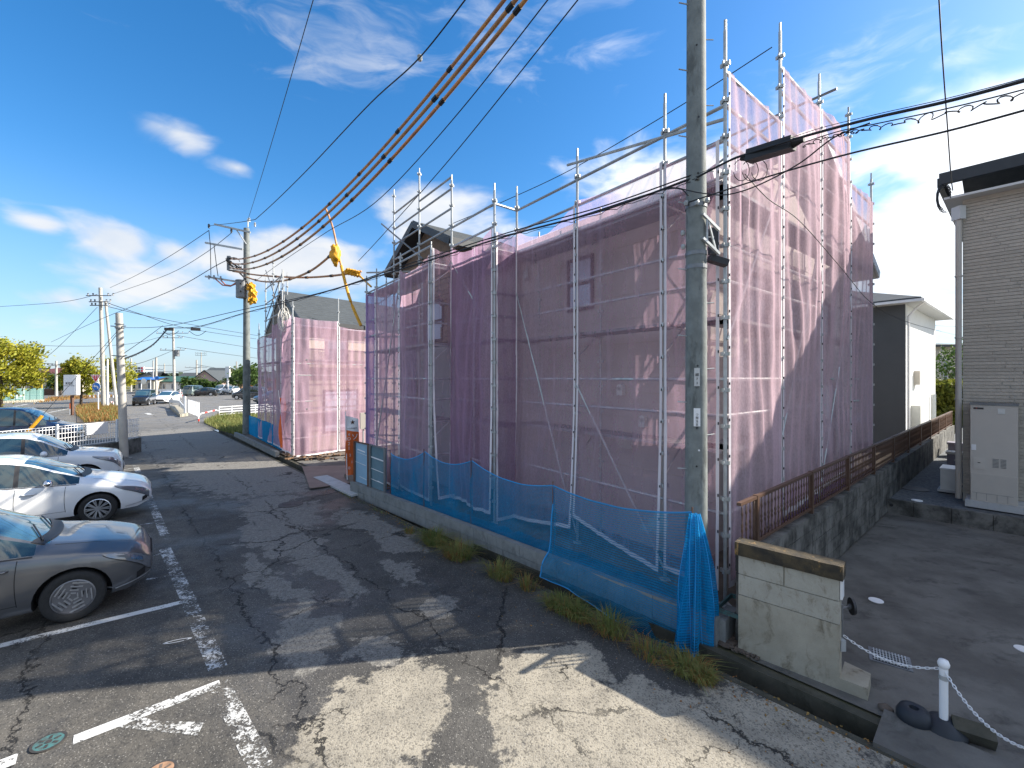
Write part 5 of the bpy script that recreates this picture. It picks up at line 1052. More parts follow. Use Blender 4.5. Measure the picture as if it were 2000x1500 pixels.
# teal trench frame at the near end
tf_ = MB()
wp = W0+WN*.34-WD*.12
for (a, b) in ((0, 0.0),):
    for s_ in (-.12, .12): tf_.beam(wp+WD*s_*1.6+WN*-.16+V((0, 0, .34)), wp+WD*s_*1.6+WN*.32+V((0, 0, .34)), .02, .05)
    for s_ in (-.16, .32): tf_.beam(wp+WN*s_-WD*.2+V((0, 0, .342)), wp+WN*s_+WD*.2+V((0, 0, .342)), .02, .05)
tf_.build('timber_form', M['teal'], loc=wp, label='teal painted form boards at the near end of the kerb wall', cat='form boards')
eb = MB(); eb.box(W0+WN*.30+V((0, 0, .13)), (.42, .13, .30), Matrix.Rotation(math.atan2(WN.y, WN.x), 3, 'Z')); eb.build('kerb_end_block', M['kerb'], loc=W0+WN*.3, label='grey concrete block closing the near end of the kerb wall', cat='block')
# pale panels and banner
pa, pb = wallpt(694, .10), wallpt(753, .10); pn_ = empty('barrier_panel', pa, 'left pale blue panel standing on the kerb wall beside the banner', 'panel')
pm0 = pa.lerp(pb, .5)
def panel(a, b, z0, z1a, z1b, m, name, label, seams):
    e_ = empty('barrier_panel', a, label, 'panel'); mb = MB(); mb.slab([a+V((0, 0, z0)), b+V((0, 0, z0)), b+V((0, 0, z1b)), a+V((0, 0, z1a))], WN*.03); mb.build('sheet', m, e_)
    f = MB(); f.beam(a-WN*.02+V((0, 0, z0)), a-WN*.02+V((0, 0, z1a)), .05, .06); f.beam(b-WN*.02+V((0, 0, z0)), b-WN*.02+V((0, 0, z1b)), .05, .06); f.beam(a-WN*.02+V((0, 0, z1a)), b-WN*.02+V((0, 0, z1b)), .04, .03); f.build('frame', M['rust'] if name == 'l' else M['galv_d'], e_)
    for i, (u0, u1, w_) in enumerate(seams): l = MB(); l.beam(a.lerp(b, u0)-WN*.012+V((0, 0, z0+(z1a-z0)*w_)), a.lerp(b, u1)-WN*.012+V((0, 0, z0+(z1a-z0)*w_-.03)), .006, .012 if i else .03); l.build('reflective_strip', M['sign_w'], e_)
bpy.data.objects.remove(pn_)
panel(pa, pm0-WD*-.03, .32, Z(862, pa.y), Z(868, pm0.y), M['paleblue'], 'l', 'left pale blue panel standing on the kerb wall beside the banner', ((.2, .75, .82), (.15, .85, .75), (.05, .8, .5), (.35, .85, .16)))
panel(pm0+WD*-.06, pb, .32, Z(868, pm0.y), Z(876, pb.y), M['paleblue2'], 'r', 'right teal glass-like panel standing on the kerb wall', ((.05, .95, .72), (.05, .95, .45), (.05, .95, .2), (.5, .95, .2)))
bq = wallpt(686, .05)+WD*.25; bn = empty('banner', bq, 'tall orange and white advertising banner on a thin white pole beside the panels', 'banner'); zb0, zb1_ = Z(918, bq.y)-.15, Z(812, bq.y)
pipe(bn, 'pole', bq+V((0, 0, .3)), bq+V((-.05, 0, zb1_+.12)), .012, M['white']); bd = V((.78, .62, 0)).normalized(); bw = .36
def bfn(u, v): return bq+V((-.04, -.01, 0))+bd*bw*u*(1-.25*max(0, v-.7)/.3)+V((0, .03*math.sin(u*5+v*8)+.0, zb1_-(zb1_-zb0)*v-.10*u*(1-v)))
mb = MB(); mb.grid(lambda u, v: bfn(u, v*.24), 8, 8); mb.build('white_top', M['sign_w'], bn, smooth=True); mb = MB(); mb.grid(lambda u, v: bfn(u, .24+v*.76), 8, 20); cl_ = mb.build('orange_cloth', M['orange'], bn, smooth=True)
bz = lambda u, v: bfn(u, v)+V((.64, -.77, 0))*.03
for ch, u, v, s_ in (('ソ', .68, .34, .20), ('ー', .68, .50, .14), ('ラ', .68, .62, .14), ('e', .25, .30, .13), ('O', .25, .38, .13), ('2', .25, .46, .13), ('1', .25, .54, .13), ('2', .3, .66, .10), ('1', .45, .78, .10), ('0', .25, .88, .12)): text(ch, s_, M['sign_w'], face_m(bz(u, v), bd, (0, 0, 1)), cl_)
text('★', .16, M['rust'], face_m(bz(.5, .09), bd, (0, 0, 1)), bn); text('SUN&HOME', .05, M['sign_k'], face_m(bz(.5, .19), bd, (0, 0, 1)), bn)
b2 = at(556, 888); bn2 = empty('banner', b2, 'folded orange banner leaning at the corner of the far left scaffold', 'banner'); mb = MB(); mb.grid(lambda u, v: b2+V((-.15+.22*u+.05*math.sin(v*7), -.1, 2.3-2.0*v)), 4, 14); mb.build('orange_cloth', M['orange'], bn2, smooth=True); pipe(bn2, 'pole', b2+V((.1, -.1, 0)), b2+V((-.2, -.1, 2.6)), .015, M['white'])
ob = at(702, 893, .1); mb = MB(); mb.box(ob+V((0.1, .3, 1.35)), (.35, .12, .62), Matrix.Rotation(.6, 3, 'Z')); o = mb.build('power_box', M['unit'], loc=ob, label='grey temporary power box on a post left of the nearest scaffold', cat='power box'); pipe(o, 'post', ob+V((.05, .28, 0)), ob+V((.05, .28, 1.2)), .03, M['galv'])
# ------------------------------------------------------------------ plants
def blade_mesh(seed, n, r, h, m, wid=.006, lean=.7):
    rg = random.Random(seed); mb = MB()
    for i in range(n):
        a = rg.uniform(0, 2*PI); q = r*math.sqrt(rg.random()); b = V((q*math.cos(a), q*math.sin(a)*.7, 0)); l = h*rg.uniform(.45, 1.1); d_ = V((math.cos(a+rg.uniform(-1, 1)), math.sin(a+rg.uniform(-1, 1)), 0)); s_ = V((-d_.y, d_.x, 0))*wid*rg.uniform(.6, 1.3); ln = lean*rg.uniform(.3, 1.3)
        p0, p1_, p2_2 = b, b+V((0, 0, l*.5))+d_*l*ln*.25, b+V((0, 0, l*(.75-.25*ln)))+d_*l*ln*.8; mb.add([p0-s_, p0+s_, p1_+s_*.8, p1_-s_*.8, p2_2], [(0, 1, 2, 3), (3, 2, 4)])
    return mb
tuft = [(800, 1040, .16, .14, 'small sparse weed tuft farthest up the kerb'), (850, 1062, .30, .34, 'bushy weed clump, the tallest and farthest one of the kerb'), (895, 1088, .34, .32, 'broad weed clump just nearer than the tallest one'), (978, 1128, .26, .26, 'round weed clump before the third net stake'), (1030, 1150, .15, .28, 'thin upright weed leaning over the gutter'), (1098, 1188, .28, .22, 'low yellowish weed clump beneath the fourth net stake'), (1130, 1208, .2, .2, 'small weed clump beside the low yellowish one'), (1192, 1236, .26, .26, 'dense weed clump halfway along the draped blue net'), (1268, 1280, .24, .22, 'weed clump beneath the draped net corner'), (1345, 1312, .26, .2, 'sprawling weed clump nearest the camera'), (1372, 1330, .14, .14, 'tiny weed tuft at the edge of the gutter')]
for i, (px, py, r, h, lab_) in enumerate(tuft):
    p = at(px, py); mb = blade_mesh(i, int((150+90*((i*7) % 4))*r/.25), r*.85, h*(1.0+.14*((i*5) % 4)), None, .0036, .8+.15*((i*3) % 4))
    o = mb.build('weed_clump', M['grass'], label=lab_, cat='weed', group='weed clumps along the kerb'); o.location = p; o.rotation_euler = (0, 0, math.atan2(K.y, K.x))
    mb = blade_mesh(i+50, int(110*r/.25), r*.9, h*1.1, None, .0034, 1.3); d_ = mb.build('dry_blade', M['drygrass']); d_.parent = o; d_['kind'] = 'stuff'
# moss/grass along the foot of the road edge
mb = MB(); rg = random.Random(9)
for i in range(900):
    s = rg.uniform(.3, 10); p = lane(s, rg.uniform(-.08, .02)); 
    if noise.noise(V((s*1.5, 0, 0))) < 0: continue
    h = rg.uniform(.02, .07); a = rg.uniform(0, 6); d_ = V((math.cos(a), math.sin(a), 0)); mb.add([p-d_*.004, p+d_*.004, p+V((d_.y*.04, -d_.x*.04, h))], [(0, 1, 2)])
mb.build('edge_grass', M['grass'], kind='stuff')
lt = MB()
for i in range(1500):
    s = rg.uniform(-2.5, 10.5); dd_ = rg.gauss(-.02, .10) if i % 3 else rg.gauss(-.3, .35); 
    if noise.noise(V((s*1.1, 4, 0))) < -.15: continue
    p = lane(s, dd_, .006+(.02 if dd_ > 0 else 0)) if dd_ < .08 else lane(s, rg.uniform(.12, .3), -.40); r = rg.uniform(.006, .020); a = rg.uniform(0, 6); x = V((math.cos(a)*r, math.sin(a)*r, rg.uniform(-.2, .5)*r)); y = V((-math.sin(a)*r*.5, math.cos(a)*r*.5, rg.uniform(-.2, .5)*r)); lt.add([p-x, p-y, p+x, p+y], [(0, 1, 2, 3)])
lt.build('leaf_litter', M['drygrass'], kind='stuff')
def field(poly, n, h, m, name, seed, wid=.02):
    rg = random.Random(seed); mb = MB(); xs = [p.x for p in poly]; ys = [p.y for p in poly]
    def ins_(x, y):
        c = False; j = len(poly)-1
        for i in range(len(poly)):
            if (poly[i].y > y) != (poly[j].y > y) and x < (poly[j].x-poly[i].x)*(y-poly[i].y)/(poly[j].y-poly[i].y)+poly[i].x: c = not c
            j = i
        return c
    k = 0
    while k < n:
        x, y = rg.uniform(min(xs), max(xs)), rg.uniform(min(ys), max(ys))
        if not ins_(x, y): continue
        k += 1; f = .6+.8*abs(noise.noise(V((x*.6, y*.6, seed)))); a = rg.uniform(0, 2*PI); d_ = V((math.cos(a), math.sin(a), 0)); l = h*f*rg.uniform(.5, 1.2); p = V((x, y, 0)); mb.add([p-d_*wid, p+d_*wid, p+V((d_.y*l*.5, -d_.x*l*.5, l))], [(0, 1, 2)])
    return mb.build(name, m, kind='stuff')
gpoly = [at(398, 826), at(430, 812), at(520, 812), at(560, 820), at(482, 850), at(460, 850), at(430, 842)]
sheet([[tuple(p) for p in gpoly]], .03, 'grass_plot', M['soil']); field(gpoly, 9000, .45, M['grass'], 'grass', 1, .025)
field([at(150, 812), at(150, 795), at(190, 789), at(236, 797), at(240, 812), at(232, 822), at(165, 826)], 4200, .55, M['drygrass'], 'dry_grass', 2, .03)
field([at(150, 812), at(150, 795), at(190, 789), at(236, 797), at(240, 812), at(232, 822), at(165, 826)], 2600, .5, M['grass'], 'grass', 22, .03)
sheet([[tuple(at(*q)) for q in ((150, 826), (150, 793), (190, 787), (240, 795), (244, 826))]], .03, 'verge', M['soil'])
field([at(66, 789), at(100, 777), at(230, 770), at(230, 775), at(110, 783)], 1500, .4, M['drygrass'], 'dry_grass', 3, .05)
def tree(px, pyb, Y, H, cr, ch, m, label, n=5200, leaf=.17, seed=0, cz=None, kind='tree', trunkr=.16, cone=False):
    b = atY(px, pyb, Y); b.z = 0; t = empty(kind, b, label, 'tree' if kind != 'shrub' else 'shrub'); rg = random.Random(seed); cz = cz or H-ch/2
    mb = MB(); mb.tube([b, b+V((.05, 0, H*.3)), b+V((-.05, .05, H*.6)), b+V((0, 0, H*.92))], [trunkr, trunkr*.8, trunkr*.5, trunkr*.12], 8)
    brs = []
    for k in range(16):
        a = rg.uniform(0, 2*PI); z0_ = H*rg.uniform(.25, .8); l = cr*rg.uniform(.6, .95)*(1-.5*max(0, z0_/H-.4)); p1_ = b+V((0, 0, z0_)); e_ = p1_+V((math.cos(a)*l, math.sin(a)*l, l*rg.uniform(.3, .9))); mb.tube([p1_, p1_.lerp(e_, .5)+V((0, 0, .1)), e_], [trunkr*.35, trunkr*.2, .01], 5); brs.append((p1_, e_))
    mb.build('trunk', M['bark'], t, smooth=True)
    cl = MB(); cen = []
    for (p1_, e_) in brs:
        for f in (.45, .75, 1.0): cen.append((p1_.lerp(e_, f), cr*rg.uniform(.16, .32)))
    for k in range(44):
        a = rg.uniform(0, 2*PI); ph = math.acos(rg.uniform(-1, 1)); rr = rg.uniform(.55, .95); fz = math.cos(ph)
        wz = 1-.45*max(0, fz) if cone else 1
        cen.append((b+V((math.sin(ph)*math.cos(a)*cr*rr*wz, math.sin(ph)*math.sin(a)*cr*rr*wz, cz+fz*ch/2*rr)), cr*rg.uniform(.14, .3)))
    for i in range(n):
        c, r = cen[rg.randrange(len(cen))]; d_ = V((rg.gauss(0, 1), rg.gauss(0, 1), rg.gauss(0, .8)))*r*.55; p = c+d_
        if p.z < .3: continue
        q = V((rg.gauss(0, 1), rg.gauss(0, 1), rg.gauss(.4, 1))).normalized(); x = q.orthogonal().normalized()*leaf*rg.uniform(.5, 1.1); y = q.cross(x)*.6; cl.add([p-x, p-y, p+x, p+y], [(0, 1, 2, 3)])
    cl.build('crown', m, t); return t
tree(2, 795, 43, 6.9, 3.2, 5.6, M['ginkgo'], 'large yellow-green ginkgo tree at the left frame edge', 9000, .17, 1, trunkr=.14)
tree(158, 800, 46, 5.3, 1.65, 3.6, M['ginkgo'], 'yellow-green ginkgo tree behind the white sign board', 5200, .15, 2, trunkr=.13)
tree(232, 792, 56, 5.6, 1.9, 4.4, M['ginkgo'], 'yellower ginkgo tree behind the distant twin poles', 4800, .16, 3, trunkr=.14)
for i, (px, py, Y, H, cr, lab_) in enumerate(((487, 760, 82, 5.2, 3.2, 'dark round tree right of the transformer pole'), (470, 758, 90, 4.6, 2.8, 'dark tree behind the parked cars left of the transformer pole'), (375, 762, 84, 2.6, 2.2, 'low green garden tree in front of the pink gabled house'), (412, 764, 84, 2.2, 1.9, 'small pruned garden tree beside the pink gabled house'), (118, 768, 80, 3.4, 1.8, 'dark shrub beside the pale pole before the brown-roofed house'), (282, 762, 95, 2.6, 2.0, 'small dark tree left of the green shop'))):
    tree(px, py, Y, H, cr, H*.8, M['green'], lab_, 1500, .3, 20+i)
tree(1872, 800, 28, 5.2, 1.9, 2.2, M['green'], 'leafy branches reaching out beyond the right-hand houses', 1500, .12, 31); 
hd = empty('hedge', atY(1850, 820, 26), 'yellow-green hedge between the white house and the beige house', 'hedge'); hb_ = atY(1850, 820, 26); hb_.z = 0; mb = MB(); rg = random.Random(4)
for i in range(5200): p = V((hb_.x+rg.uniform(-1.5, 3), hb_.y+rg.uniform(-.6, .6), rg.uniform(0, 2.9+.3*noise.noise(V((i*.01, 0, 0)))))); q = V((rg.gauss(0, 1), rg.gauss(0, 1), rg.gauss(0, 1))).normalized(); x = q.orthogonal()*.09; y = q.cross(x); mb.add([p-x, p-y, p+x, p+y], [(0, 1, 2, 3)])
mb.build('foliage', M['hedge'], hd)
bgm = MB(); rg = random.Random(8)
for i in range(2600):
    x = rg.uniform(-420, 300); p = V((x, 330+rg.uniform(-20, 20), rg.uniform(0, 5.5+2.5*noise.noise(V((x*.02, 0, 0)))+2*noise.noise(V((x*.09, 1, 0)))))); r = rg.uniform(1, 3); q = V((rg.gauss(0, 1), rg.gauss(0, 1), rg.gauss(0, 1))).normalized(); a = q.orthogonal()*r; b = q.cross(a); bgm.add([p-a, p-b, p+a, p+b], [(0, 1, 2, 3)])
bgm.build('distant_woods', M['far_g'], kind='stuff')
# ------------------------------------------------------------------ far buildings
def fhouse(px0, px1, pyb, eave, ridge, Y, D, wm, rm, label, ang=0.15, hip=False, wins=3, storeys=1, along='u', cat='house'):
    x0 = (px0-1000)/F*Y; x1 = (px1-1000)/F*Y; L = x1-x0; u = V((math.cos(ang), math.sin(ang), 0)); v = V((-math.sin(ang), math.cos(ang), 0)); zt_ = Z(eave, Y); zr = Z(ridge, Y)
    h, _ = gable('house', (x0, Y, 0), u, v, L, D, 0, zt_, max(.4, zr-zt_-.1), wm, rm, label, oh=.5, hip=hip, along=along, sof=M['soffit'], cat=cat, shing=False)
    for st in range(storeys):
        zz0 = zt_*(st+.35)/storeys; zz1 = zt_*(st+.8)/storeys
        for k in range(wins): window(h, V((x0, Y, 0))+u*L*(k+.5)/wins, u, -v, L/wins*.38, zz0, zz1, fr=M['soffit'])
    return h
fhouse(48, 126, 768, 729, 716, 88, 8, M['cream'], M['roof_b'], 'two-storey cream house with brown hipped roof behind the left trees', hip=True, storeys=2, wins=3)
fhouse(20, 60, 750, 724, 714, 120, 8, M['whitewall'], M['roof'], 'white flat building peeking out behind the big ginkgo', hip=True, wins=2)
fhouse(262, 300, 760, 742, 726, 105, 8, M['cream'], M['roof'], 'small dark hipped-roof house left of the green shop', hip=True, wins=2)
fhouse(296, 362, 762, 745, 735, 90, 6, M['greenfence'] if False else M['whitewall'], M['roof_g'], 'low shop with wide green roof at the junction', ang=.02, wins=4, cat='shop')
fhouse(264, 300, 765, 742, 737, 88, 5, M['cream'], M['sign_b'], 'low building with bright blue roof left of the green shop', ang=.02, wins=2)
fhouse(350, 386, 755, 737, 728, 125, 7, M['orangeroof'], M['roof'], 'orange-walled house behind the green shop', wins=2)
fhouse(378, 424, 765, 742, 723, 92, 7, M['pinkwall'], M['roof'], 'pink gabled house facing the parking lot', along='v', wins=1, ang=.05)
fhouse(398, 430, 760, 731, 718, 105, 8, M['cream'], M['roof'], 'taller dark-roofed house behind the pink gabled one', wins=2)
fhouse(432, 460, 760, 735, 722, 112, 8, M['wood'], M['roof'], 'dark house with slanting roof right of the pink one', wins=2)
fhouse(486, 560, 758, 738, 724, 100, 9, M['orangeroof'], M['roof'], 'orange-walled house behind the far left scaffold', hip=True, wins=3)
fhouse(1824, 1900, 800, 676, 668, 40, 8, M['cream'], M['roof'], 'low pale building seen between the two right-hand houses', ang=0, wins=2)
for (px0, px1, py, h_, Y, m, lab_, nm) in ((384, 436, 767, .9, 86, M['cream'], 'long cream garden wall behind the parked cars', 'garden_wall'), (84, 108, 769, 1.1, 80, M['rust'], 'low brown hedge-like fence before the brown-roofed house', 'garden_fence'), (175, 236, 776, .85, 70, M['white'], 'white road guard rail behind the yield sign', 'guard_rail'), (300, 352, 768, .8, 88, M['white'], 'white low rail in front of the green shop', 'guard_rail')):
    a, b = atY(px0, py, Y), atY(px1, py, Y); a.z = b.z = 0; e_ = empty(nm, a, lab_, nm.replace('_', ' '))
    if 'rail' in nm:
        MB().beam(a+V((0, 0, h_*.8)), b+V((0, 0, h_*.8)), .06, .35).build('rail', m, e_)
        for k in range(9): q = a.lerp(b, k/8); MB().beam(q, q+V((0, 0, h_)), .12, .12).build('post', m, e_)
    else:
        for k in range(10): p0, p1_ = a.lerp(b, k/10+.004), a.lerp(b, (k+.97)/10); MB().beam(p0+V((0, 0, h_/2)), p1_+V((0, 0, h_/2)), .15, h_).build('panel', m, e_)
# ------------------------------------------------------------------ signs, fences, street furniture
def disc_sign(p, r, m): pass
sy = at(192, 806); sg = empty('road_sign', sy, 'red inverted triangle stop sign above a blue left-turn disc on a white post', 'road sign'); Ys = sy.y; zf = lambda py: Z(py, Ys)
pipe(sg, 'post', sy, V((sy.x, sy.y, zf(733))), .04, M['white']); fx = lambda px: (px-1000)/F*(Ys-.06)
def flat(par, name, pts, m, dy=0.0):
    mb = MB(); mb.slab([V((fx(px), Ys-.06-dy, zf(py))) for px, py in pts], (0, .012, 0)); return mb.build(name, m, par)
flat(sg, 'triangle_edge', [(176.5, 732), (197.5, 732), (187, 747.5)], M['sign_w']); flat(sg, 'triangle_face', [(178.6, 733.2), (195.4, 733.2), (187, 745.6)], M['sign_r'], .014)
t_ = text('止まれ', .36, M['sign_w'], face_m(V((fx(187), Ys-.078, zf(736.9))), (1, 0, 0), (0, 0, 1)), sg, width=.62)
def circ(par, name, cx, cy, rx, m, dy): flat(par, name, [(cx+rx*math.cos(a*PI/12), cy+rx*math.sin(a*PI/12)) for a in range(24)], m, dy)
circ(sg, 'disc_edge', 188, 755, 8.2, M['sign_w'], 0); circ(sg, 'disc_face', 188, 755, 7.4, M['sign_b'], .014)
ar = MB(); c = lambda px, py, dy=.03: V((fx(px), Ys-.06-dy, zf(py)))
flat(sg, 'arrow', [(182.5, 754), (186, 751), (186, 753), (190, 753.3), (192.4, 755.5), (192.8, 759), (190.6, 759), (190, 756.8), (188.8, 755.6), (186, 755.2), (186, 757)], M['sign_w'], .03)
pl = flat(sg, 'supplementary_plate', [(180.5, 762), (195.5, 761.6), (195.5, 766), (180.5, 766.4)], M['sign_w']); text('左折のみ', .2, M['sign_k'], face_m(V((fx(188), Ys-.078, zf(764))), (1, 0, 0), (0, 0, 1)), pl, width=.55)
wb_ = at(141, 811); Yw = wb_.y; bs = empty('sign_board', wb_, 'large blank-looking white sign board with small black writing on a dark post', 'sign board'); zw = lambda py: Z(py, Yw); fw_ = lambda px: (px-1000)/F*Yw
MB().box((wb_.x, Yw, zw(772)/2), (.16, .16, zw(772))).build('post', M['rust'], bs); w0_, w1_ = fw_(127), fw_(149.5); MB().box(((w0_+w1_)/2, Yw, (zw(732)+zw(771))/2), (w1_-w0_, .25, zw(732)-zw(771))).build('board', M['sign_w'], bs)
MB().box((w1_+.06, Yw+.05, (zw(732)+zw(771))/2), (.1, .3, zw(732)-zw(771))).build('edge_trim', M['white'], bs); text('美容室', .24, M['sign_k'], face_m(V((fw_(138), Yw-.135, zw(749))), (1, 0, 0), (0, 0, 1)), bs, width=.62); text('HAIR & MAKE', .1, M['sign_k'], face_m(V((fw_(138.5), Yw-.135, zw(753.5))), (1, 0, 0), (0, 0, 1)), bs, width=.85)
dl = at(137, 810); d_ = empty('delineator', dl, 'orange and white marker post beside the white sign board', 'marker post'); MB().cyl(dl, dl+V((0, 0, .5)), .045, n=10).build('white_base', M['white'], d_); MB().cyl(dl+V((0, 0, .5)), dl+V((0, 0, .95)), .045, n=10).build('orange_top', M['orange'], d_)
ys = at(78, 781); Yy = ys.y; yb_ = empty('sign_board', ys, 'yellow sign board with black writing above the green mesh fence', 'sign board'); fy = lambda px, py, d=0: V(((px-1000)/F*Yy, Yy-d, Z(py, Yy)))
mb = MB(); mb.slab([fy(70, 747), fy(82, 747), fy(82, 760), fy(76, 762), fy(70, 760)], (0, .05, 0)); mb.build('board', M['sign_y'], yb_); pipe(yb_, 'post', V((ys.x, Yy+.1, 0)), fy(78, 760, -.1), .04, M['galv'])
for i, (ch, px, py) in enumerate((('売', 74, 750), ('地', 74, 754.5), ('受', 79, 750), ('付', 79, 754.5), ('中', 79, 758.5))): text(ch, .3, M['sign_k'], face_m(fy(px, py, .02), (1, 0, 0), (0, 0, 1)), yb_)
# green mesh fence on low stone wall, left
ga, gb = at(-30, 789), at(85, 784); gf = empty('mesh_fence', ga, 'green mesh fence on a low stone base at the far left', 'fence'); mb = MB(); zf0 = .25
mb.add([ga+V((0, 0, zf0)), gb+V((0, 0, zf0)), gb+V((0, 0, 1.75)), ga+V((0, 0, 1.75))], [(0, 1, 2, 3)]); mb.build('mesh', M['greenfence'], gf)
for k in range(9): q = ga.lerp(gb, k/8); pipe(gf, 'post', q, q+V((0, 0, 1.8)), .035, M['teal'])
for k in range(26): q = ga.lerp(gb, (k+.5)/26); rr_ = (gb-ga).length/26; o = MB().box(q+V((0, 0, .14)), (rr_*.9, .3, .26+.06*math.sin(k*3))).build('stone', M['oldwall'], gf)
# low white mesh fence in front
FA, FB = V((-16.6, 11.5, 0)), V((-15.5, 17.9, 0)); fdv = (FB-FA).normalized(); wf = empty('mesh_fence', FA, 'low white mesh fence on a dark concrete base beside the parking bays', 'fence')
fw1 = .58; MB().beam(FA+V((0, 0, fw1/2)), FB+V((0, 0, fw1/2)), .16, fw1).build('concrete_base', M['blockwall'], wf)
mbs = MB(); Lf = (FB-FA).length
n = int(Lf/.095)
for k in range(n+1): q = FA+fdv*(k*.095); mbs.box(q+V((0, 0, fw1+.43)), (.012, .012, .80))
for z in (.05, .22, .39, .56, .73, .82): mbs.beam(FA+V((0, 0, fw1+z)), FB+V((0, 0, fw1+z)), .014, .018)
mbs.build('mesh_panel', M['white'], wf, kind='stuff')
for s in (0.1, 2.1, 4.1, 6.1): q = FA+fdv*s; MB().beam(q+V((.04, 0, fw1-.1)), q+V((.04, 0, fw1+.9)), .05, .05).build('post', M['white'], wf)
qs = FA+fdv*5.0; MB().beam(qs+V((.06, 0, fw1+.62)), qs+fdv*.75+V((.06, 0, fw1+.62)), .02, .42).build('blank_plate', M['sign_w'], wf)
# second corner section of the fence turning away
ca = at(262, 888); 
sg2 = MB(); sg2.beam(FB+V((0, 0, .3)), FB+V((-.15, .8, .3)), .16, .6); sg2.build('concrete_base', M['blockwall'], wf)
ms2 = MB()
for k in range(9): q = FB+V((-.15, .8, 0))*(k/9); ms2.box(q+V((0, 0, 1.0)), (.012, .012, .8))
for z in (.65, .9, 1.15, 1.4): ms2.beam(FB+V((0, 0, z)), FB+V((-.15, .8, z)), .014, .018)
ms2.build('mesh_panel', M['white'], wf, kind='stuff')
# guard rail with kinked beam, white fins, white railing, striped barriers
gr = empty('guard_rail', at(345, 808), 'kinked white guard rail at the mouth of the lane', 'guard rail'); pts = [at(330, 794)+V((0, 0, .62)), at(350, 798)+V((0, 0, .66)), at(360, 812)+V((0, 0, .62))]
mb = MB(); [mb.beam(a, b, .06, .32) for a, b in zip(pts[:-1], pts[1:])]; mb.build('beam', M['white'], gr)
for p in pts: MB().cyl((p.x, p.y+.1, 0), (p.x, p.y+.1, p.z+.1), .06, n=8).build('post', M['galv_d'], gr)
kb = MB(); kb.slab([at(331, 797), at(346, 795), at(368, 812), at(352, 815)], (0, 0, .22)); kb.build('kerb_island', M['oldwall'], loc=at(350, 805), label='concrete island under the kinked guard rail', cat='kerb')
wf2 = empty('railing', at(368, 806), 'row of white upright fins beside the guard rail', 'railing')
for k in range(9): q = at(368, 806).lerp(at(388, 814), k/8); MB().beam(q, q+V((0, 0, 1.15)), .07, .07).build('fin', M['white'], wf2)
MB().beam(at(361, 812), at(361, 812)+V((0, 0, 1.6)), .12, .12).build('end_post', M['white'], wf2)
ra, rb_ = at(428, 815), at(540, 806); wr = empty('railing', ra, 'low white tube railing behind the grass plot', 'railing')
for z in (.2, .4, .6, .8): pipe(wr, 'rail', ra+V((0, 0, z)), rb_+V((0, 0, z)), .025, M['white'])
for k in range(6): q = ra.lerp(rb_, k/5); pipe(wr, 'post', q, q+V((0, 0, .85)), .035, M['white'])
def barrier(a, b, h, label):
    e_ = empty('hoop_barrier', a, label, 'barrier'); r = .045; pts = [a, a+V((0, 0, h*.8)), a.lerp(b, .1)+V((0, 0, h)), a.lerp(b, .9)+V((0, 0, h)), b+V((0, 0, h*.8)), b]
    mb = MB(); mb.tube(pts, r, 8); mb.build('white_tube', M['white'], e_, smooth=True)
    for f in (.25, .65): p0, p1_ = a.lerp(b, f)+V((0, 0, h)), a.lerp(b, f+.15)+V((0, 0, h)); MB().cyl(p0, p1_, r*1.12, n=8).build('red_band', M['redpaint'], e_)
    for q in (a, b): MB().cyl(q+V((0, 0, h*.2)), q+V((0, 0, h*.45)), r*1.12, n=8).build('red_band', M['redpaint'], e_)
barrier(at(388, 826), at(426, 815), .6, 'red and white hoop barrier at the edge of the grass plot')
barrier(at(212, 797), at(221, 796), .6, 'small red and white hoop barrier at the foot of the twin poles')
barrier(at(330, 777), at(341, 776), .8, 'red and white hoop barrier around the junction pole'); barrier(at(348, 776), at(356, 775), .7, 'second red and white hoop barrier right of the junction pole')
# traffic lights
for i, (py, lab_) in enumerate(((719, 'upper horizontal traffic light over the junction'), (724.5, 'lower horizontal traffic light over the junction'))):
    tl = empty('traffic_light', atY(272, py, 88), lab_, 'traffic light'); a, b = atY(264.5, py, 88), atY(282, py, 88); MB().beam(a, b, .3, .5).build('housing', M['white'], tl)
    for k, m in enumerate((M['sign_b'], M['sign_y'], M['sign_r'])): q = a.lerp(b, .2+.3*k)+V((0, -.17, 0)); MB().cyl(q, q+V((0, -.05, 0)), .18, n=12).build('lamp', m if k == 2 else M['black'], tl)
    pipe(tl, 'arm', b, atY(299, py, 90), .06, M['white'])
# tall white sign pillar, round signs near the shop
q = atY(445, 761, 84); q.z = 0; tw = empty('sign_pillar', q, 'tall white advertising pillar beside the parked vans', 'sign'); MB().box((q.x, q.y, (Z(716, 84)+Z(738, 84))/2), (.75, .3, Z(716, 84)-Z(738, 84))).build('panel', M['white'], tw); pipe(tw, 'pole', q, V((q.x, q.y, Z(738, 84))), .18, M['white'])
q = atY(305, 770, 80); q.z = 0; bsn = empty('road_sign', q, 'blue round road sign on an arm before the green shop', 'road sign'); pipe(bsn, 'post', q-V((1.0, 0, 0)), V((q.x-1, q.y, Z(740, 80))), .06, M['white']); MB().cyl((q.x+.2, q.y-.1, Z(738.5, 80)), (q.x+.2, q.y-.05, Z(738.5, 80)), .36, n=16).build('disc', M['sign_b'], bsn); pipe(bsn, 'arm', V((q.x-1, q.y, Z(740, 80))), V((q.x+.2, q.y, Z(739, 80))), .04, M['white'])
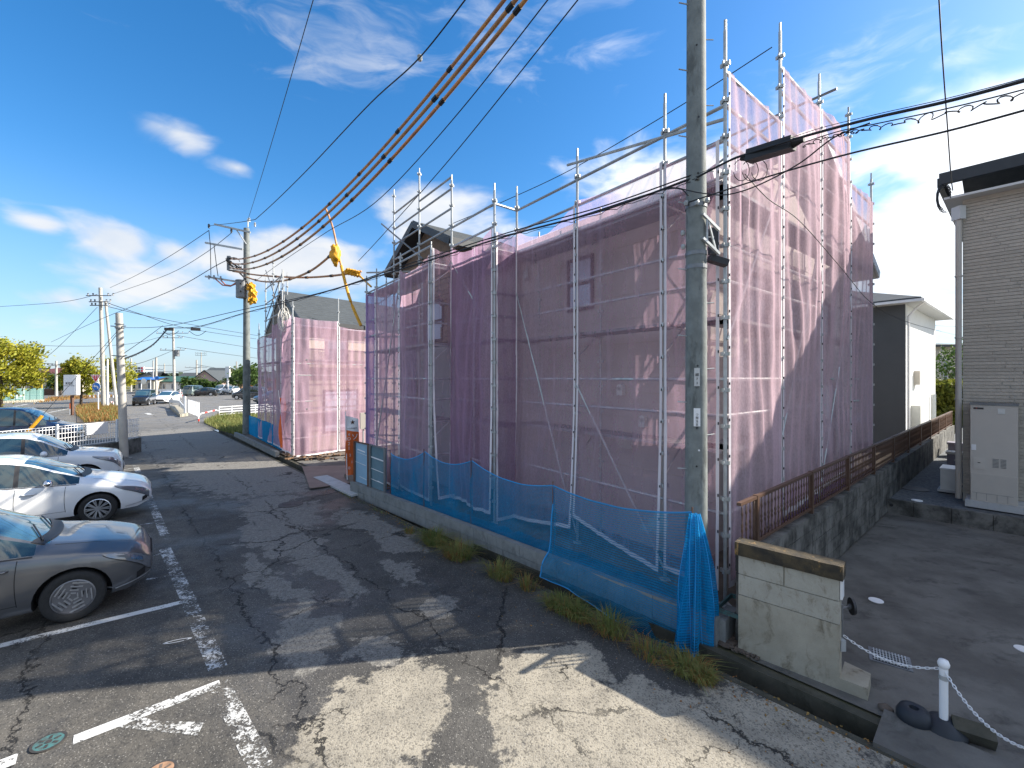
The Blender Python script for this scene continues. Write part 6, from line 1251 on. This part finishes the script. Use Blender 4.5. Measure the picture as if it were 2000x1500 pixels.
q = atY(276, 768, 78); q.z = 0; ms = empty('road_mirror', q, 'round traffic mirror on a curved white post left of the shop', 'traffic mirror'); MB().tube([q, q+V((0, 0, Z(742, 78)-.4)), V((q.x+.2, q.y, Z(740, 78))), V((q.x+.5, q.y, Z(740, 78)))], .06, 8).build('post', M['white'], ms); MB().cyl((q.x+.5, q.y-.1, Z(745, 78)), (q.x+.5, q.y, Z(745, 78)), .5, n=18).build('mirror', M['chrome'], ms)
# ------------------------------------------------------------------ cars
def interp(tab, x):
    if x >= tab[0][0]: return tab[0][1]
    for (x0, y0), (x1, y1) in zip(tab[:-1], tab[1:]):
        if x1 <= x <= x0: f = (x0-x)/(x0-x1); return y0+(y1-y0)*f
    return tab[-1][1]
def smooth(tab, x, r=.07): return (interp(tab, x)*2+interp(tab, x-r)+interp(tab, x+r)+interp(tab, x-2*r)*.5+interp(tab, x+2*r)*.5)/5
def scaletab(t, sx, sz): return [(x*sx, z*sz) for x, z in t]
SPEC = {
 'prius': dict(L=4.5, top=[(0, .50), (-.05, .66), (-.2, .75), (-.6, .87), (-1.02, .965), (-1.12, 1.0), (-1.9, 1.38), (-2.25, 1.47), (-2.7, 1.49), (-3.4, 1.42), (-4.1, 1.2), (-4.35, 1.08), (-4.45, .8), (-4.5, .5)],
    belt=[(0, .44), (-.05, .58), (-.25, .68), (-.7, .80), (-1.1, .87), (-2.2, .93), (-3.6, 1.02), (-4.3, .98), (-4.5, .45)], hw=[(0, .42), (-.06, .58), (-.22, .72), (-.5, .82), (-.9, .868), (-3.5, .872), (-4.2, .80), (-4.4, .68), (-4.5, .5)],
    ws=(-1.10, -2.0), rear=(-3.3, -4.3), fw=-.89, rw=-3.65, r=.315, roofr=.64, pillars=(-2.08, -3.1), bz=.20, hood=.66, nose=.30),
 'note': dict(L=4.05, top=[(0, .52), (-.04, .68), (-.16, .80), (-.5, .90), (-.95, .98), (-1.05, 1.0), (-1.75, 1.38), (-2.1, 1.49), (-2.5, 1.52), (-3.2, 1.47), (-3.65, 1.36), (-3.92, 1.0), (-4.0, .8), (-4.05, .5)],
    belt=[(0, .46), (-.04, .6), (-.2, .71), (-.7, .84), (-1.1, .90), (-2.2, .97), (-3.5, 1.08), (-3.9, .95), (-4.05, .45)], hw=[(0, .44), (-.05, .60), (-.2, .73), (-.45, .81), (-.8, .845), (-3.4, .85), (-3.8, .79), (-3.98, .7), (-4.05, .55)],
    ws=(-1.02, -1.88), rear=(-3.5, -3.9), fw=-.78, rw=-3.41, r=.315, roofr=.66, pillars=(-1.62, -2.7), bz=.20, hood=.66, nose=.30),
 'suv': dict(L=4.0, top=[(0, .62), (-.04, .82), (-.16, .95), (-.5, 1.02), (-.95, 1.07), (-1.05, 1.09), (-1.6, 1.46), (-1.9, 1.58), (-2.3, 1.62), (-3.2, 1.59), (-3.65, 1.5), (-3.9, 1.1), (-3.97, .8), (-4.0, .5)],
    belt=[(0, .55), (-.04, .72), (-.2, .86), (-.7, .95), (-1.1, 1.0), (-2.2, 1.03), (-3.5, 1.1), (-3.85, 1.0), (-4.0, .5)], hw=[(0, .52), (-.05, .66), (-.2, .76), (-.45, .82), (-.8, .845), (-3.4, .85), (-3.8, .80), (-3.95, .72), (-4, .6)],
    ws=(-1.03, -1.72), rear=(-3.5, -3.88), fw=-.78, rw=-3.3, r=.34, roofr=.72, pillars=(-1.95, -2.9), bz=.24, hood=.72, nose=.36),
 'van': dict(L=4.6, top=[(0, .62), (-.04, .85), (-.16, .98), (-.45, 1.06), (-.75, 1.14), (-.85, 1.18), (-1.45, 1.65), (-1.75, 1.80), (-2.2, 1.85), (-3.6, 1.84), (-4.3, 1.76), (-4.5, 1.2), (-4.57, .8), (-4.6, .5)],
    belt=[(0, .55), (-.04, .75), (-.2, .88), (-.6, 1.0), (-.9, 1.05), (-2.2, 1.08), (-4.1, 1.1), (-4.5, 1.0), (-4.6, .5)], hw=[(0, .55), (-.05, .68), (-.2, .78), (-.45, .84), (-.8, .86), (-4.1, .86), (-4.4, .82), (-4.55, .75), (-4.6, .65)],
    ws=(-.84, -1.62), rear=(-4.2, -4.5), fw=-.82, rw=-3.6, r=.32, roofr=.78, pillars=(-1.9, -3.0), bz=.22, hood=.74, nose=.36),
}
CARM = {}
def car_parts(kind, body, wheel='plain', hi=True):
    key = (kind, body.name, wheel, hi)
    if key in CARM: return CARM[key]
    sp_ = SPEC[kind]; L = sp_['L']; xs = []; x = 0
    while x > -L: xs.append(x); x -= (.018 if x > -.1 else .05 if hi else .11) if x > -.35 or not hi else .055
    xs.append(-L)
    for b in (sp_['ws'][0], sp_['ws'][1], sp_['rear'][0], sp_['rear'][1]): xs.append(b)
    for p in sp_['pillars']: xs += [p-.035, p+.035]
    xs = sorted(set(round(x, 3) for x in xs), reverse=True)
    ws0, ws1 = sp_['ws']; r0_, r1_ = sp_['rear']; cab0, cab1 = ws0, r1_
    def sect(x):
        hw = smooth(sp_['hw'], x, .03); tp_ = smooth(sp_['top'], x, .04); bl_ = min(smooth(sp_['belt'], x, .05), tp_-.02); bz = sp_['bz']+(.10*max(0, 1+x/.25) if x > -.25 else 0)+(.12*max(0, (-x-L+.3)/.3))
        c = 0 if x > cab0+.0 else min(1, (cab0-x)/.45); c2 = 1 if x > cab1 else max(0, 1-(cab1-x)/.2); c = c*c2
        rf = sp_['hood']+(sp_['roofr']-sp_['hood'])*1.0*0; roofw = hw*((1-c)*.74+c*(sp_['roofr']+.10)*.97); hi7 = tp_-(.028*(1-c)+.075*c); hi7 = max(hi7, bl_+.006)
        gb_z = bl_+.015+(.0); gb_w = hw*(.93*(1-c)+.955*c) if c else hw*.93
        mid = sp_['bz']+.24
        pts = [(0, bz), (hw*.80, bz), (hw*.95, bz+.03), (hw*.985, bz+.10), (hw*1.0, max(mid, bz+.14)), (hw*1.003, (mid+bl_)/2+.02), (hw*.992, bl_-.07 if bl_-.07 > mid+.02 else bl_-.02), (hw*.968, bl_-.012), (gb_w, gb_z), ((gb_w*.5+roofw*.5)+.012*c, (gb_z+hi7)/2), (roofw, hi7), (roofw*.94, hi7+(tp_-hi7)*.45), (roofw*.78, hi7+(tp_-hi7)*.75), (roofw*.4, tp_-(tp_-hi7)*.07), (0, tp_)]
        return pts
    secs = [sect(x) for x in xs]; npn = len(secs[0]); mb = MB(); m = MB()
    ring = 2*npn-2
    for x, s in zip(xs, secs):
        full = [(x, y, z) for y, z in s]+[(x, -y, z) for y, z in s[-2:0:-1]]; m.v += [V(p) for p in full]
    for i in range(len(xs)-1):
        xm = (xs[i]+xs[i+1])/2
        for k in range(ring):
            k2 = (k+1) % ring; f = (i*ring+k, (i+1)*ring+k, (i+1)*ring+k2, i*ring+k2); kk = k if k < npn-1 else ring-1-k
            mi = 0
            if kk in (8, 9) and cab1+.25 < xm < cab0-.10 and not any(abs(xm-p) < .034 for p in sp_['pillars']): mi = 1
            if kk in (8, 9) and any(abs(xm-p) < .034 for p in sp_['pillars']): mi = 3
            if kk >= 11 and ws1 < xm < ws0: mi = 2
            if kk >= 11 and r1_ < xm < r0_: mi = 2
            m.f.append(f); m.mi.append(mi)
    m.f.append(tuple(range(ring))[::1]); m.mi.append(0); m.f.append(tuple(range((len(xs)-1)*ring, len(xs)*ring))[::-1]); m.mi.append(0)
    me = m.mesh('car_shell', [body, M['carglass'], M['carglass_w'], M['carblack'], M['carblack']])
    import bmesh
    bm = bmesh.new(); bm.from_mesh(me); bmesh.ops.recalc_face_normals(bm, faces=bm.faces[:]); bm.to_mesh(me); bm.free()
    ob = bpy.data.objects.new('tmp', me); link(ob)
    cut = MB(); hwmax = max(h for _, h in sp_['hw'])
    for wx in (sp_['fw'], sp_['rw']):
        for s_ in (1, -1): cut.cyl((wx, s_*(hwmax-.30), sp_['r']), (wx, s_*(hwmax+.2), sp_['r']), sp_['r']+.055, n=28)
    cme = cut.mesh('cut', [M['carblack']]); co = bpy.data.objects.new('cut', cme); link(co)
    md = ob.modifiers.new('b', 'BOOLEAN'); md.object = co; md.operation = 'DIFFERENCE'; md.solver = 'EXACT'; md.material_mode = 'TRANSFER'
    bpy.context.view_layer.update(); ev = ob.evaluated_get(bpy.context.evaluated_depsgraph_get()); res = bpy.data.meshes.new_from_object(ev)
    bpy.data.objects.remove(ob); bpy.data.objects.remove(co)
    names = {}
    mats_ = [mm.name for mm in res.materials]
    bvh = BVHTree.FromPolygons([v.co.copy() for v in res.vertices], [tuple(p.vertices) for p in res.polygons])
    parts = []
    def split(sel, name, mlist, sm=True, off=0):
        o_ = MB(); idx = {}
        for p in res.polygons:
            if not sel(p): continue
            f = []
            for vi in p.vertices:
                if vi not in idx: idx[vi] = len(o_.v); o_.v.append(res.vertices[vi].co.copy())
                f.append(idx[vi])
            o_.f.append(tuple(f)); o_.mi.append(0)
        if not o_.f: return
        me_ = o_.mesh(name, mlist, smooth=sm)
        if sm: me_.set_sharp_from_angle(angle=math.radians(38))
        parts.append((name, me_))
    mn = lambda p: mats_[p.material_index]
    split(lambda p: mn(p) == body.name, 'body', body); split(lambda p: mn(p) == M['carglass'].name and p.center.y > 0, 'side_window', M['carglass']); split(lambda p: mn(p) == M['carglass'].name and p.center.y < 0, 'side_window', M['carglass'])
    split(lambda p: mn(p) == M['carglass_w'].name and p.center.x > -2.6, 'windscreen', M['carglass_w']); split(lambda p: mn(p) == M['carglass_w'].name and p.center.x <= -2.6, 'rear_window', M['carglass'])
    for wx in (sp_['fw'], sp_['rw']):
        for s_ in (1, -1): split(lambda p: mn(p) == M['carblack'].name and abs(p.center.x-wx) < .6 and p.center.y*s_ > 0 and p.center.z < sp_['r']*2.3, 'wheel_arch', M['carblack'], False)
    for px_ in sp_['pillars']:
        for s_ in (1, -1): split(lambda p: mn(p) == M['carblack'].name and abs(p.center.x-px_) < .05 and p.center.y*s_ > 0 and p.center.z > sp_['r']*2.3, 'door_pillar', M['black'], False)
    def patch(name, m, fn, d, nu=10, nv=5, off=.006, far=3.0):
        d = V(d).normalized(); o_ = MB(); ok = True; vs = []
        for j in range(nv+1):
            for i in range(nu+1):
                p = fn(i/nu, j/nv); h = bvh.ray_cast(p+d*far, -d)
                vs.append((h[0]+d*off) if h[0] else None)
        fs = [(j*(nu+1)+i, j*(nu+1)+i+1, (j+1)*(nu+1)+i+1, (j+1)*(nu+1)+i) for j in range(nv) for i in range(nu)]; fs = [f for f in fs if all(vs[q] is not None for q in f)]
        vs = [v if v is not None else V((0, 0, 0)) for v in vs]
        if not fs: return
        o_.v = vs; o_.f = fs; o_.mi = [0]*len(fs); me_ = o_.mesh(name, m, smooth=True)
        bm_ = bmesh.new(); bm_.from_mesh(me_); bmesh.ops.delete(bm_, geom=[v for v in bm_.verts if not v.link_faces], context='VERTS'); bm_.to_mesh(me_); bm_.free(); parts.append((name, me_))
    bl = lambda x: smooth(sp_['belt'], x, .05); hz_ = bl(-.25)
    for s_ in (1, -1):
        hwf = lambda x: interp(sp_['hw'], x)
        a0, a1 = (-.04, -.62) if kind != 'note' else (-.02, -.50)
        def hl(u, v, s_=s_):
            x = a0+(a1-a0)*u; zt_ = bl(x)+.005-.01*u; hgt = .15*(1-u)**.7+.015; return V((x, s_*hwf(x), zt_-hgt*v))
        patch('headlight', M['lamp'], hl, (.45, s_, .12), 14, 5)
        if hi:
            patch('lamp_reflector', M['chrome'], lambda u, v, s_=s_: hl(.16+.26*u, .25+.45*v, s_), (.45, s_, .12), 5, 3, .009)
            patch('chin_trim', M['rim'], lambda u, v, s_=s_: V((-.02-.42*u, s_*hwf(-.02-.42*u), sp_['bz']+.155-.07*u-.018*v)), (.6, s_, 0), 12, 1, .008)
            patch('headlight_trim', M['black'], lambda u, v, s_=s_: hl(u, 1.0, s_)+V((0, 0, -.012*v)), (.45, s_, .1), 14, 1, .008)
            patch('fog_recess', M['carblack'], lambda u, v, s_=s_: V((-.05-.09*u, s_*hwf(-.1-.1*u), .46-.09*v-(.04*u))), (.7, s_, 0), 6, 4, .004)
        dl_ = [sp_['fw']-sp_['r']-.17, sp_['pillars'][0], sp_['pillars'][1]]
        for x in dl_: patch('door_seam', M['carblack'], lambda u, v, x=x, s_=s_: V((x-.004+.008*u-.02*math.sin(v*3), s_*1.0, bl(x)-.02-v*(bl(x)-.36))), (0, s_, 0), 1, 14, .002)
        if hi:
            patch('sill_seam', M['carblack'], lambda u, v, s_=s_: V((dl_[0]-u*1.9, s_*1.0, .352+.006*v)), (0, s_, 0), 20, 1, .002)
            patch('window_trim', M['black'], lambda u, v, s_=s_: V((ws0-.12-u*(ws0-r1_-.5), s_*1.0, bl(ws0-.12-u*(ws0-r1_-.5))+.012+.016*v)), (0, s_, .1), 40, 1, .004)
            patch('hood_seam', M['carblack'], lambda u, v, s_=s_: V((-.12-u*.85, s_*(.66*interp(sp_['hw'], -.12-u*.85)+.006*v+.05*u), 2)), (0, 0, 1), 20, 1, .002)
            for dx in (.18, ): 
                h_ = MB(); x = sp_['pillars'][0]+dx; zz_ = bl(x)-.13; yy = s_*(interp(sp_['hw'], x)*1.0+.018); h_.tube([V((x+.10, yy-s_*.02, zz_)), V((x+.07, yy, zz_)), V((x-.07, yy, zz_)), V((x-.10, yy-s_*.02, zz_))], .015, 6); parts.append(('door_handle', h_.mesh('door_handle', body, smooth=True)))
        mx = ws0-.52; my = s_*(interp(sp_['hw'], mx)+.10); mz = bl(mx)+.085; mi_ = MB(); blobm(mi_, V((mx, my, mz)), (.075, .115, .075), 14, 8, 0, 1); mi_.tube([V((mx-.02, my-s_*.05, mz-.03)), V((mx-.03, my-s_*.19, mz-.07))], .03, 6); parts.append(('side_mirror', mi_.mesh('side_mirror', M['chrome'] if kind == 'prius' else body, smooth=True)))
    patch('lower_grille', M['carblack'], lambda u, v: V((0, -.42+.84*u, sp_['bz']+.14+.13*v)), (1, 0, 0), 12, 3, .004); patch('upper_grille', M['carblack'], lambda u, v: V((0, -.34+.68*u, interp(sp_['top'], -.03)-.11+.06*v)), (1, 0, 0), 12, 2, .004)
    if hi:
        patch('cowl', M['black'], lambda u, v: V((ws0+.06-.12*v-.10*abs(u-.5)**2*4, -.62+1.24*u, 2.2)), (0, 0, 1), 20, 4, .010, 1)
        wp_ = MB()
        for (y0, y1) in ((.1, .58), (-.55, -.02)):
            pp_ = []
            for k in range(7): f = k/6; q_ = V((ws0-.06-.16*f, y0+(y1-y0)*f, 2.5)); h = bvh.ray_cast(q_, V((0, 0, -1))); pp_.append((h[0] if h[0] else q_)+V((0, 0, .022)))
            wp_.tube(pp_, .010, 5)
        parts.append(('wiper', wp_.mesh('wiper', M['black'])))
        patch('licence_plate', M['sign_w'], lambda u, v: V((0, -.165+.33*u, sp_['bz']+.18+.15*v)), (1, 0, 0), 2, 1, .02)
    # wheels
    r = sp_['r']; wh = []
    ty = MB(); ty.lathe([(r*.66, -.09), (r*.72, -.105), (r*.93, -.105), (r*.985, -.085), (r, -.05), (r, .05), (r*.985, .085), (r*.93, .105), (r*.72, .105), (r*.66, .09)], n=36 if hi else 20, axis='Y')
    tm = ty.mesh('tyre', M['tyre'], smooth=True); ri = MB(); rr_ = r*.68; ri.lathe([(rr_, .095), (rr_*.93, .10), (rr_*.90, .07), (rr_*.88, .0)], n=32, axis='Y')
    if wheel == 'spoke':
        for k in range(10):
            a = k*2*PI/10; da = .10
            for s2_ in (-1, 1): b = a+s2_*.10; ri.beam(V((math.cos(a)*rr_*.18, .07, math.sin(a)*rr_*.18)), V((math.cos(b)*rr_*.92, .088, math.sin(b)*rr_*.92)), .02, .022)
        ri.cyl((0, .05, 0), (0, .085, 0), rr_*.22, n=16)
    else:
        ri.cyl((0, .03, 0), (0, .078, 0), rr_*.93, n=32)
    rm_ = ri.mesh('rim', M['rim_d'] if wheel == 'chevron' else M['rim'], smooth=False); dsc = MB(); dsc.cyl((0, .0, 0), (0, .03, 0), rr_*.9, n=24); dm = dsc.mesh('brake_disc', M['carblack']); cv_ = None
    if wheel == 'chevron':
        cm = MB()
        for k in range(5):
            a = k*2*PI/5
            for j in range(4):
                f = .22+.19*j; c = V((math.cos(a+.15*j)*rr_*f, .085, math.sin(a+.15*j)*rr_*f)); t_ = V((-math.sin(a+.55), 0, math.cos(a+.55))); ln = rr_*(.18+.13*j); cm.beam(c-t_*ln*.25, c+t_*ln, .012, .016)
        cv_ = cm.mesh('chevron_rib', M['rim'])
        sl_ = MB()
        for k in range(5):
            a = k*2*PI/5+.2
            for j in range(3): f = .5+.15*j; c = V((math.cos(a+.15*j)*rr_*f, .081, math.sin(a+.15*j)*rr_*f)); t_ = V((-math.sin(a+.55), 0, math.cos(a+.55))); sl_.beam(c, c+t_*rr_*.22, .008, .018)
        sl2 = sl_.mesh('slot', M['carblack'])
    CARM[key] = (parts, (tm, rm_, dm, cv_, sl2 if wheel == 'chevron' else None), sp_, hwmax); return CARM[key]
def car(name, kind, body, pos, fwd, label, wheel='plain', hi=True, cat='car', group=None, scale=1.0):
    parts, (tm, rm_, dm, cv_, sl2), sp_, hw = car_parts(kind, body, wheel, hi); fwd = V(fwd).normalized()
    e_ = empty(name, pos, label, cat, group, rz=math.atan2(fwd.y, fwd.x)); e_.scale = scale if isinstance(scale, tuple) else (scale,)*3; local(e_)
    for n_, me_ in parts: inst(me_, n_, e_, Matrix.Identity(4))
    for wx in (sp_['fw'], sp_['rw']):
        for s_ in (1, -1):
            Mw = Matrix.Translation((wx, s_*(hw-.115), sp_['r'])) @ (Matrix.Identity(4) if s_ > 0 else Matrix.Rotation(PI, 4, 'Z'))
            w = inst(tm, 'wheel', e_, Mw); w.name = 'wheel'; ORG[w.name] = V((0, 0, 0))
            for me_, nn in ((rm_, 'rim'), (dm, 'brake_disc'), (cv_, 'chevron_rib'), (sl2, 'slot')):
                if me_: c_ = bpy.data.objects.new(nn, me_); link(c_); c_.parent = w
    return e_
def by_wheel(p, fwd, kind, side=-1):             # nose position from the contact point of the near front wheel
    sp_ = SPEC[kind]; fwd = V(fwd).normalized(); left = V((-fwd.y, fwd.x, 0)); hw = max(h for _, h in sp_['hw']); return V(p)-fwd*sp_['fw']-left*side*(hw-.02)
FW = V((.775, .632, 0))
def carpaint(name, col, metal=.0, rough=.3):
    m = mat(name, col, rough, metal=metal, coat=1, spec=.5); return m
cg = carpaint('grey_metallic_paint', (.115, .118, .125), .5, .30); cw = carpaint('pearl_white_paint', (.74, .75, .76), .0, .3); cn = carpaint('navy_paint', (.006, .012, .035), .0, .3); ck = carpaint('black_car_paint', (.012, .013, .016), .2, .25); cs = carpaint('sage_grey_paint', (.16, .20, .19), .2, .3); cd_ = carpaint('dark_grey_paint', (.05, .055, .065), .3, .25)
car('parked_car', 'note', cg, by_wheel(at(143, 1214), FW, 'note'), FW, 'grey metallic hatchback parked nearest the camera, front half in view', 'chevron')
car('parked_car', 'prius', cw, by_wheel(at(191, 1023), FW, 'prius'), FW, 'pearl white hatchback with chrome mirror and spoked alloys, middle of the row', 'spoke')
car('parked_car', 'suv', cw, by_wheel(V((-11.75, 12.25, 0)), FW, 'suv'), FW, 'white compact crossover parked in front of the white mesh fence', 'spoke')
car('parked_car', 'van', cn, V((-19.6, 20.3, 0)), V((.85, .5, 0)), 'dark navy minivan behind the white mesh fence', 'spoke')
car('parked_car', 'van', ck, at(272, 793), V((.42, -.9, 0)), 'black boxy minicar waiting at the lane mouth', hi=False, scale=(.76, .87, .97))
car('parked_car', 'prius', cw, at(312, 789), V((.3, -.95, 0)), 'white low hatchback behind the black minicar', hi=False)
for px, py, kind, pt, fw, lab_ in ((371, 773.5, 'prius', ck, (-1, -.15, 0), 'black low car leftmost in the far parking lot row'), (397, 772, 'van', cs, (-.1, 1, 0), 'sage-grey wagon second in the far parking lot row'), (421, 771, 'van', cw, (.1, -1, 0), 'white van third in the far parking lot row'), (440, 770.5, 'suv', cw, (.1, -1, 0), 'white small car at the end of the far row beside the sign pillar'), (457, 780, 'van', cd_, (-1, -.05, 0), 'dark grey minivan behind the transformer pole'), (498, 790, 'suv', cd_, (-.6, -.8, 0), 'dark car partly behind the far left scaffold'), (40, 783, 'prius', cw, (1, .2, 0), 'white car behind the green mesh fence')):
    car('parked_car', kind, pt, at(px, py), V(fw), lab_, hi=False)
bt = at(292, 771.5); 
tk_ = at(283, 767); wt = MB(); wt.box(tk_+V((0, 0, 1.0)), (3.2, 1.8, 1.7)); 
# debris strip and small leftovers
rg = random.Random(12); db = MB()
for i in range(90):
    p = at(rg.uniform(560, 705), rg.uniform(888, 900), .12) if i < 50 else W0.lerp(W1, rg.uniform(.9, 1.05))+WN*rg.uniform(.3, 1.4); db.box((p.x, p.y, .15), (rg.uniform(.05, .3), rg.uniform(.02, .08), .04), Matrix.Rotation(rg.uniform(0, 6), 3, 'Z'))
db.build('site_debris', M['wood'], kind='stuff')
print('objects', len(bpy.data.objects), 'tris', sum(len(o.data.polygons) for o in bpy.data.objects if o.type == 'MESH'))
S.cycles.transparent_max_bounces = 32; S.cycles.max_bounces = 6; S.cycles.diffuse_bounces = 3; S.cycles.glossy_bounces = 3; S.cycles.transmission_bounces = 4
S.cycles.use_denoising = True
